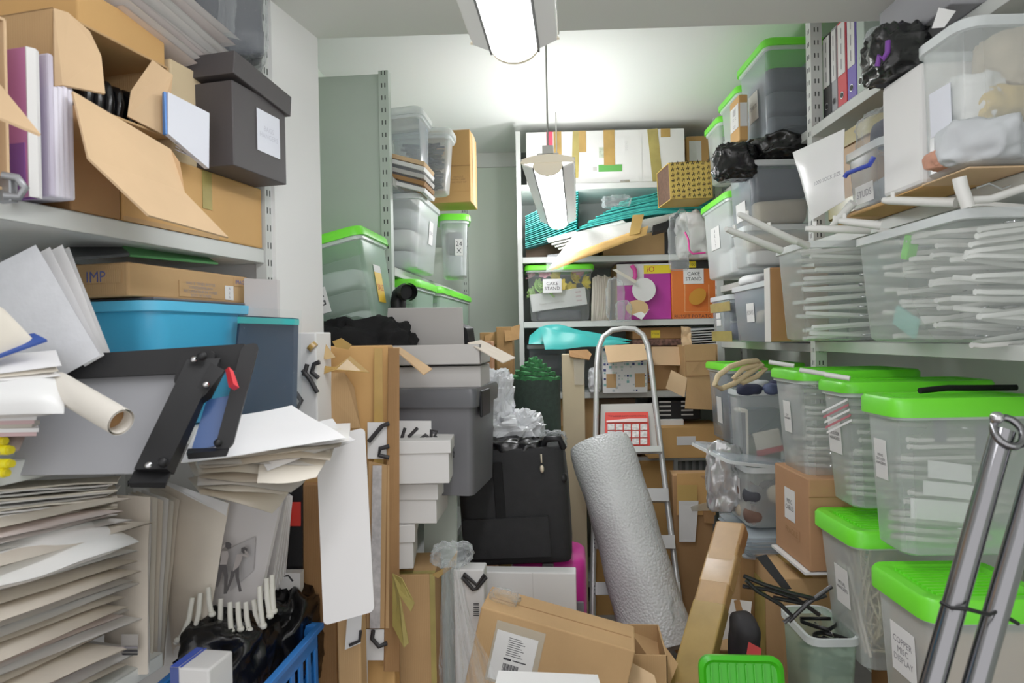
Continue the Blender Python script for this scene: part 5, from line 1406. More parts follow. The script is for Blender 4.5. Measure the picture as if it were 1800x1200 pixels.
# below the teal: white sheets, wrapped thing, flat carton
for i in range(4):
    card('foam_sheet', [(960 + 6 * i, 420 + 4 * i, 3.86), (1094, 388 + 5 * i, 3.84), (1100, 392 + 5 * i, 3.78), (964 + 6 * i, 427 + 4 * i, 3.76)], WPLAS, 'white flat sheet sticking out under the left teal heap', 'sheet', group='white sheets under the teal mailers', thick=0.006)
s = onshelf(BK(1060, 1176, 409, 443, 3.9, 0.28), 1)
carton(s, 'cardboard_box', 'flat brown carton at the back under the bubble wrapped item', m=CARD, decals=[('n', (0.93, 0, 1, 1), LOGO, dict(name='dark_end'))])
s = onshelf(BK(924, 1050, 426, 448, 3.95, 0.25), 1)
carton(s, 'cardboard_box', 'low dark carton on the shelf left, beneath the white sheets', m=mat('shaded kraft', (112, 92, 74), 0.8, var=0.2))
t = thing('bubble_wrapped_parcel', 'long item in white bubble wrap with a brown taped edge, slanting off the shelf', 'wrapped parcel', W(1080, 470, 3.74), 0)
card('bubble_sleeve', [(1012, 408, 3.72), (1192, 374, 3.78), (1142, 408, 3.70), (962, 474, 3.62)], mat('wrap white', (196, 196, 192), 0.3, bump=0.7, bscale=120), parent=t, n=14, puff=0.05, wob=0.012, freq=12)
card('brown_edge', [(1004, 446, 3.62), (1140, 396, 3.68), (1136, 412, 3.66), (964, 478, 3.58)], mat('kraft edge', (204, 160, 92), 0.5, var=0.15, scale=14), parent=t, n=10, puff=0.02, wob=0.008)
card('tape', [(1112, 378, 3.69), (1132, 377, 3.69), (1124, 410, 3.65), (1106, 414, 3.65)], TAPE, parent=t, n=3, thick=0.002)
card('film_tail', [(962, 448, 3.62), (992, 444, 3.62), (990, 474, 3.58), (960, 478, 3.58)], WRAP, parent=t, n=8, wob=0.01, freq=20)
card('umbrella_case', [(1146, 402, 3.7), (1182, 390, 3.72), (1184, 404, 3.7), (1146, 414, 3.68)], BLACKP, 'black zipped case end behind the bubble wrapped item', 'case', thick=0.03)
blob_at('plastic_bag', 'white plastic bag with a pink drawstring above the orange box', 'plastic bag', 1196, 1252, 372, 452, 3.7, 0.14, mat('white bag', (230, 228, 228), 0.3, bump=0.4, bscale=18), 6, 0.25, 11, True)
ptube('drawstring', [(1204, 408, 3.58), (1210, 420, 3.57), (1212, 440, 3.57), (1218, 446, 3.57), (1240, 444, 3.57)], 0.005, mat('hot pink', (226, 62, 150), 0.5), 'pink drawstring of the white plastic bag on the back shelving', 'drawstring')
blob_at('bubble_wrap', 'scrap of bubble wrap hanging down in front of the orange box', 'bubble wrap', 1180, 1212, 376, 474, 3.62, 0.06, WRAP, 9, 0.3, 14, True)
# third shelf: tub of flowers, cloths, magenta box, orange box
s = onshelf(BK(928, 1042, 461, 563, 3.86, 0.3), 2); s.h -= 0.012
tubF = s
tub(s, 'clear tub with lime lid full of paper flowers, handwritten cake stand note taped on', LIME, clear('flower tub plastic', (226, 230, 232), 0.12, 0.2), 0.9, decals=[('n', (0.24, 0.54, 0.53, 0.8), PAPER, dict(text='CAKE\nSTAND', ink=INK, off=0.01))])
FL = [(mat('petal yellow', (240, 214, 50), 0.7), 'yellow'), (mat('petal pink', (240, 170, 190), 0.7), 'pink'), (mat('petal lime', (180, 220, 130), 0.7), 'pale green')]
fspots = [(0, 0.0, 0.62), (0, 0.07, 0.78), (0, 0.13, 0.68), (0, 0.06, 0.55), (0, 0.0, 0.8), (1, -0.14, 0.84), (1, -0.07, 0.86), (2, -0.13, 0.62), (2, -0.07, 0.52), (0, -0.02, 0.5), (1, 0.13, 0.86), (2, -0.14, 0.5)]
fm = {}
for i, (c, ox, oz) in enumerate(fspots):
    if c not in fm:
        b = MB()
        for ringi, (n, rr_, tilt, zz) in enumerate(((8, 0.042, 0.5, 0), (7, 0.03, 0.9, 0.006), (5, 0.018, 1.3, 0.012))):
            for k in range(n):
                a = 2 * math.pi * k / n + ringi * 0.4
                b.M = Matrix.Translation((0, 0, zz)) @ Matrix.Rotation(a, 4, 'Z') @ Matrix.Rotation(-tilt, 4, 'Y')
                b.loft([[(0.0, -0.004, 0), (0, 0.004, 0), (0, 0.004, 0.001), (0, -0.004, 0.001)], [(rr_ * 0.6, -0.013, 0.002), (rr_ * 0.6, 0.013, 0.002), (rr_ * 0.6, 0.013, 0.003), (rr_ * 0.6, -0.013, 0.003)], [(rr_, -0.003, 0.006), (rr_, 0.003, 0.006), (rr_, 0.003, 0.007), (rr_, -0.003, 0.007)]])
        fm[c] = b.build('paper_flower', FL[c][0])
        o = fm[c]
    else:
        o = fm[c].copy(); COL.objects.link(o)
    tag(o, f'{FL[c][1]} paper flower inside the lime lidded tub on the back shelving', 'paper flower', f'{FL[c][1]} paper flowers')
    o.scale = (1.35, 1.35, 1.35)
    o.location = s.pt(ox, -s.l / 2 + 0.055 + 0.02 * (i % 2), s.h * oz)
    o.rotation_euler = (R(70 + 10 * math.sin(i)), R(10 * math.sin(i * 2)), i)
bx_ = S(s.pt(0.0, -0.06, 0.075), 0.32, 0.1, 0.1, s.rz)
carton(bx_, 'cardboard_box', 'white printed box lying slanted in the bottom of the flower tub', m=WHITE, rot=(0, R(-7), s.rz), decals=[('n', (0.76, 0.15, 0.96, 0.9), WHITE, dict(name='print', text='***\n***\n***', ink=mat('rose ink', (180, 80, 110), 0.6))), ('n', (0.05, 0.3, 0.7, 0.45), WHITE, dict(name='print', text='flower collection set', ink=GREYC))])
lumps(S(s.pt(0, 0, 0), s.w, s.l, 0.08, s.rz), 1, [DGREY], 'dark grey cloth under the white box in the flower tub', fill=0.8, seed=31, wk=0.8)
for i in range(7):
    card('cloth_napkin', [(1042 + 4 * i, 488 - 3 * (i % 3), 3.80 + 0.012 * i), (1050 + 4 * i, 486 + 2 * (i % 2), 3.84 + 0.012 * i), (1047 + 4 * i, 564, 3.84 + 0.012 * i), (1039 + 4.2 * i, 564, 3.80 + 0.012 * i)], PAPERC, 'cream folded cloth standing between flower tub and magenta box', 'cloth', group='cream folded cloths', puff=0.016, n=8, wob=0.005, seed=i)
blob_at('plastic_bag', 'clear crinkled bag between the cream cloths and the magenta box', 'plastic bag', 1068, 1098, 492, 566, 3.7, 0.08, WRAP, 23, 0.25, 14, True)
MAG = mat('magenta print', (178, 42, 150), 0.5)
s = onshelf(BK(1086, 1180, 461, 563, 3.86, 0.28), 2); s.h -= 0.008
t = carton(s, 'cardboard_box', 'magenta and white torn gift box with a yellow band, beside the orange box', m=MAG, decals=[
    ('n', (0.0, 0.62, 0.5, 1.0), WHITE, dict(name='white_panel')), ('n', (0.5, 0.82, 1.0, 0.97), mat('band yellow', (244, 218, 30), 0.5), dict(name='yellow_band', text=None)), ('n', (0.5, 0.97, 1.0, 1.0), WHITE, dict(name='white_edge')),
    ('n', (0.54, 0.84, 0.72, 0.96), mat('band yellow', (244, 218, 30), 0.5), dict(name='brand_print', text='iO', ink=mat('red ink', (214, 60, 40), 0.5), off=0.002)), ('l', (0, 0, 1, 1), CARD, dict(name='side'))])
ptube('pink_loop', [(1110, 466, 3.83), (1116, 474, 3.83), (1117, 486, 3.83), (1113, 492, 3.83)], 0.012, mat('print pink', (214, 60, 150), 0.5), parent=t)
P0 = [(1132 + 21 * math.cos(q) * (1.0), 509 + 21 * math.sin(q), 3.81) for q in [R(x) for x in range(0, 360, 24)]]
polycard('torn_circle', P0, WHITE, t, thick=0.003)
P0 = [(1120 + 20 * math.cos(q), 541 + 14 * math.sin(q), 3.76) for q in [R(x) for x in range(0, 360, 24)]]
polycard('tan_disc', P0, mat('tan disc', (206, 172, 122), 0.7), t, thick=0.003)
polycard('torn_strip', [(1076, 474, 3.72), (1084, 473, 3.72), (1120, 494, 3.76), (1116, 498, 3.76)], PAPERC, t, thick=0.003)
polycard('torn_corner', [(1112, 552, 3.75), (1142, 543, 3.77), (1128, 562, 3.75)], PAPER, t, thick=0.002)
blob_at('plastic_bag', 'clear bag with coloured printing slumped in front of the magenta box', 'plastic bag', 1084, 1110, 530, 565, 3.68, 0.05, WRAP, 27, 0.25, 20, True)
ORA = mat('orange card', (222, 112, 40), 0.6, var=0.06, stripes=0.1, bscale=50)
s = onshelf(BK(1182, 1268, 458, 563, 3.84, 0.3), 2)
carton(s, 'cardboard_box', 'orange potato carton with a black top band and a handwritten cake stand note', m=ORA, decals=[
    ('n', (0.0, 0.86, 1, 1), LOGO, dict(name='black_band')), ('n', (0.36, 0.88, 0.5, 0.99), mat('band yellow', (244, 218, 30), 0.5), dict(name='badge', text='100', ink=LOGO, off=0.002)), ('n', (0.24, 0.6, 0.65, 0.86), PAPER, dict(text='CAKE\nSTAND', ink=INK, off=0.003)),
    ('n', (0.02, 0.0, 1.0, 0.08), ORA, dict(name='print', text='RUSSET POTATO CO', ink=LOGO, textfit=0.95))])
t = bpy.data.objects[bpy.context.scene.objects[-1].name]
while t.parent: t = t.parent
P0 = [(1226 + 15 * math.cos(q) + 4 * math.sin(q), 519 - 15 * math.sin(q) + 2, 3.815) for q in [R(x) for x in range(0, 360, 30)]]
polycard('potato_print', P0, mat('potato print', (206, 140, 40), 0.6), t, thick=0.0008)
ptube('outline_print', [(1204, 500, 3.81), (1204, 548, 3.81), (1246, 548, 3.81), (1246, 500, 3.81)], 0.0014, mat('pale orange line', (240, 190, 130), 0.6), parent=t)
# fourth shelf: teal plastic, leopard box, cartons, patterned box
t = card('plastic_sheet', [(930, 588, 3.82), (958, 566, 3.84), (1112, 600, 3.8), (930, 606, 3.74)], TEAL, 'teal plastic sheet bunched on the shelf below the flower tub', 'plastic sheet', n=12, puff=0.03, wob=0.02, seed=3)
card('sheet_fold', [(950, 574, 3.74), (1000, 584, 3.72), (1108, 604, 3.72), (958, 616, 3.66)], TEAL, parent=t, n=12, puff=0.02, wob=0.025, seed=7)
s = onshelf(BK(930, 998, 606, 686, 3.9, 0.26), 3)
tub(s, 'grey clear tub in the shadow under the teal plastic sheet', None, CLEARB, 0.9, decals=[])
lumps(s, 2, [DGREY, GREYF], ['dark cloth low in the tub under the teal sheet', 'grey cloth high in the tub under the teal sheet'], fill=0.8, seed=40)
s = BK(1060, 1138, 610, 686, 3.74, 0.26); s = onshelf(s, 3)
t = thing('patterned_box', 'white gift box patterned with blue and green squares, tan flap folded open', 'box', s.loc, (0, 0, s.rz))
w_, l_, h_ = s.w, s.l, s.h
b = MB(); b.cbox(w_, l_, h_)
rnd = random.Random(3)
for i in range(90):
    b.M = FACES['n'](w_, l_, h_) @ Matrix.Translation(((rnd.randint(0, 14) - 7) * w_ / 15.5, (rnd.randint(0, 14) - 7) * h_ / 15.5, 0.0004 + i * 0.000004))
    q = rnd.choice((0.006, 0.007, 0.0045))
    b.box(-q, -q, 0, q, q, 0.0006, rnd.randint(1, 4))
b.build('body', [WHITE, mat('sq navy', (52, 62, 116), 0.6), mat('sq teal', (120, 170, 168), 0.6), mat('sq pale', (188, 208, 196), 0.6), mat('sq grey', (176, 184, 188), 0.6)], t)
for x0 in (-0.42, 0.22):
    decal(t, 'n', (w_, l_, h_), (0.5 + x0, 0.12, 0.5 + x0 + 0.22, 0.42), CARD, 'tan_panel', off=0.0016)
polycard('flap', [(1062, 607, 3.70), (1132, 604, 3.70), (1139, 632, 3.62), (1069, 637, 3.62)], CARDL, t)
s = BK(1112, 1198, 596, 608, 3.88, 0.28); s.loc.z = W(1150, 608, 3.86).z
carton(s, 'shoe_box', 'flat leopard print box under the brown carton with the yellow sticker', m=mat('leopard print', (120, 84, 70), 0.6, var=0.9, scale=55))
zl = s.loc.z
s2 = BK(1112, 1198, 576, 596, 3.88, 0.28); s2.loc.z = zl + s.h + 0.001
carton(s2, 'cardboard_box', 'flat brown carton with a yellow sticker, just under the third shelf', m=CARDD, decals=[('n', (0.38, 0.1, 0.56, 0.75), mat('band yellow', (244, 218, 30), 0.5), dict(name='sticker', text='CODE', ink=INK))])
s3 = BK(1120, 1200, 609, 686, 3.9, 0.28); s3 = onshelf(s3, 3); s3.h = zl - s3.loc.z - 0.002
t = carton(s3, 'cardboard_box', 'brown carton under the leopard print box, its front flap half open', m=CARD, decals=[('n', (0.2, 0.15, 0.35, 0.4), CARDD, dict(name='print', text='E', ink=INKG))])
polycard('flap', [(1146, 609, 3.84), (1199, 609, 3.84), (1198, 642, 3.80), (1147, 641, 3.80)], CARDL, t)
for i in range(7):
    card('grey_sheet', [(1212, 578 + 4.4 * i, 3.9), (1262, 576 + 4.4 * i, 3.9), (1262, 578 + 4.4 * i, 3.72), (1214, 581 + 4.4 * i, 3.72)], GREYC if i % 2 else LGREY, 'grey board in the stack at the right end under the third shelf', 'board', group='grey boards at the right end', thick=0.006)
t = card('torn_card', [(1197, 574, 3.74), (1214, 576, 3.74), (1216, 606, 3.7), (1198, 608, 3.72)], CARDL, 'torn strip of brown card beside the grey boards', 'card', n=8, wob=0.02, freq=40, thick=0.006)
s = BK(1204, 1264, 606, 686, 3.7, 0.2)
t = carton(s, 'cardboard_box', 'creased brown carton with long hanging front flap at the right end', m=CARD)
polycard('flap', [(1204, 606, 3.64), (1258, 604, 3.64), (1258, 720, 3.58), (1204, 718, 3.58), (1208, 664, 3.6)], CARD, t)
for y in (634, 660, 682):
    polycard('crease', [(1206, y, 3.6), (1257, y - 1, 3.6), (1257, y + 1, 3.6), (1206, y + 2, 3.6)], CARDD, t, thick=0.0008)
polycard('flap', [(1180, 650, 3.62), (1208, 664, 3.6), (1203, 698, 3.58), (1170, 682, 3.6)], CARDL, t)
# fifth shelf: dark ventilated crate, boxes
s = BK(1152, 1232, 706, 738, 3.76, 0.25)
t = thing('ventilated_crate', 'black crate with ventilation slots, behind the ladder rail', 'crate', s.loc, s.rz)
b = MB().cbox(s.w, s.l, s.h); b.build('body', BLACKP, t, bevel=0.006)
for k in (-0.28, 0.2):
    for j in range(4):
        b = MB().box(s.w * k - 0.032, -s.l / 2 - 0.002, 0.025 + 0.024 * j, s.w * k + 0.032, -s.l / 2 + 0.002, 0.033 + 0.024 * j); b.build('vent_slot', GREYC, t)
s = BK(1146, 1202, 737, 749, 3.74, 0.25)
carton(s, 'cardboard_box', 'thin white box under the black ventilated crate', m=WHITE)
s = BK(1140, 1272, 750, 805, 3.66, 0.28)
carton(s, 'cardboard_box', 'wide orange brown carton with a blank white label, low at the right of the ladder', m=CARDO, decals=[('n', (0.38, 0.42, 0.63, 0.7), WHITE)])
s = onshelf(BK(1120, 1250, 808, 900, 3.92, 0.2), 4)
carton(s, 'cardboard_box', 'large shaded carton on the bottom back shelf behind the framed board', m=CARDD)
s = BK(984, 1050, 700, 800, 3.9, 0.25)
carton(onshelf(s, 4), 'cardboard_box', 'small brown carton in shadow behind the slim pale carton', m=CARD, decals=[('n', (0.05, 0.3, 0.5, 0.7), TAPE, dict(name='tape'))])
s = BK(1052, 1118, 700, 760, 3.95, 0.25)
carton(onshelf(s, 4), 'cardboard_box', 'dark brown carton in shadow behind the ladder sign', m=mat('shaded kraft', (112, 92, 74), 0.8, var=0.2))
blob_at('plastic_bag', 'white crumpled bag between the slim pale carton and the ladder', 'plastic bag', 1036, 1056, 650, 690, 3.72, 0.08, SILV, 29, 0.3, 16, True)
# ================================================================ right racks
STUFFD = mat('charcoal cloth', (70, 72, 80), 0.85, var=0.25, scale=10)
def stand(s, z):
    s.h = s.loc.z + s.h - z
    s.loc.z = z
    return s
# ---- far bay, top shelf
s = RB(1350, 68, 238, 2.6, xf=1301, xr=1450)
ZF0 = s.loc.z
tub(s, 'large clear tub with lime lid and dark contents, highest beside the slotted post', LIME, CLEARB, 0.9, decals=[('l', (0.35, 0.3, 0.66, 0.62), WHITE, dict(text='TSHIRTS', ink=INKG))])
lumps(s, 3, [STUFFD, DGREY, STUFFD], [f'dark folded cloth, {q} layer in the highest lime lidded tub' for q in ('lowest', 'middle', 'top')], fill=0.75, seed=50, wk=0.88)
s = stand(RB(1301, 150, 279, 2.95, xf=1268, w=0.34), ZF0)
tub(s, 'clear tub with lime lid second from the slotted post on the top right shelf', LIME, CLEAR, 0.9)
lumps(s, 2, [LGREY, GREYF], ['pale cloth low in the second top shelf tub at right', 'grey cloth high in the second top shelf tub at right'], fill=0.7, seed=54)
s = stand(RB(1267, 204, 330, 3.3, xf=1243, w=0.34), ZF0)
tub(s, 'clear tub with lime lid farthest on the top right shelf, beside the patterned box', LIME, CLEAR, 0.9)
lumps(s, 2, [BEIGE, LGREY], ['beige cloth low in the farthest top right tub', 'pale cloth high in the farthest top right tub'], fill=0.7, seed=57)
s = RB(1300, 166, 246, 2.72, xf=1284, w=0.035)
carton(s, 'cardboard_box', 'small orange brown carton with a white barcode label between two lime lidded tubs', m=CARDO, decals=[('l', (0.1, 0.3, 0.95, 0.82), WHITE, dict(text='|||||\n= =\n==', ink=INKG)), ('n', (0.1, 0.3, 0.9, 0.82), WHITE)])
# ---- second level: open tub over low tub, black bag, lidded tub
s = RB(1314, 396, 468, 2.62, xf=1286, xr=1450)
ZF1 = s.loc.z
tub(s, 'low milky tub under the tub with black and beige layers', None, CLEARM, 0.92)
lumps(s, 2, [PAPER, BEIGE], ['white cloth low in the low milky tub at right', 'beige cloth high in the low milky tub at right'], fill=0.8, seed=60)
zt = s.loc.z + s.h + 0.002
s = stand(RB(1322, 282, 392, 2.62, xf=1282, xr=1445), zt)
tub(s, 'open clear tub with dark upper and beige lower layer, beneath the black bag', None, CLEARB, 0.92, decals=[('l', (0.3, 0.15, 0.7, 0.45), WHITE)])
lumps(s, 1, [BEIGE], 'beige folded cloth in the bottom of the open tub beneath the black bag', fill=0.42, seed=63, wk=0.9)
sd = S(s.pt(0, 0, s.h * 0.42), s.w, s.l, s.h, s.rz)
lumps(sd, 1, [STUFFD], 'charcoal cloth in the upper half of the open tub beneath the black bag', fill=0.5, seed=64, wk=0.92)
b = MB().blob(0.3, 0.3, 0.13, 7, 0.3, 9, 48, 24, 0.6, True)
tag(b.build('plastic_bag', BLACKB, None, s.pt(0.06, 0.0, s.h + 0.0), (0, 0, s.rz), smooth=180), 'shiny black plastic bag draped on the open tub at right', 'plastic bag')
blob_at('plastic_bag', 'end of a shiny black bag hanging over the tub corner at right', 'plastic bag', 1264, 1330, 252, 312, 2.62, 0.1, BLACKB, 66, 0.32, 11, True)
s = stand(RB(1283, 335, 472, 2.95, xf=1237, w=0.34), ZF1)
tub(s, 'clear tub with lime lid and belt note, farthest on the second right shelf', LIME, CLEARM, 0.9, decals=[('l', (0.3, 0.4, 0.62, 0.7), WHITE, dict(text='B\nE\nL\nT', ink=INK))])
lumps(s, 2, [PAPER, LGREY], ['white cloth low in the belt tub', 'pale cloth high in the belt tub'], fill=0.8, seed=68)
# ---- third level
ZF2 = 1.5 - 0.043
s = stand(RB(1352, 492, 612, 2.5, xf=1288, w=0.32), ZF2)
tub(s, 'clear open tub with a white label, standing left of the upright brown carton at right', None, CLEARB, 0.92, decals=[('l', (0.42, 0.36, 0.62, 0.68), WHITE, dict(text='BOWS', ink=INKG))])
lumps(s, 3, [NAVY, BEIGE, NAVY], ['navy cloth at the bottom of the labelled open tub', 'beige cloth in the middle of the labelled open tub', 'navy cloth at the top of the labelled open tub'], fill=0.85, seed=70, wk=0.7)
st = s
s = stand(RB(1285, 517, 610, 2.98, xf=1250, w=0.32), ZF2)
t = tub(s, 'clear tub strapped with two bands of olive tape, on the third right shelf', None, CLEARB, 0.94, decals=[('l', (0, 0.02, 1, 0.24), TAPEO, dict(name='tape')), ('l', (0, 0.66, 1, 0.86), TAPEO, dict(name='tape')), ('l', (0.3, 0.36, 0.52, 0.5), WHITE), ('l', (0.3, 0.52, 0.5, 0.64), WHITE)])
lumps(s, 2, [NAVY, STUFFD], ['navy cloth low in the tape strapped tub', 'charcoal cloth high in the tape strapped tub'], fill=0.85, seed=74)
b = MB().blob(0.26, 0.3, 0.06, 76, 0.2, 9, 36, 18, 0.6)
tag(b.build('black_cloth', BLACKF, None, st.pt(0.06, 0.05, st.h - 0.01), (0, 0, st.rz), smooth=180), 'black garment lying over the labelled open tub at right', 'cloth')
b = MB().blob(0.13, 0.2, 0.05, 77, 0.15, 9, 30, 16, 0.7)
tag(b.build('white_bundle', mat('white bundle', (232, 232, 234), 0.5), None, st.pt(-0.06, 0.2, st.h + 0.005), (0, 0, st.rz), smooth=180), 'white wrapped bundle beside the black garment at right', 'bundle')
s = stand(RB(1356, 470, 612, 2.36, xf=1346, w=0.2), ZR[2] + 0.001)
carton(s, 'cardboard_box', 'flat brown carton standing upright with a white edge, left of the hanger tubs', m=mat('kraft shade', (164, 118, 72), 0.8, var=0.1), decals=[('l', (0, 0, 1, 1), mat('white edge', (218, 214, 208), 0.6), dict(name='edge'))])
# ---- fourth level
ZF3 = W(1280, 752, 3.1).z
ZF3 = W(1300, 822, 2.62).z
s = stand(RB(1282, 640, 752, 3.1, xf=1245, w=0.34), ZF3)
tub(s, 'clear tub with lime lid at the far end, beyond the rope loops', LIME, CLEARB, 0.9, decals=[('l', (0.4, 0.25, 0.62, 0.6), WHITE)])
lumps(s, 2, [GREYF, NAVY], ['grey cloth low in the tub beyond the rope loops', 'navy cloth high in the tub beyond the rope loops'], fill=0.7, seed=80)
s = RB(1300, 686, 822, 2.62, xf=1281, xr=1398)
sJ = s
tub(s, 'open clear tub with pouches and a red edged book, under the beige rope loops', None, CLEAR, 0.88)
lumps(s, 2, [mat('olive cloth', (112, 116, 88), 0.9, var=0.3, scale=12), mat('petrol cloth', (52, 78, 86), 0.9, var=0.3, scale=12)], ['olive cloth low in the open pouch tub', 'petrol blue cloth in the middle of the open pouch tub'], fill=0.75, seed=82, wk=0.72)
t = thing('paperback_book', 'cream paperback with a red edge in the open pouch tub', 'book', s.pt(0.02, -s.l * 0.37, 0.05), (0, R(-12), s.rz))
b = MB().box(-0.05, 0, 0, 0.05, 0.012, 0.09); b.build('pages', PAPERC, t)
b = MB().box(-0.051, -0.001, 0, 0.051, 0.013, 0.022); b.build('cover_band', mat('book red', (206, 60, 64), 0.5), t)
t = thing('notebook', 'dark striped notebook standing left in the open pouch tub', 'notebook', s.pt(-s.w * 0.36, -s.l * 0.36, 0.02), s.rz)
b = MB().box(-0.012, 0, 0, 0.012, 0.1, 0.2); b.build('body', PAPERC, t); b = MB().box(-0.013, -0.001, 0.03, 0.002, 0.101, 0.19); b.build('cover', STUFFD, t)
for i in range(5):
    b = MB().blob(0.09, 0.09, 0.045, 90 + i, 0.3, 16, 24, 14, 0.7)
    tag(b.build('denim_scrap', (NAVY, LGREY, mat('denim', (74, 84, 116), 0.9, var=0.3, scale=20))[i % 3], None, s.pt(-0.06 + 0.045 * i, -0.05 + 0.04 * (i % 2), s.h - 0.02 + 0.012 * (i % 2)), (0, 0, i), smooth=180), 'scrap of denim and pale cloth heaped on top of the open pouch tub', 'cloth', 'cloth scraps on the pouch tub')
BEIR = mat('beige rope', (208, 186, 146), 0.7)
for i, (pts, lab) in enumerate(((((1256, 676), (1262, 660), (1284, 644), (1310, 636), (1330, 634), (1340, 640), (1316, 656), (1290, 674), (1268, 683)), 'big beige rope loop hanging towards the aisle from the pouch tub'), (((1290, 664), (1306, 648), (1330, 642), (1346, 648), (1330, 662), (1306, 672)), 'smaller beige rope loop on the pouch tub'))):
    ptube('rope_loop', [(x, y, 2.5 + 0.001 * (x - 1256)) for x, y in pts], 0.0105, BEIR, lab, 'rope handle', closed=True, n=8)
# ---- fifth level: clear tub with clear lid, lids pile, film
s = RB(1316, 822, 932, 2.5, xf=1279, xr=1390)
tub(s, 'clear tub with rounded brown things inside, left of the labelled brown carton at right', None, CLEAR, 0.95, decals=[('l', (0.45, 0.4, 0.66, 0.75), WHITE)])
for i in range(8):
    b = MB().blob(0.076, 0.078, 0.07, 100 + i, 0.06, 14, 22, 12, 0.9)
    tag(b.build('rolled_garment', (mat('brown cloth', (116, 88, 76), 0.9, var=0.3, scale=12), STUFFD, BEIGE)[i % 3], None, s.pt(-0.045 + 0.09 * (i % 2), -0.09 + 0.085 * ((i // 2) % 2), 0.012 + 0.075 * (i // 4) ), (0, 0, i), smooth=180), 'rolled garment inside the clear tub left of the labelled brown carton', 'garment', 'rolled garments in the clear tub')
zl = s.loc.z
t = thing('tub_lid', 'clear tub lid lying askew on the clear tub of rolled garments', 'lid', s.pt(-0.04, 0.05, s.h + 0.012), (R(2), R(8), s.rz + R(8)))
b = MB(); b.loft([rr(0.26, 0.36, 0.03, 0.0), rr(0.27, 0.37, 0.03, 0.004), rr(0.26, 0.36, 0.03, 0.016)]); b.build('panel', CLEARB, t, smooth=40)
b = MB(); b.loft([rr(0.274, 0.374, 0.03, -0.004), rr(0.284, 0.384, 0.034, -0.004), rr(0.284, 0.384, 0.034, 0.008), rr(0.274, 0.374, 0.03, 0.008)], False, False); b.build('lip', RIM, t, smooth=40)
for i in range(6):
    t2 = thing('tub_lid', 'clear tub lid in the flat pile under the tub of rolled garments', 'lid', (s.loc.x + 0.03, s.loc.y - 0.02, zl - 0.018 - 0.014 * i), (0, 0, s.rz + R(3 * math.sin(i * 2))), 'pile of clear lids')
    b = MB(); b.loft([rr(0.27, 0.34, 0.03, 0.0), rr(0.28, 0.35, 0.03, 0.009), rr(0.262, 0.332, 0.03, 0.012)]); b.build('panel', CLEARB, t2, smooth=40)
zpile = zl - 0.018 - 0.014 * 5
carton(S((s.loc.x + 0.03, s.loc.y, 0), 0.3, 0.3, zpile - 0.002, s.rz), 'cardboard_box', 'brown carton under the pile of clear lids', m=CARD)
blob_at('plastic_film', 'crinkled silver film bunched beside the clear tub of rolled garments', 'plastic film', 1252, 1302, 788, 900, 2.62, 0.08, mat('silver film', (196, 196, 198), 0.15, 0.5, bump=0.8, bscale=18), 35, 0.4, 13, True, nu=48, nv=28)
# ---- cartons and black hanger tub, lower right middle
s = RB(1424, 842, 1005, 2.08, xf=1364, xr=1510)
carton(s, 'cardboard_box', 'brown carton with a white typed label, sticking out under the hook tub', m=mat('cocoa kraft', (176, 130, 92), 0.8, var=0.08), decals=[('l', (0.32, 0.42, 0.62, 0.78), WHITE, dict(text='MISC\nCABLES', ink=INK)), ('l', (0.3, 0.24, 0.74, 0.36), mat('cocoa kraft', (176, 130, 92), 0.8), dict(name='print', text='FRAGILE', ink=CARDD)), ('n', (0, 0.8, 1, 0.81), CARDD, dict(name='seam'))])
zM = s.loc.z
t = thing('white_board', 'white board lying flat under the brown typed label carton', 'board', (s.loc.x - 0.015, s.loc.y, zM - 0.01), s.rz)
b = MB().cbox(s.w, s.l, 0.008); b.build('board', WHITE, t)
s = RB(1380, 1016, 1300, 2.2, xf=1330, xr=1470); s.h += s.loc.z; s.loc.z = 0
s.h = min(s.h, zM - 0.012)
carton(s, 'cardboard_box', 'brown taped carton standing behind the black hangers at lower right', m=CARD, decals=[('t', (0.4, 0, 0.6, 1), TAPE, dict(name='tape')), ('l', (0, 0.1, 0.4, 0.9), TAPEO, dict(name='tape'))])
s = RB(1430, 1122, 1330, 1.87, xf=1375, xr=1515)
sO = s
tub(s, 'open clear tub bristling with black hangers at the lower right', None, CLEARG, 0.86)
carton(S((s.loc.x, s.loc.y, 0), 0.16, 0.2, s.loc.z - 0.001, s.rz), 'cardboard_box', 'brown carton under the black hanger tub', m=CARDD)
# hanger meshes
def hanger_mb(r=0.0068, hook=True):
    b = MB()
    b.tube([(-0.2, -0.085, 0), (-0.19, -0.07, 0), (-0.1, -0.03, 0), (0, 0, 0), (0.1, -0.03, 0), (0.19, -0.07, 0), (0.2, -0.085, 0)], r, 6)
    b.tube([(-0.196, -0.08, 0), (-0.18, -0.105, 0), (0.18, -0.105, 0), (0.196, -0.08, 0)], r * 0.8, 6)
    return b
def hook_mb():
    b = MB(); b.tube([(0, 0, 0), (0, 0.03, 0), (0.018, 0.05, 0), (0.018, 0.068, 0), (0, 0.08, 0), (-0.016, 0.07, 0)], 0.0022, 6); return b
def make_hanger(m, label, group):
    t = thing('coat_hanger', label, 'coat hanger', (0, 0, 0), 0, group)
    hanger_mb().build('frame', m, t, smooth=60)
    hook_mb().build('hook', CHROME, t, smooth=60)
    return t
HW = mat('hanger white', (226, 226, 222), 0.35)
HG = mat('hanger grey', (198, 198, 192), 0.35)
protos = {}
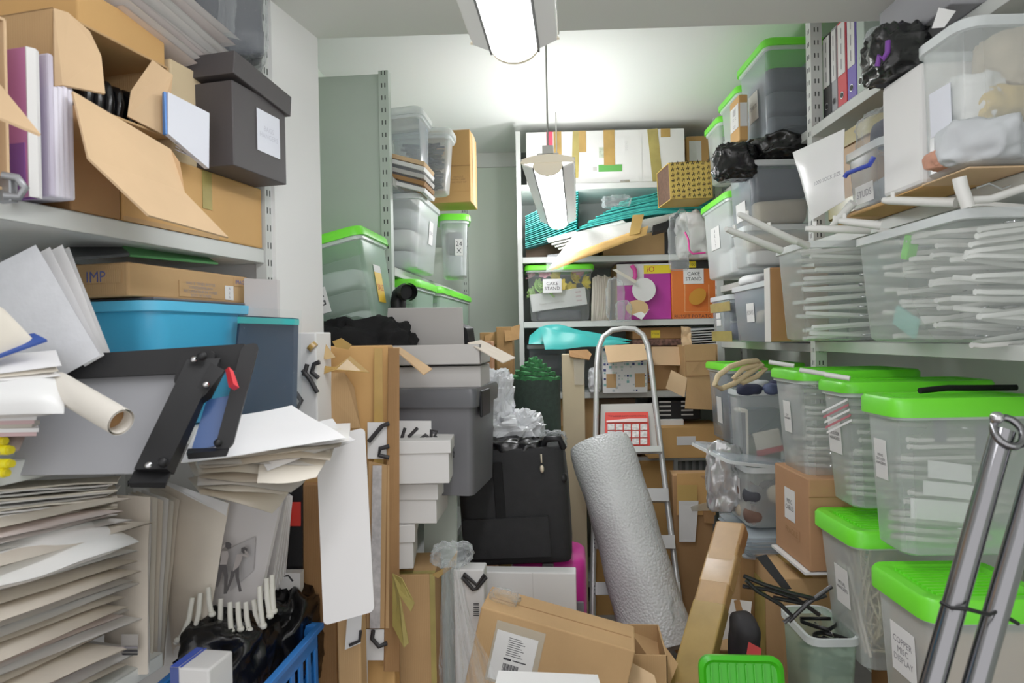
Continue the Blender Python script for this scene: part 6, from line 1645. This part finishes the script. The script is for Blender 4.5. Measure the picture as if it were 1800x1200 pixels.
def hangers(s, n, label, group, m, cols=1, fill=0.9, seed=0, jit=0.02, tilt=6, sc=0.9, z0=0.02):
    rn = random.Random(seed)
    key = m.name
    for i in range(n):
        row, c = divmod(i, cols)
        rows = math.ceil(n / cols)
        z = z0 + (s.h * fill - z0) * row / max(1, rows - 1)
        y = (c + 0.5) / cols * s.l - s.l / 2 if cols > 1 else 0
        kf = 0.88 + 0.1 * row / max(1, rows)
        ky = min(0.8, s.l * kf * 0.84 / cols / 0.2)
        flip = rn.random() < 0.5
        loc = s.pt(rn.uniform(-jit, jit) * 0.3, y * kf * 0.96 + (-0.015 if flip else 0.015) * ky + rn.uniform(-jit, jit) * 0.2, z)
        rot = Euler((R(rn.uniform(-tilt, tilt)), R(rn.uniform(-tilt, tilt) * 0.5), s.rz + (math.pi if flip else 0) + R(rn.uniform(-4, 4))))
        if key not in protos:
            protos[key] = make_hanger(m, label, group)
            o = protos[key]
            o.location, o.rotation_euler = loc, rot
        else:
            o = dup(protos[key], loc, rot, label, group)
        k = min(1.0, (s.w * 0.86 * kf) / 0.41) * sc / 0.9
        o.scale = (k, ky, 1.0)
# black hangers
hangers(S(sO.pt(0.02, 0, sO.h * 0.45), sO.w, sO.l, 0.16, sO.rz), 9, 'black plastic hanger tangled in the open tub at the lower right', 'black hangers in the open tub', mat('hanger black', (26, 26, 28), 0.3), 1, 1.0, 4, 0.03, 24, 0.9)
for i, pts in enumerate((((1308, 1012), (1340, 1026), (1390, 1042), (1432, 1052)), ((1306, 1030), (1350, 1036), (1400, 1052), (1440, 1080)), ((1312, 1020), (1330, 1038), (1372, 1062), (1392, 1082), (1378, 1094)), ((1360, 1050), (1410, 1060), (1452, 1046)), ((1386, 1092), (1420, 1060), (1462, 1030)))):
    ptube('black_hanger', [(x, y, 1.84 + 0.03 * (i % 2)) for x, y in pts], 0.006, mat('hanger black', (26, 26, 28), 0.3), 'black hanger arm poking out of the open tub towards the aisle', 'coat hanger', group='black hanger arms')
card('black_strap', [(1328, 978, 1.9), (1346, 974, 1.9), (1390, 1034, 1.88), (1376, 1036, 1.88)], BLACKP, 'flat black strap sticking up behind the black hangers', 'strap', thick=0.008)
# floor bits behind the long parcel
card('paper_sheet', [(1262, 1052, 2.4), (1322, 1056, 2.4), (1312, 1152, 2.25), (1246, 1136, 2.25)], PAPER, 'white paper sheet lying behind the long taped parcel', 'paper', wob=0.008, n=8, thick=0.001)
sq = CB(1246, 1322, 1142, 1260, 2.2, 0.2); sq.h += sq.loc.z; sq.loc.z = 0
polyt = carton(sq, 'cardboard_box', 'low brown carton under the white sheet at lower right', m=CARD)
blob_at('black_cloth', 'black cloth with white and red trim beside the lower right carton', 'cloth', 1296, 1346, 1102, 1200, 2.0, 0.16, mat('black red cloth', (34, 32, 36), 0.8, var=0.3, scale=12), 41, 0.22, 9, False)
card('red_trim', [(1316, 1128, 1.9), (1338, 1140, 1.9), (1336, 1160, 1.88), (1312, 1150, 1.88)], mat('red trim', (196, 60, 60), 0.7), 'red printed patch on the black cloth at lower right', 'cloth patch', wob=0.004)
card('torn_strip', [(1290, 1056, 2.2), (1300, 1054, 2.2), (1308, 1082, 2.15), (1296, 1084, 2.15)], CARDD, 'torn strip of brown card hanging by the long parcel', 'card', thick=0.003)
t = thing('tub_lid', 'bright lime tub lid standing on edge at the bottom of the photo right of centre', 'lid', W(1306, 1262, 1.72), 0.0)
s = CB(1236, 1384, 1164, 1262, 1.72, 0.03)
t.location = s.loc; t.rotation_euler = (R(-14), 0, s.rz)
b = MB(); b.M = Matrix.Translation((0, 0, s.h / 2)) @ Matrix.Rotation(R(90), 4, 'X')
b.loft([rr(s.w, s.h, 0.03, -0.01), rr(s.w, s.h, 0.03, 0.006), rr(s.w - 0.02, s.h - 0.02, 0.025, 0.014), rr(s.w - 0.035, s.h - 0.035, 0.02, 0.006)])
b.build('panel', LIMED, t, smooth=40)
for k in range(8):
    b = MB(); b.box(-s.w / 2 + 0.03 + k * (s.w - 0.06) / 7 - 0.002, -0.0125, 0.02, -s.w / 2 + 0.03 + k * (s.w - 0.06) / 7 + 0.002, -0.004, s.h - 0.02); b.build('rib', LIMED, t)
carton(S((s.loc.x, s.loc.y + 0.05, 0), 0.3, 0.22, s.loc.z - 0.001, 0), 'cardboard_box', 'carton under the lime lid standing on edge', m=CARDD)
# ---- near bay, lowest row
CREAMW = mat('cream wire', (220, 208, 178), 0.6)
s = RB(1510, 932, 1190, 1.82, xf=1440, w=0.4)
sA3 = s
tub(s, 'low clear tub with lime lid and tangled cream cords inside', LIME, CLEAR, 0.86, lidh=0.045, decals=[('l', (0.4, 0.42, 0.72, 0.72), WHITE, dict(text='METAL\nHANGERS', ink=INK))])
b = MB()
o = s.pt(0, 0, 0.02)
for i in range(16):
    rn = random.Random(i)
    pts = [s.pt(-s.w * 0.34 + 0.3 * s.w * rn.random(), (rn.random() - 0.5) * s.l * 0.66, 0.02 + s.h * 0.75 * rn.random()) for k in range(9)]
    fine = []
    for k in range(len(pts) - 1):
        p0, p1, p2, p3 = pts[max(0, k - 1)], pts[k], pts[k + 1], pts[min(len(pts) - 1, k + 2)]
        for q in range(5):
            u = q / 5
            fine.append(0.5 * ((2 * p1) + (p2 - p0) * u + (2 * p0 - 5 * p1 + 4 * p2 - p3) * u * u + (3 * p1 - p0 - 3 * p2 + p3) * u ** 3))
    fine.append(pts[-1])
    b.tube([p - o for p in fine], 0.003, 5)
o_ = tag(b.build('cord_tangle', CREAMW, None, o, smooth=60), 'tangle of cream cords filling the low lime lidded tub', 'cords')
o_['kind'] = 'stuff'
for i in range(3):
    a, c = s.pt(-s.w * 0.38, s.l * (0.36 - 0.12 * i), s.h * 0.62), s.pt(-s.w * 0.36, -s.l * (0.1 + 0.1 * i), 0.03)
    b = MB().tube([a - c, Vector((0, 0, 0))], 0.005, 6)
    tag(b.build('dowel', PAPERC, None, c, smooth=60), 'thin cream stick slanting in the low lime lidded tub', 'stick', 'cream sticks in the low tub')
carton(S((s.loc.x + 0.06, s.loc.y, 0), 0.26, 0.16, s.loc.z - 0.001, s.rz), 'cardboard_box', 'carton supporting the low tub of cream cords', m=CARDD)
s = RB(1640, 1052, 1340, 1.48, xf=1540, xr=1850)
sB3 = s
tub(s, 'large clear tub with lime lid and brown card inside, lowest and nearest at right', LIME, CLEARM, 0.88, lidh=0.05, decals=[('l', (0.3, 0.4, 0.72, 0.76), PAPER, dict(text='COPPER\nMISC\nDISPLAY', ink=INKG))])
carton(S(s.pt(0, 0, 0.014), s.w * 0.8, s.l * 0.8, s.h * 0.72, s.rz), 'cardboard_box', 'brown carton seen through the wall of the nearest low tub', m=CARD)
carton(S((s.loc.x, s.loc.y, 0), 0.34, 0.18, s.loc.z - 0.001, s.rz), 'cardboard_box', 'carton supporting the nearest low tub', m=CARDD)
# ---- near bay, middle row of lime lidded tubs
s = RB(1412, 652, 845, 2.12, xf=1362, w=0.36)
sK1 = s
tub(s, 'clear tub full of silver hooks, farthest of three lime lidded tubs in the middle row', LIME, CLEAR, 0.88, decals=[('l', (0.32, 0.42, 0.56, 0.74), WHITE, dict(text='CLIP\nHANGERS', ink=INK))])
hangers(s, 12, 'white clip hanger with silver hook in the first middle row tub', 'hangers in the hook tub', HG, 1, 0.78, 11, 0.02, 3)
for i in range(14):
    p = s.pt(-s.w * 0.16 + 0.09 * (i % 2), -s.l * 0.39, 0.03 + 0.018 * i)
    b = MB().tube([(0.03 * math.cos(q), 0, 0.02 * math.sin(q)) for q in [R(-40 + 26 * k) for k in range(10)]], 0.0028, 5)
    tag(b.build('silver_hook', CHROME, None, p, (0, R(20 * math.sin(i)), s.rz), smooth=60), 'silver hook showing through the first middle row tub', 'hook', 'silver hooks in the hook tub')
s = RB(1493, 672, 900, 1.9, xf=1446, w=0.4)
sK2 = s
tub(s, 'clear tub of hangers with typed label, second in the middle right row', LIME, CLEAR, 0.88, decals=[('l', (0.2, 0.44, 0.66, 0.74), WHITE, dict(text='TROUSER\nHANGERS', ink=INK))])
hangers(s, 12, 'pale hanger inside the second middle row tub', 'hangers in the second tub', HG, 1, 0.8, 12, 0.02, 3)
for i in range(5):
    card('bent_band', [(1446 + i * 2, 722 + 9 * i, 1.98), (1490 + i * 2, 700 + 9 * i, 1.9), (1490 + i * 2, 704 + 9 * i, 1.9), (1446 + i * 2, 726 + 9 * i, 1.98)], (PAPER, mat('faded red', (190, 110, 120), 0.7))[i % 2], 'curved paper band showing through the second middle row tub', 'paper band', group='paper bands in the second tub')
s = RB(1583, 700, 985, 1.62, xf=1522, xr=1830)
sK3 = s
tub(s, 'big clear tub with wide ribbed lime lid, behind the poles in the middle row', LIME, CLEAR, 0.88, lidh=0.045, decals=[('l', (0.28, 0.5, 0.62, 0.78), WHITE, dict(text='MENS\nTROUSER\nHANGERS', ink=INK))])
hangers(s, 14, 'pale grey hanger inside the big third tub of the middle row', 'hangers in the third tub', HG, 1, 0.8, 13, 0.02, 3)
for i, (u0, v0, u1, v1) in enumerate(((0.16, 0.56, 0.5, 0.68), (0.12, 0.44, 0.52, 0.54), (0.02, 0.28, 0.5, 0.42))):
    pts = []
    for (u, v) in ((u0, v1), (u1, v1 - 0.04), (u1, v0 - 0.04), (u0, v0)):
        pts.append(s.pt((u - 0.5) * s.w * 0.9 + 0.01, -s.l * 0.42, v * s.h * 0.9))
    base = Vector((pts[0].x, pts[0].y, min(p.z for p in pts)))
    b = card_mb([p - base for p in pts], 0.002, 4, 4, 0.003)
    tag(b.build('paper_label', PAPER, None, base), 'white slip of paper inside the big third middle row tub', 'paper slip', 'paper slips in the third tub')
for i in range(2):
    b = MB().cbox(0.03, 0.01, 0.09)
    tag(b.build('grey_clip', GREYF, None, s.pt(-0.06 + 0.1 * i, -s.l * 0.4, s.h * (0.72 - 0.12 * i)), (0, 0, s.rz), bevel=0.004), 'grey plastic clip standing inside the big third middle row tub', 'clip', 'grey clips in the third tub')
lz = s.loc.z + s.h
pts = [s.pt(-0.08, -0.02, s.h + 0.012), s.pt(0.0, 0.0, s.h + 0.016), s.pt(0.08, 0.01, s.h + 0.014), s.pt(0.17, 0.0, s.h + 0.014)]
b = MB().tube([p - pts[0] for p in pts], [0.0075, 0.0075, 0.0075, 0.0075], 8)
tag(b.build('black_strap', BLACKF, None, pts[0], smooth=60), 'thick black cord lying on the wide ribbed lime lid', 'cord')
for i, (x, y, d) in enumerate(((1378, 638, 2.16), (1432, 652, 2.02), (1476, 660, 1.86))):
    ptube('hanger_tip', [(x - 26, y - 2, d + 0.02), (x + 18, y + 5, d - 0.02)], 0.007, HW, ('white hanger tip poking out over the hook tub', 'white hanger tip poking out above the second middle row tub', 'white hanger tip poking out left of the wide ribbed lid')[i], 'coat hanger')
# ---- near bay, hanger tubs on the shelf at eye height
zs = ZR[2]
s = stand(RB(1416, 424, 612, 2.08, xf=1366, w=0.4), zs + 0.001)
sT1 = s
tub(s, 'open clear tub of white hangers beside the upright brown carton, at eye height', None, clear('hanger tub plastic', (222, 230, 228), 0.17, 0.2), 0.9)
hangers(s, 20, 'white plastic hanger packed in the farther eye height tub', 'hangers in the farther eye height tub', HW, 2, 0.95, 21, 0.02, 10)
s = stand(RB(1702, 366, 622, 1.4, xf=1506, w=0.44), zs + 0.001)
sT2 = s
tub(s, 'large open clear tub stuffed with white hangers, nearest at eye height', None, clear('hanger tub plastic', (222, 230, 228), 0.17, 0.2), 0.92)
hangers(s, 45, 'white plastic hanger packed in the nearest eye height tub', 'hangers in the nearest eye height tub', HW, 3, 0.98, 22, 0.03, 13)
g = S(s.pt(-s.w * 0.36, 0.05, s.h * 0.8), 0.05, 0.06, 0.04, s.rz)
b = MB().cbox(0.03, 0.02, 0.06)
tag(b.build('lime_tag', LIME, None, s.pt(-s.w * 0.4, 0.06, s.h * 0.74), (0.3, 0, 0.3), bevel=0.003), 'small lime plastic tag between hangers in the nearest eye height tub', 'tag')
b = MB().cbox(0.01, 0.1, 0.05)
tag(b.build('teal_card', mat('pale teal', (150, 210, 200), 0.6), None, s.pt(-s.w * 0.4, 0.08, 0.03), (0.4, 0, s.rz), bevel=0.002), 'pale teal card low in the nearest eye height tub', 'card')
# long hanger arms sticking out on top
for i, (x0, y0, x1, y1, d0, d1) in enumerate(((1298, 376, 1398, 424, 1.9, 1.96), (1276, 402, 1372, 440, 1.86, 1.96), (1340, 398, 1420, 432, 1.94, 2.0), (1416, 402, 1530, 404, 1.84, 1.8), (1462, 398, 1500, 356, 1.86, 1.8), (1474, 388, 1548, 396, 1.76, 1.72), (1552, 352, 1680, 356, 1.64, 1.5))):
    t = thing('hanger_bar', ('long white hanger bar sticking out farthest to the left at eye height', 'second long white hanger bar sticking out to the left, lowest of the pair', 'short white hanger bar between tub rim and the long bars', 'white hanger bar lying level on the eye height tubs', 'white hanger bar slanting up on the eye height tubs', 'short white hanger bar behind the level one', 'white hanger bar lying level under the white carton')[i], 'coat hanger', W(x1, y1, d1), 0)
    a = W(x0, y0, d0) - t.location
    n = a.normalized()
    b = MB().tube([a, a - n * 0.02, Vector((0, 0, 0))], [0.007, 0.0095, 0.0115], 8); b.build('bar', HW, t, smooth=60)
    b = MB().tube([a * 0.85 + Vector((0, 0, 0.006)), a * 0.85 + Vector((0, 0, 0.02))], 0.005, 6); b.build('notch', HW, t)
for i, pts in enumerate((((1686, 312), (1690, 330), (1698, 352), (1702, 364)), ((1698, 352), (1740, 350), (1800, 330)), ((1716, 330), (1738, 322), (1760, 332), (1776, 326)))):
    ptube('hanger_piece', [(x, y, 1.36) for x, y in pts], (0.013, 0.008, 0.0022)[i], (HW, HW, CHROME)[i], ('thick white hanger end standing up under the big clear tub', 'white hanger arm lying right of the standing hanger end', 'bent silver hook behind the white hanger arm')[i], 'coat hanger')
# ---- near bay, upper shelf
z1 = ZR[1]
KB = mat('taped kraft bag', (186, 140, 82), 0.5, var=0.25, scale=8)
s = RB(1545, 188, 350, 1.88, xf=1450, w=0.28)
s = stand(s, z1)
b = MB().blob(s.w, s.l, s.h, 51, 0.08, 6, 40, 24, 0.3)
t = thing('kraft_parcel', 'bulging brown parcel wrapped in tape behind the white mailing bag at upper right', 'parcel', s.loc, s.rz)
b.build('body', KB, t, smooth=180)
for z0 in (0.12, 0.8):
    b = MB(); b.loft([[(x * 1.03, y * 1.03, z) for x, y, z in rr(s.w, s.l, 0.05, zz)] for zz in (s.h * z0, s.h * z0 + 0.045)], False, False); b.build('tape', TAPEO, t, smooth=50)
card('poly_mailer', [(1394, 268, 2.02), (1484, 226, 1.80), (1486, 352, 1.80), (1426, 386, 1.92)], mat('white poly', (236, 236, 236), 0.3), 'white mailing bag with handwriting leaning on the taped brown parcel', 'mailing bag', puff=0.03, n=12, wob=0.006, seed=2)
t = bpy.context.scene.objects[-1]
for i in range(3):
    pass
bpy.context.view_layer.update()
b = MB()
P4 = WP([(1432, 316, 1.86), (1478, 296, 1.76), (1478, 310, 1.76), (1432, 330, 1.86)])
ex = (P4[1] - P4[0]).normalized(); ey = (P4[0] - P4[3]).normalized(); ez = ex.cross(ey)
cc = sum(P4, Vector((0, 0, 0))) / 4
M4 = Matrix(((ex.x, ey.x, ez.x, cc.x), (ex.y, ey.y, ez.y, cc.y), (ex.z, ey.z, ez.z, cc.z), (0, 0, 0, 1)))
b.M = t.matrix_world.inverted() @ M4
b.text('1000 SOCK SIZE', 1, fit=((P4[1] - P4[0]).length, 0.03), align='CENTER')
b.build('handwriting', INKG, t)
s = stand(RB(1556, 238, 354, 1.72, xf=1487, w=0.26), W(1556, 352, 1.72).z)
tub(s, 'small clear tub with blue locking handle, between mailing bag and white carton', None, CLEARB, 0.94, decals=[('l', (0.25, 0.1, 0.7, 0.4), WHITE, dict(text='STUDS', ink=INKG))])
lumps(s, 1, [LGREY], 'pale contents of the small tub with the blue handle', 'small parts', 'plastic_parts', fill=0.5, seed=110)
ptube('tub_handle', [(1486, 306, 1.78), (1492, 300, 1.77), (1528, 292, 1.69), (1538, 276, 1.68)], 0.006, mat('handle blue', (44, 64, 170), 0.4), parent=bpy.data.objects[s_.name] if False else None, label='blue locking handle on the small clear tub at upper right', cat='handle') if False else None
tt = [o for o in bpy.data.objects if o.get('label', '').startswith('small clear tub with blue')][0]
ptube('handle', [(1484, 312, 1.76), (1490, 304, 1.755), (1528, 290, 1.665), (1536, 276, 1.66)], 0.006, mat('handle blue', (44, 64, 170), 0.4), parent=tt)
b = carton(S(s.pt(0, 0, -(s.loc.z - z1) + 0.001), s.w * 0.95, s.l * 0.95, max(0.01, s.loc.z - z1 - 0.003), s.rz), 'cardboard_box', 'flat carton under the small tub with the blue handle', m=CARDO)
b = MB().blob(0.2, 0.2, 0.12, 53, 0.2, 9, 36, 20, 0.6, True)
tag(b.build('plastic_bag', WRAP, None, s.pt(0.0, 0.02, s.h - 0.01), (0, 0, 0.3), smooth=180), 'clear bag with navy cloth on top of the small tub with the blue handle', 'plastic bag')
b = MB().blob(0.15, 0.16, 0.09, 54, 0.2, 9, 30, 16, 0.6)
tag(b.build('navy_cloth', NAVY, None, s.pt(0.0, 0.02, s.h + 0.005), (0, 0, 0.3), smooth=180), 'navy cloth inside the clear bag at upper right', 'cloth')
s = stand(RB(1622, 108, 322, 1.52, xf=1552, w=0.3), W(1622, 322, 1.52).z)
carton(s, 'white_carton', 'tall plain white carton pressed between small tub and big clear tub at upper right', m=WHITE, bevel=0.01)
carton(S(s.pt(0, 0, z1 - s.loc.z + 0.001), s.w * 0.95, s.l * 0.95, max(0.004, s.loc.z - z1 - 0.003), s.rz), 'cardboard_box', 'shallow carton under the tall plain white carton', m=CARDO)
s = stand(RB(1700, 30, 286, 1.36, xf=1612, xr=1930), W(1700, 290, 1.36).z)
sBig = s
tub(s, 'very large clear tub with thick rim, nearest on the upper right shelf', None, CLEAR, 0.95, rad=0.04, decals=[('l', (0.3, 0.3, 0.72, 0.62), PAPERB)])
for i, (m_, x, y, z, w2, l2, h2, lab) in enumerate(((BEIGE, 0.04, 0, 0.17, 0.14, 0.12, 0.12, 'cream cloth at the top of the very large clear tub'), (mat('mustard cloth', (206, 178, 110), 0.9), -0.02, 0, 0.1, 0.13, 0.12, 0.07, 'mustard cloth in the middle of the very large clear tub'), (STUFFD, 0.08, 0.0, 0.07, 0.1, 0.12, 0.1, 'charcoal cloth at the right in the very large clear tub'), (LGREY, -0.04, 0, 0.01, 0.22, 0.14, 0.09, 'pale cloth at the bottom of the very large clear tub'), (WHITE, -0.06, 0.01, 0.1, 0.12, 0.1, 0.1, 'white bundle at the left in the very large clear tub'), (mat('terracotta cloth', (196, 140, 116), 0.9), -0.1, 0.0, 0.012, 0.06, 0.1, 0.04, 'terracotta cloth low in the very large clear tub'))):
    b = MB().blob(w2, l2, h2, 120 + i, 0.22, 14, 30, 18, 0.5, True)
    tag(b.build('folded_cloth', m_, None, s.pt(x, y, z), (0, 0, s.rz + 0.3 * i), smooth=180), lab, 'cloth')
carton(S(s.pt(0, 0, z1 - s.loc.z + 0.001), s.w * 0.95, s.l * 0.95, max(0.004, s.loc.z - z1 - 0.003), s.rz), 'cardboard_box', 'shallow carton under the very large clear tub', m=CARDL)
# ---- binders on the top shelf
z0 = ZR[0] + 0.001
BND = [(1463, 1449, 'black', (52, 50, 52), True), (1474, 1464, 'grey', (150, 152, 156), True), (1491, 1475, 'red', (206, 52, 62), True), (1508, 1492, 'purple', (104, 84, 176), True), (1523, 1509, 'pale green', (176, 190, 182), False)]
def binder(xc, xf, nm, rgb, lab, d, z, h=0.315, lbl=True, w=0.28):
    L = _L(d, VPR, xc, xf)
    rz = zrot(VPR)
    p = W(xc, 300, d)
    p.z = z
    c = p + Matrix.Rotation(rz, 3, 'Z') @ Vector((w / 2, L / 2, 0))
    t = thing('lever_arch_file', lab, 'binder', c, rz)
    m = mat('binder ' + nm, rgb, 0.45)
    b = MB().box(-w / 2, -L / 2 + 0.001, 0, w / 2, L / 2 - 0.001, h); b.build('cover', m, t, bevel=0.002)
    if lbl:
        decal(t, 'l', (w, L, h), (0.12, 0.42, 0.88, 0.97), WHITE, 'spine_label', text='I\nI\nI', ink=INKG)
    b = MB().tube([(-w / 2 - 0.002, 0, h * 0.2), (-w / 2 + 0.001, 0, h * 0.2)], min(0.012, L * 0.3), 14); b.build('finger_ring', CHROME, t, smooth=40)
    b = MB().tube([(-w / 2 - 0.003, 0, h * 0.2), (-w / 2 - 0.001, 0, h * 0.2)], min(0.009, L * 0.22), 14); b.build('finger_hole', BLACKP, t)
for xc, xf, nm, rgb, lb in BND:
    binder(xc, xf, nm, rgb, f'{nm} lever arch file standing on the top right shelf under the beam', 1275 / (xc - 920), z0, 0.31 if xc < 1500 else 0.31, lb)
s = stand(RB(1566, 60, 150, 1.95, xf=1526, w=0.26), z0); s.h = 0.165
carton(s, 'file_box', 'plain grey file box after the binders on the top right shelf', m=mat('file grey', (140, 140, 146), 0.5))
zz = z0 + 0.12
carton(S(W(1640, 60, 1.62) * 1.0 + Vector((0.12, 0.05, z0 - W(1640, 60, 1.62).z)), 0.3, 0.3, 0.118, zrot(VPR)), 'file_box', 'low grey file box under the purple and dark binders at the top right', m=mat('file grey', (140, 140, 146), 0.5))
binder(1617, 1598, 'violet', (96, 78, 172), 'violet lever arch file cut off at the top right edge of the photo', 1.7, zz, 0.3, False)
binder(1642, 1620, 'charcoal', (84, 82, 86), 'charcoal lever arch file cut off at the top right edge of the photo', 1.62, zz, 0.3, False)
binder(1690, 1650, 'green', (60, 184, 60), 'bright green lever arch file cut off at the top right edge of the photo', 1.52, zz, 0.3, False)
blob_at('plastic_bag', 'black plastic bag sagging over the top right shelf edge', 'plastic bag', 1552, 1640, 36, 128, 1.6, 0.12, BLACKB, 130, 0.3, 13, True)
blob_at('plastic_bag', 'clear bag with a purple strap on the top right shelf by the black bag', 'plastic bag', 1536, 1592, 40, 118, 1.66, 0.08, WRAP, 133, 0.25, 14, True)
ptube('purple_strap', [(1542, 116, 1.6), (1546, 98, 1.59), (1552, 104, 1.585), (1560, 92, 1.58), (1561, 72, 1.58)], 0.006, mat('purple strap', (112, 50, 150), 0.5), 'purple strap of the clear bag on the top right shelf', 'strap')
card('paper_slip', [(1650, 14, 1.5), (1680, 20, 1.48), (1660, 48, 1.46), (1638, 50, 1.48)], PAPER, 'white paper slip beside the black bag at the top right', 'paper', thick=0.001)
# ---- chrome poles
POLE = mat('pole chrome', (138, 138, 142), 0.16, 1.0)
for i, (x0, y0, x1, y1, dd, lab) in enumerate(((1764, 756, 1628, 1240, 1.02, 'left chrome pole with open ring end leaning at the right edge'), (1838, 775, 1704, 1240, 1.0, 'right chrome pole leaning at the right edge'))):
    a, c = W(x0, y0, dd + 0.02), W(x1, y1, dd - 0.04)
    ax = a - c
    k = (c.z) / max(0.01, (a.z - c.z))
    foot = c - ax * k
    t = thing('chrome_pole', lab, 'pole', foot, 0)
    b = MB().tube([Vector((0, 0, 0)), a - foot], 0.0165, 18); b.build('tube', POLE, t, smooth=60)
    n = ax.normalized()
    b = MB().tube([a - foot - n * 0.001 + n.orthogonal() * 0 + Vector((0.02 * math.cos(q), 0.012 * math.sin(q) - 0.012, 0.02 * math.sin(q))) for q in [R(20 * k2) for k2 in range(18)]], 0.006, 8, closed=True); b.build('ring_end', POLE, t, smooth=60)
    b = MB().sphere(a - foot + Vector((-0.015, -0.01, 0.02)), 0.01, 12); b.build('knob', CHROME, t, smooth=180)
ptube('cable_tie', [(1654, 1058, 0.965), (1672, 1068, 0.95), (1700, 1070, 0.94), (1738, 1080, 0.945), (1752, 1074, 0.975), (1790, 1096, 0.98)], 0.003, BLACKP, 'black cable tie holding the two chrome poles together', 'cable tie')
# ================================================================ tidy: lids of setting names
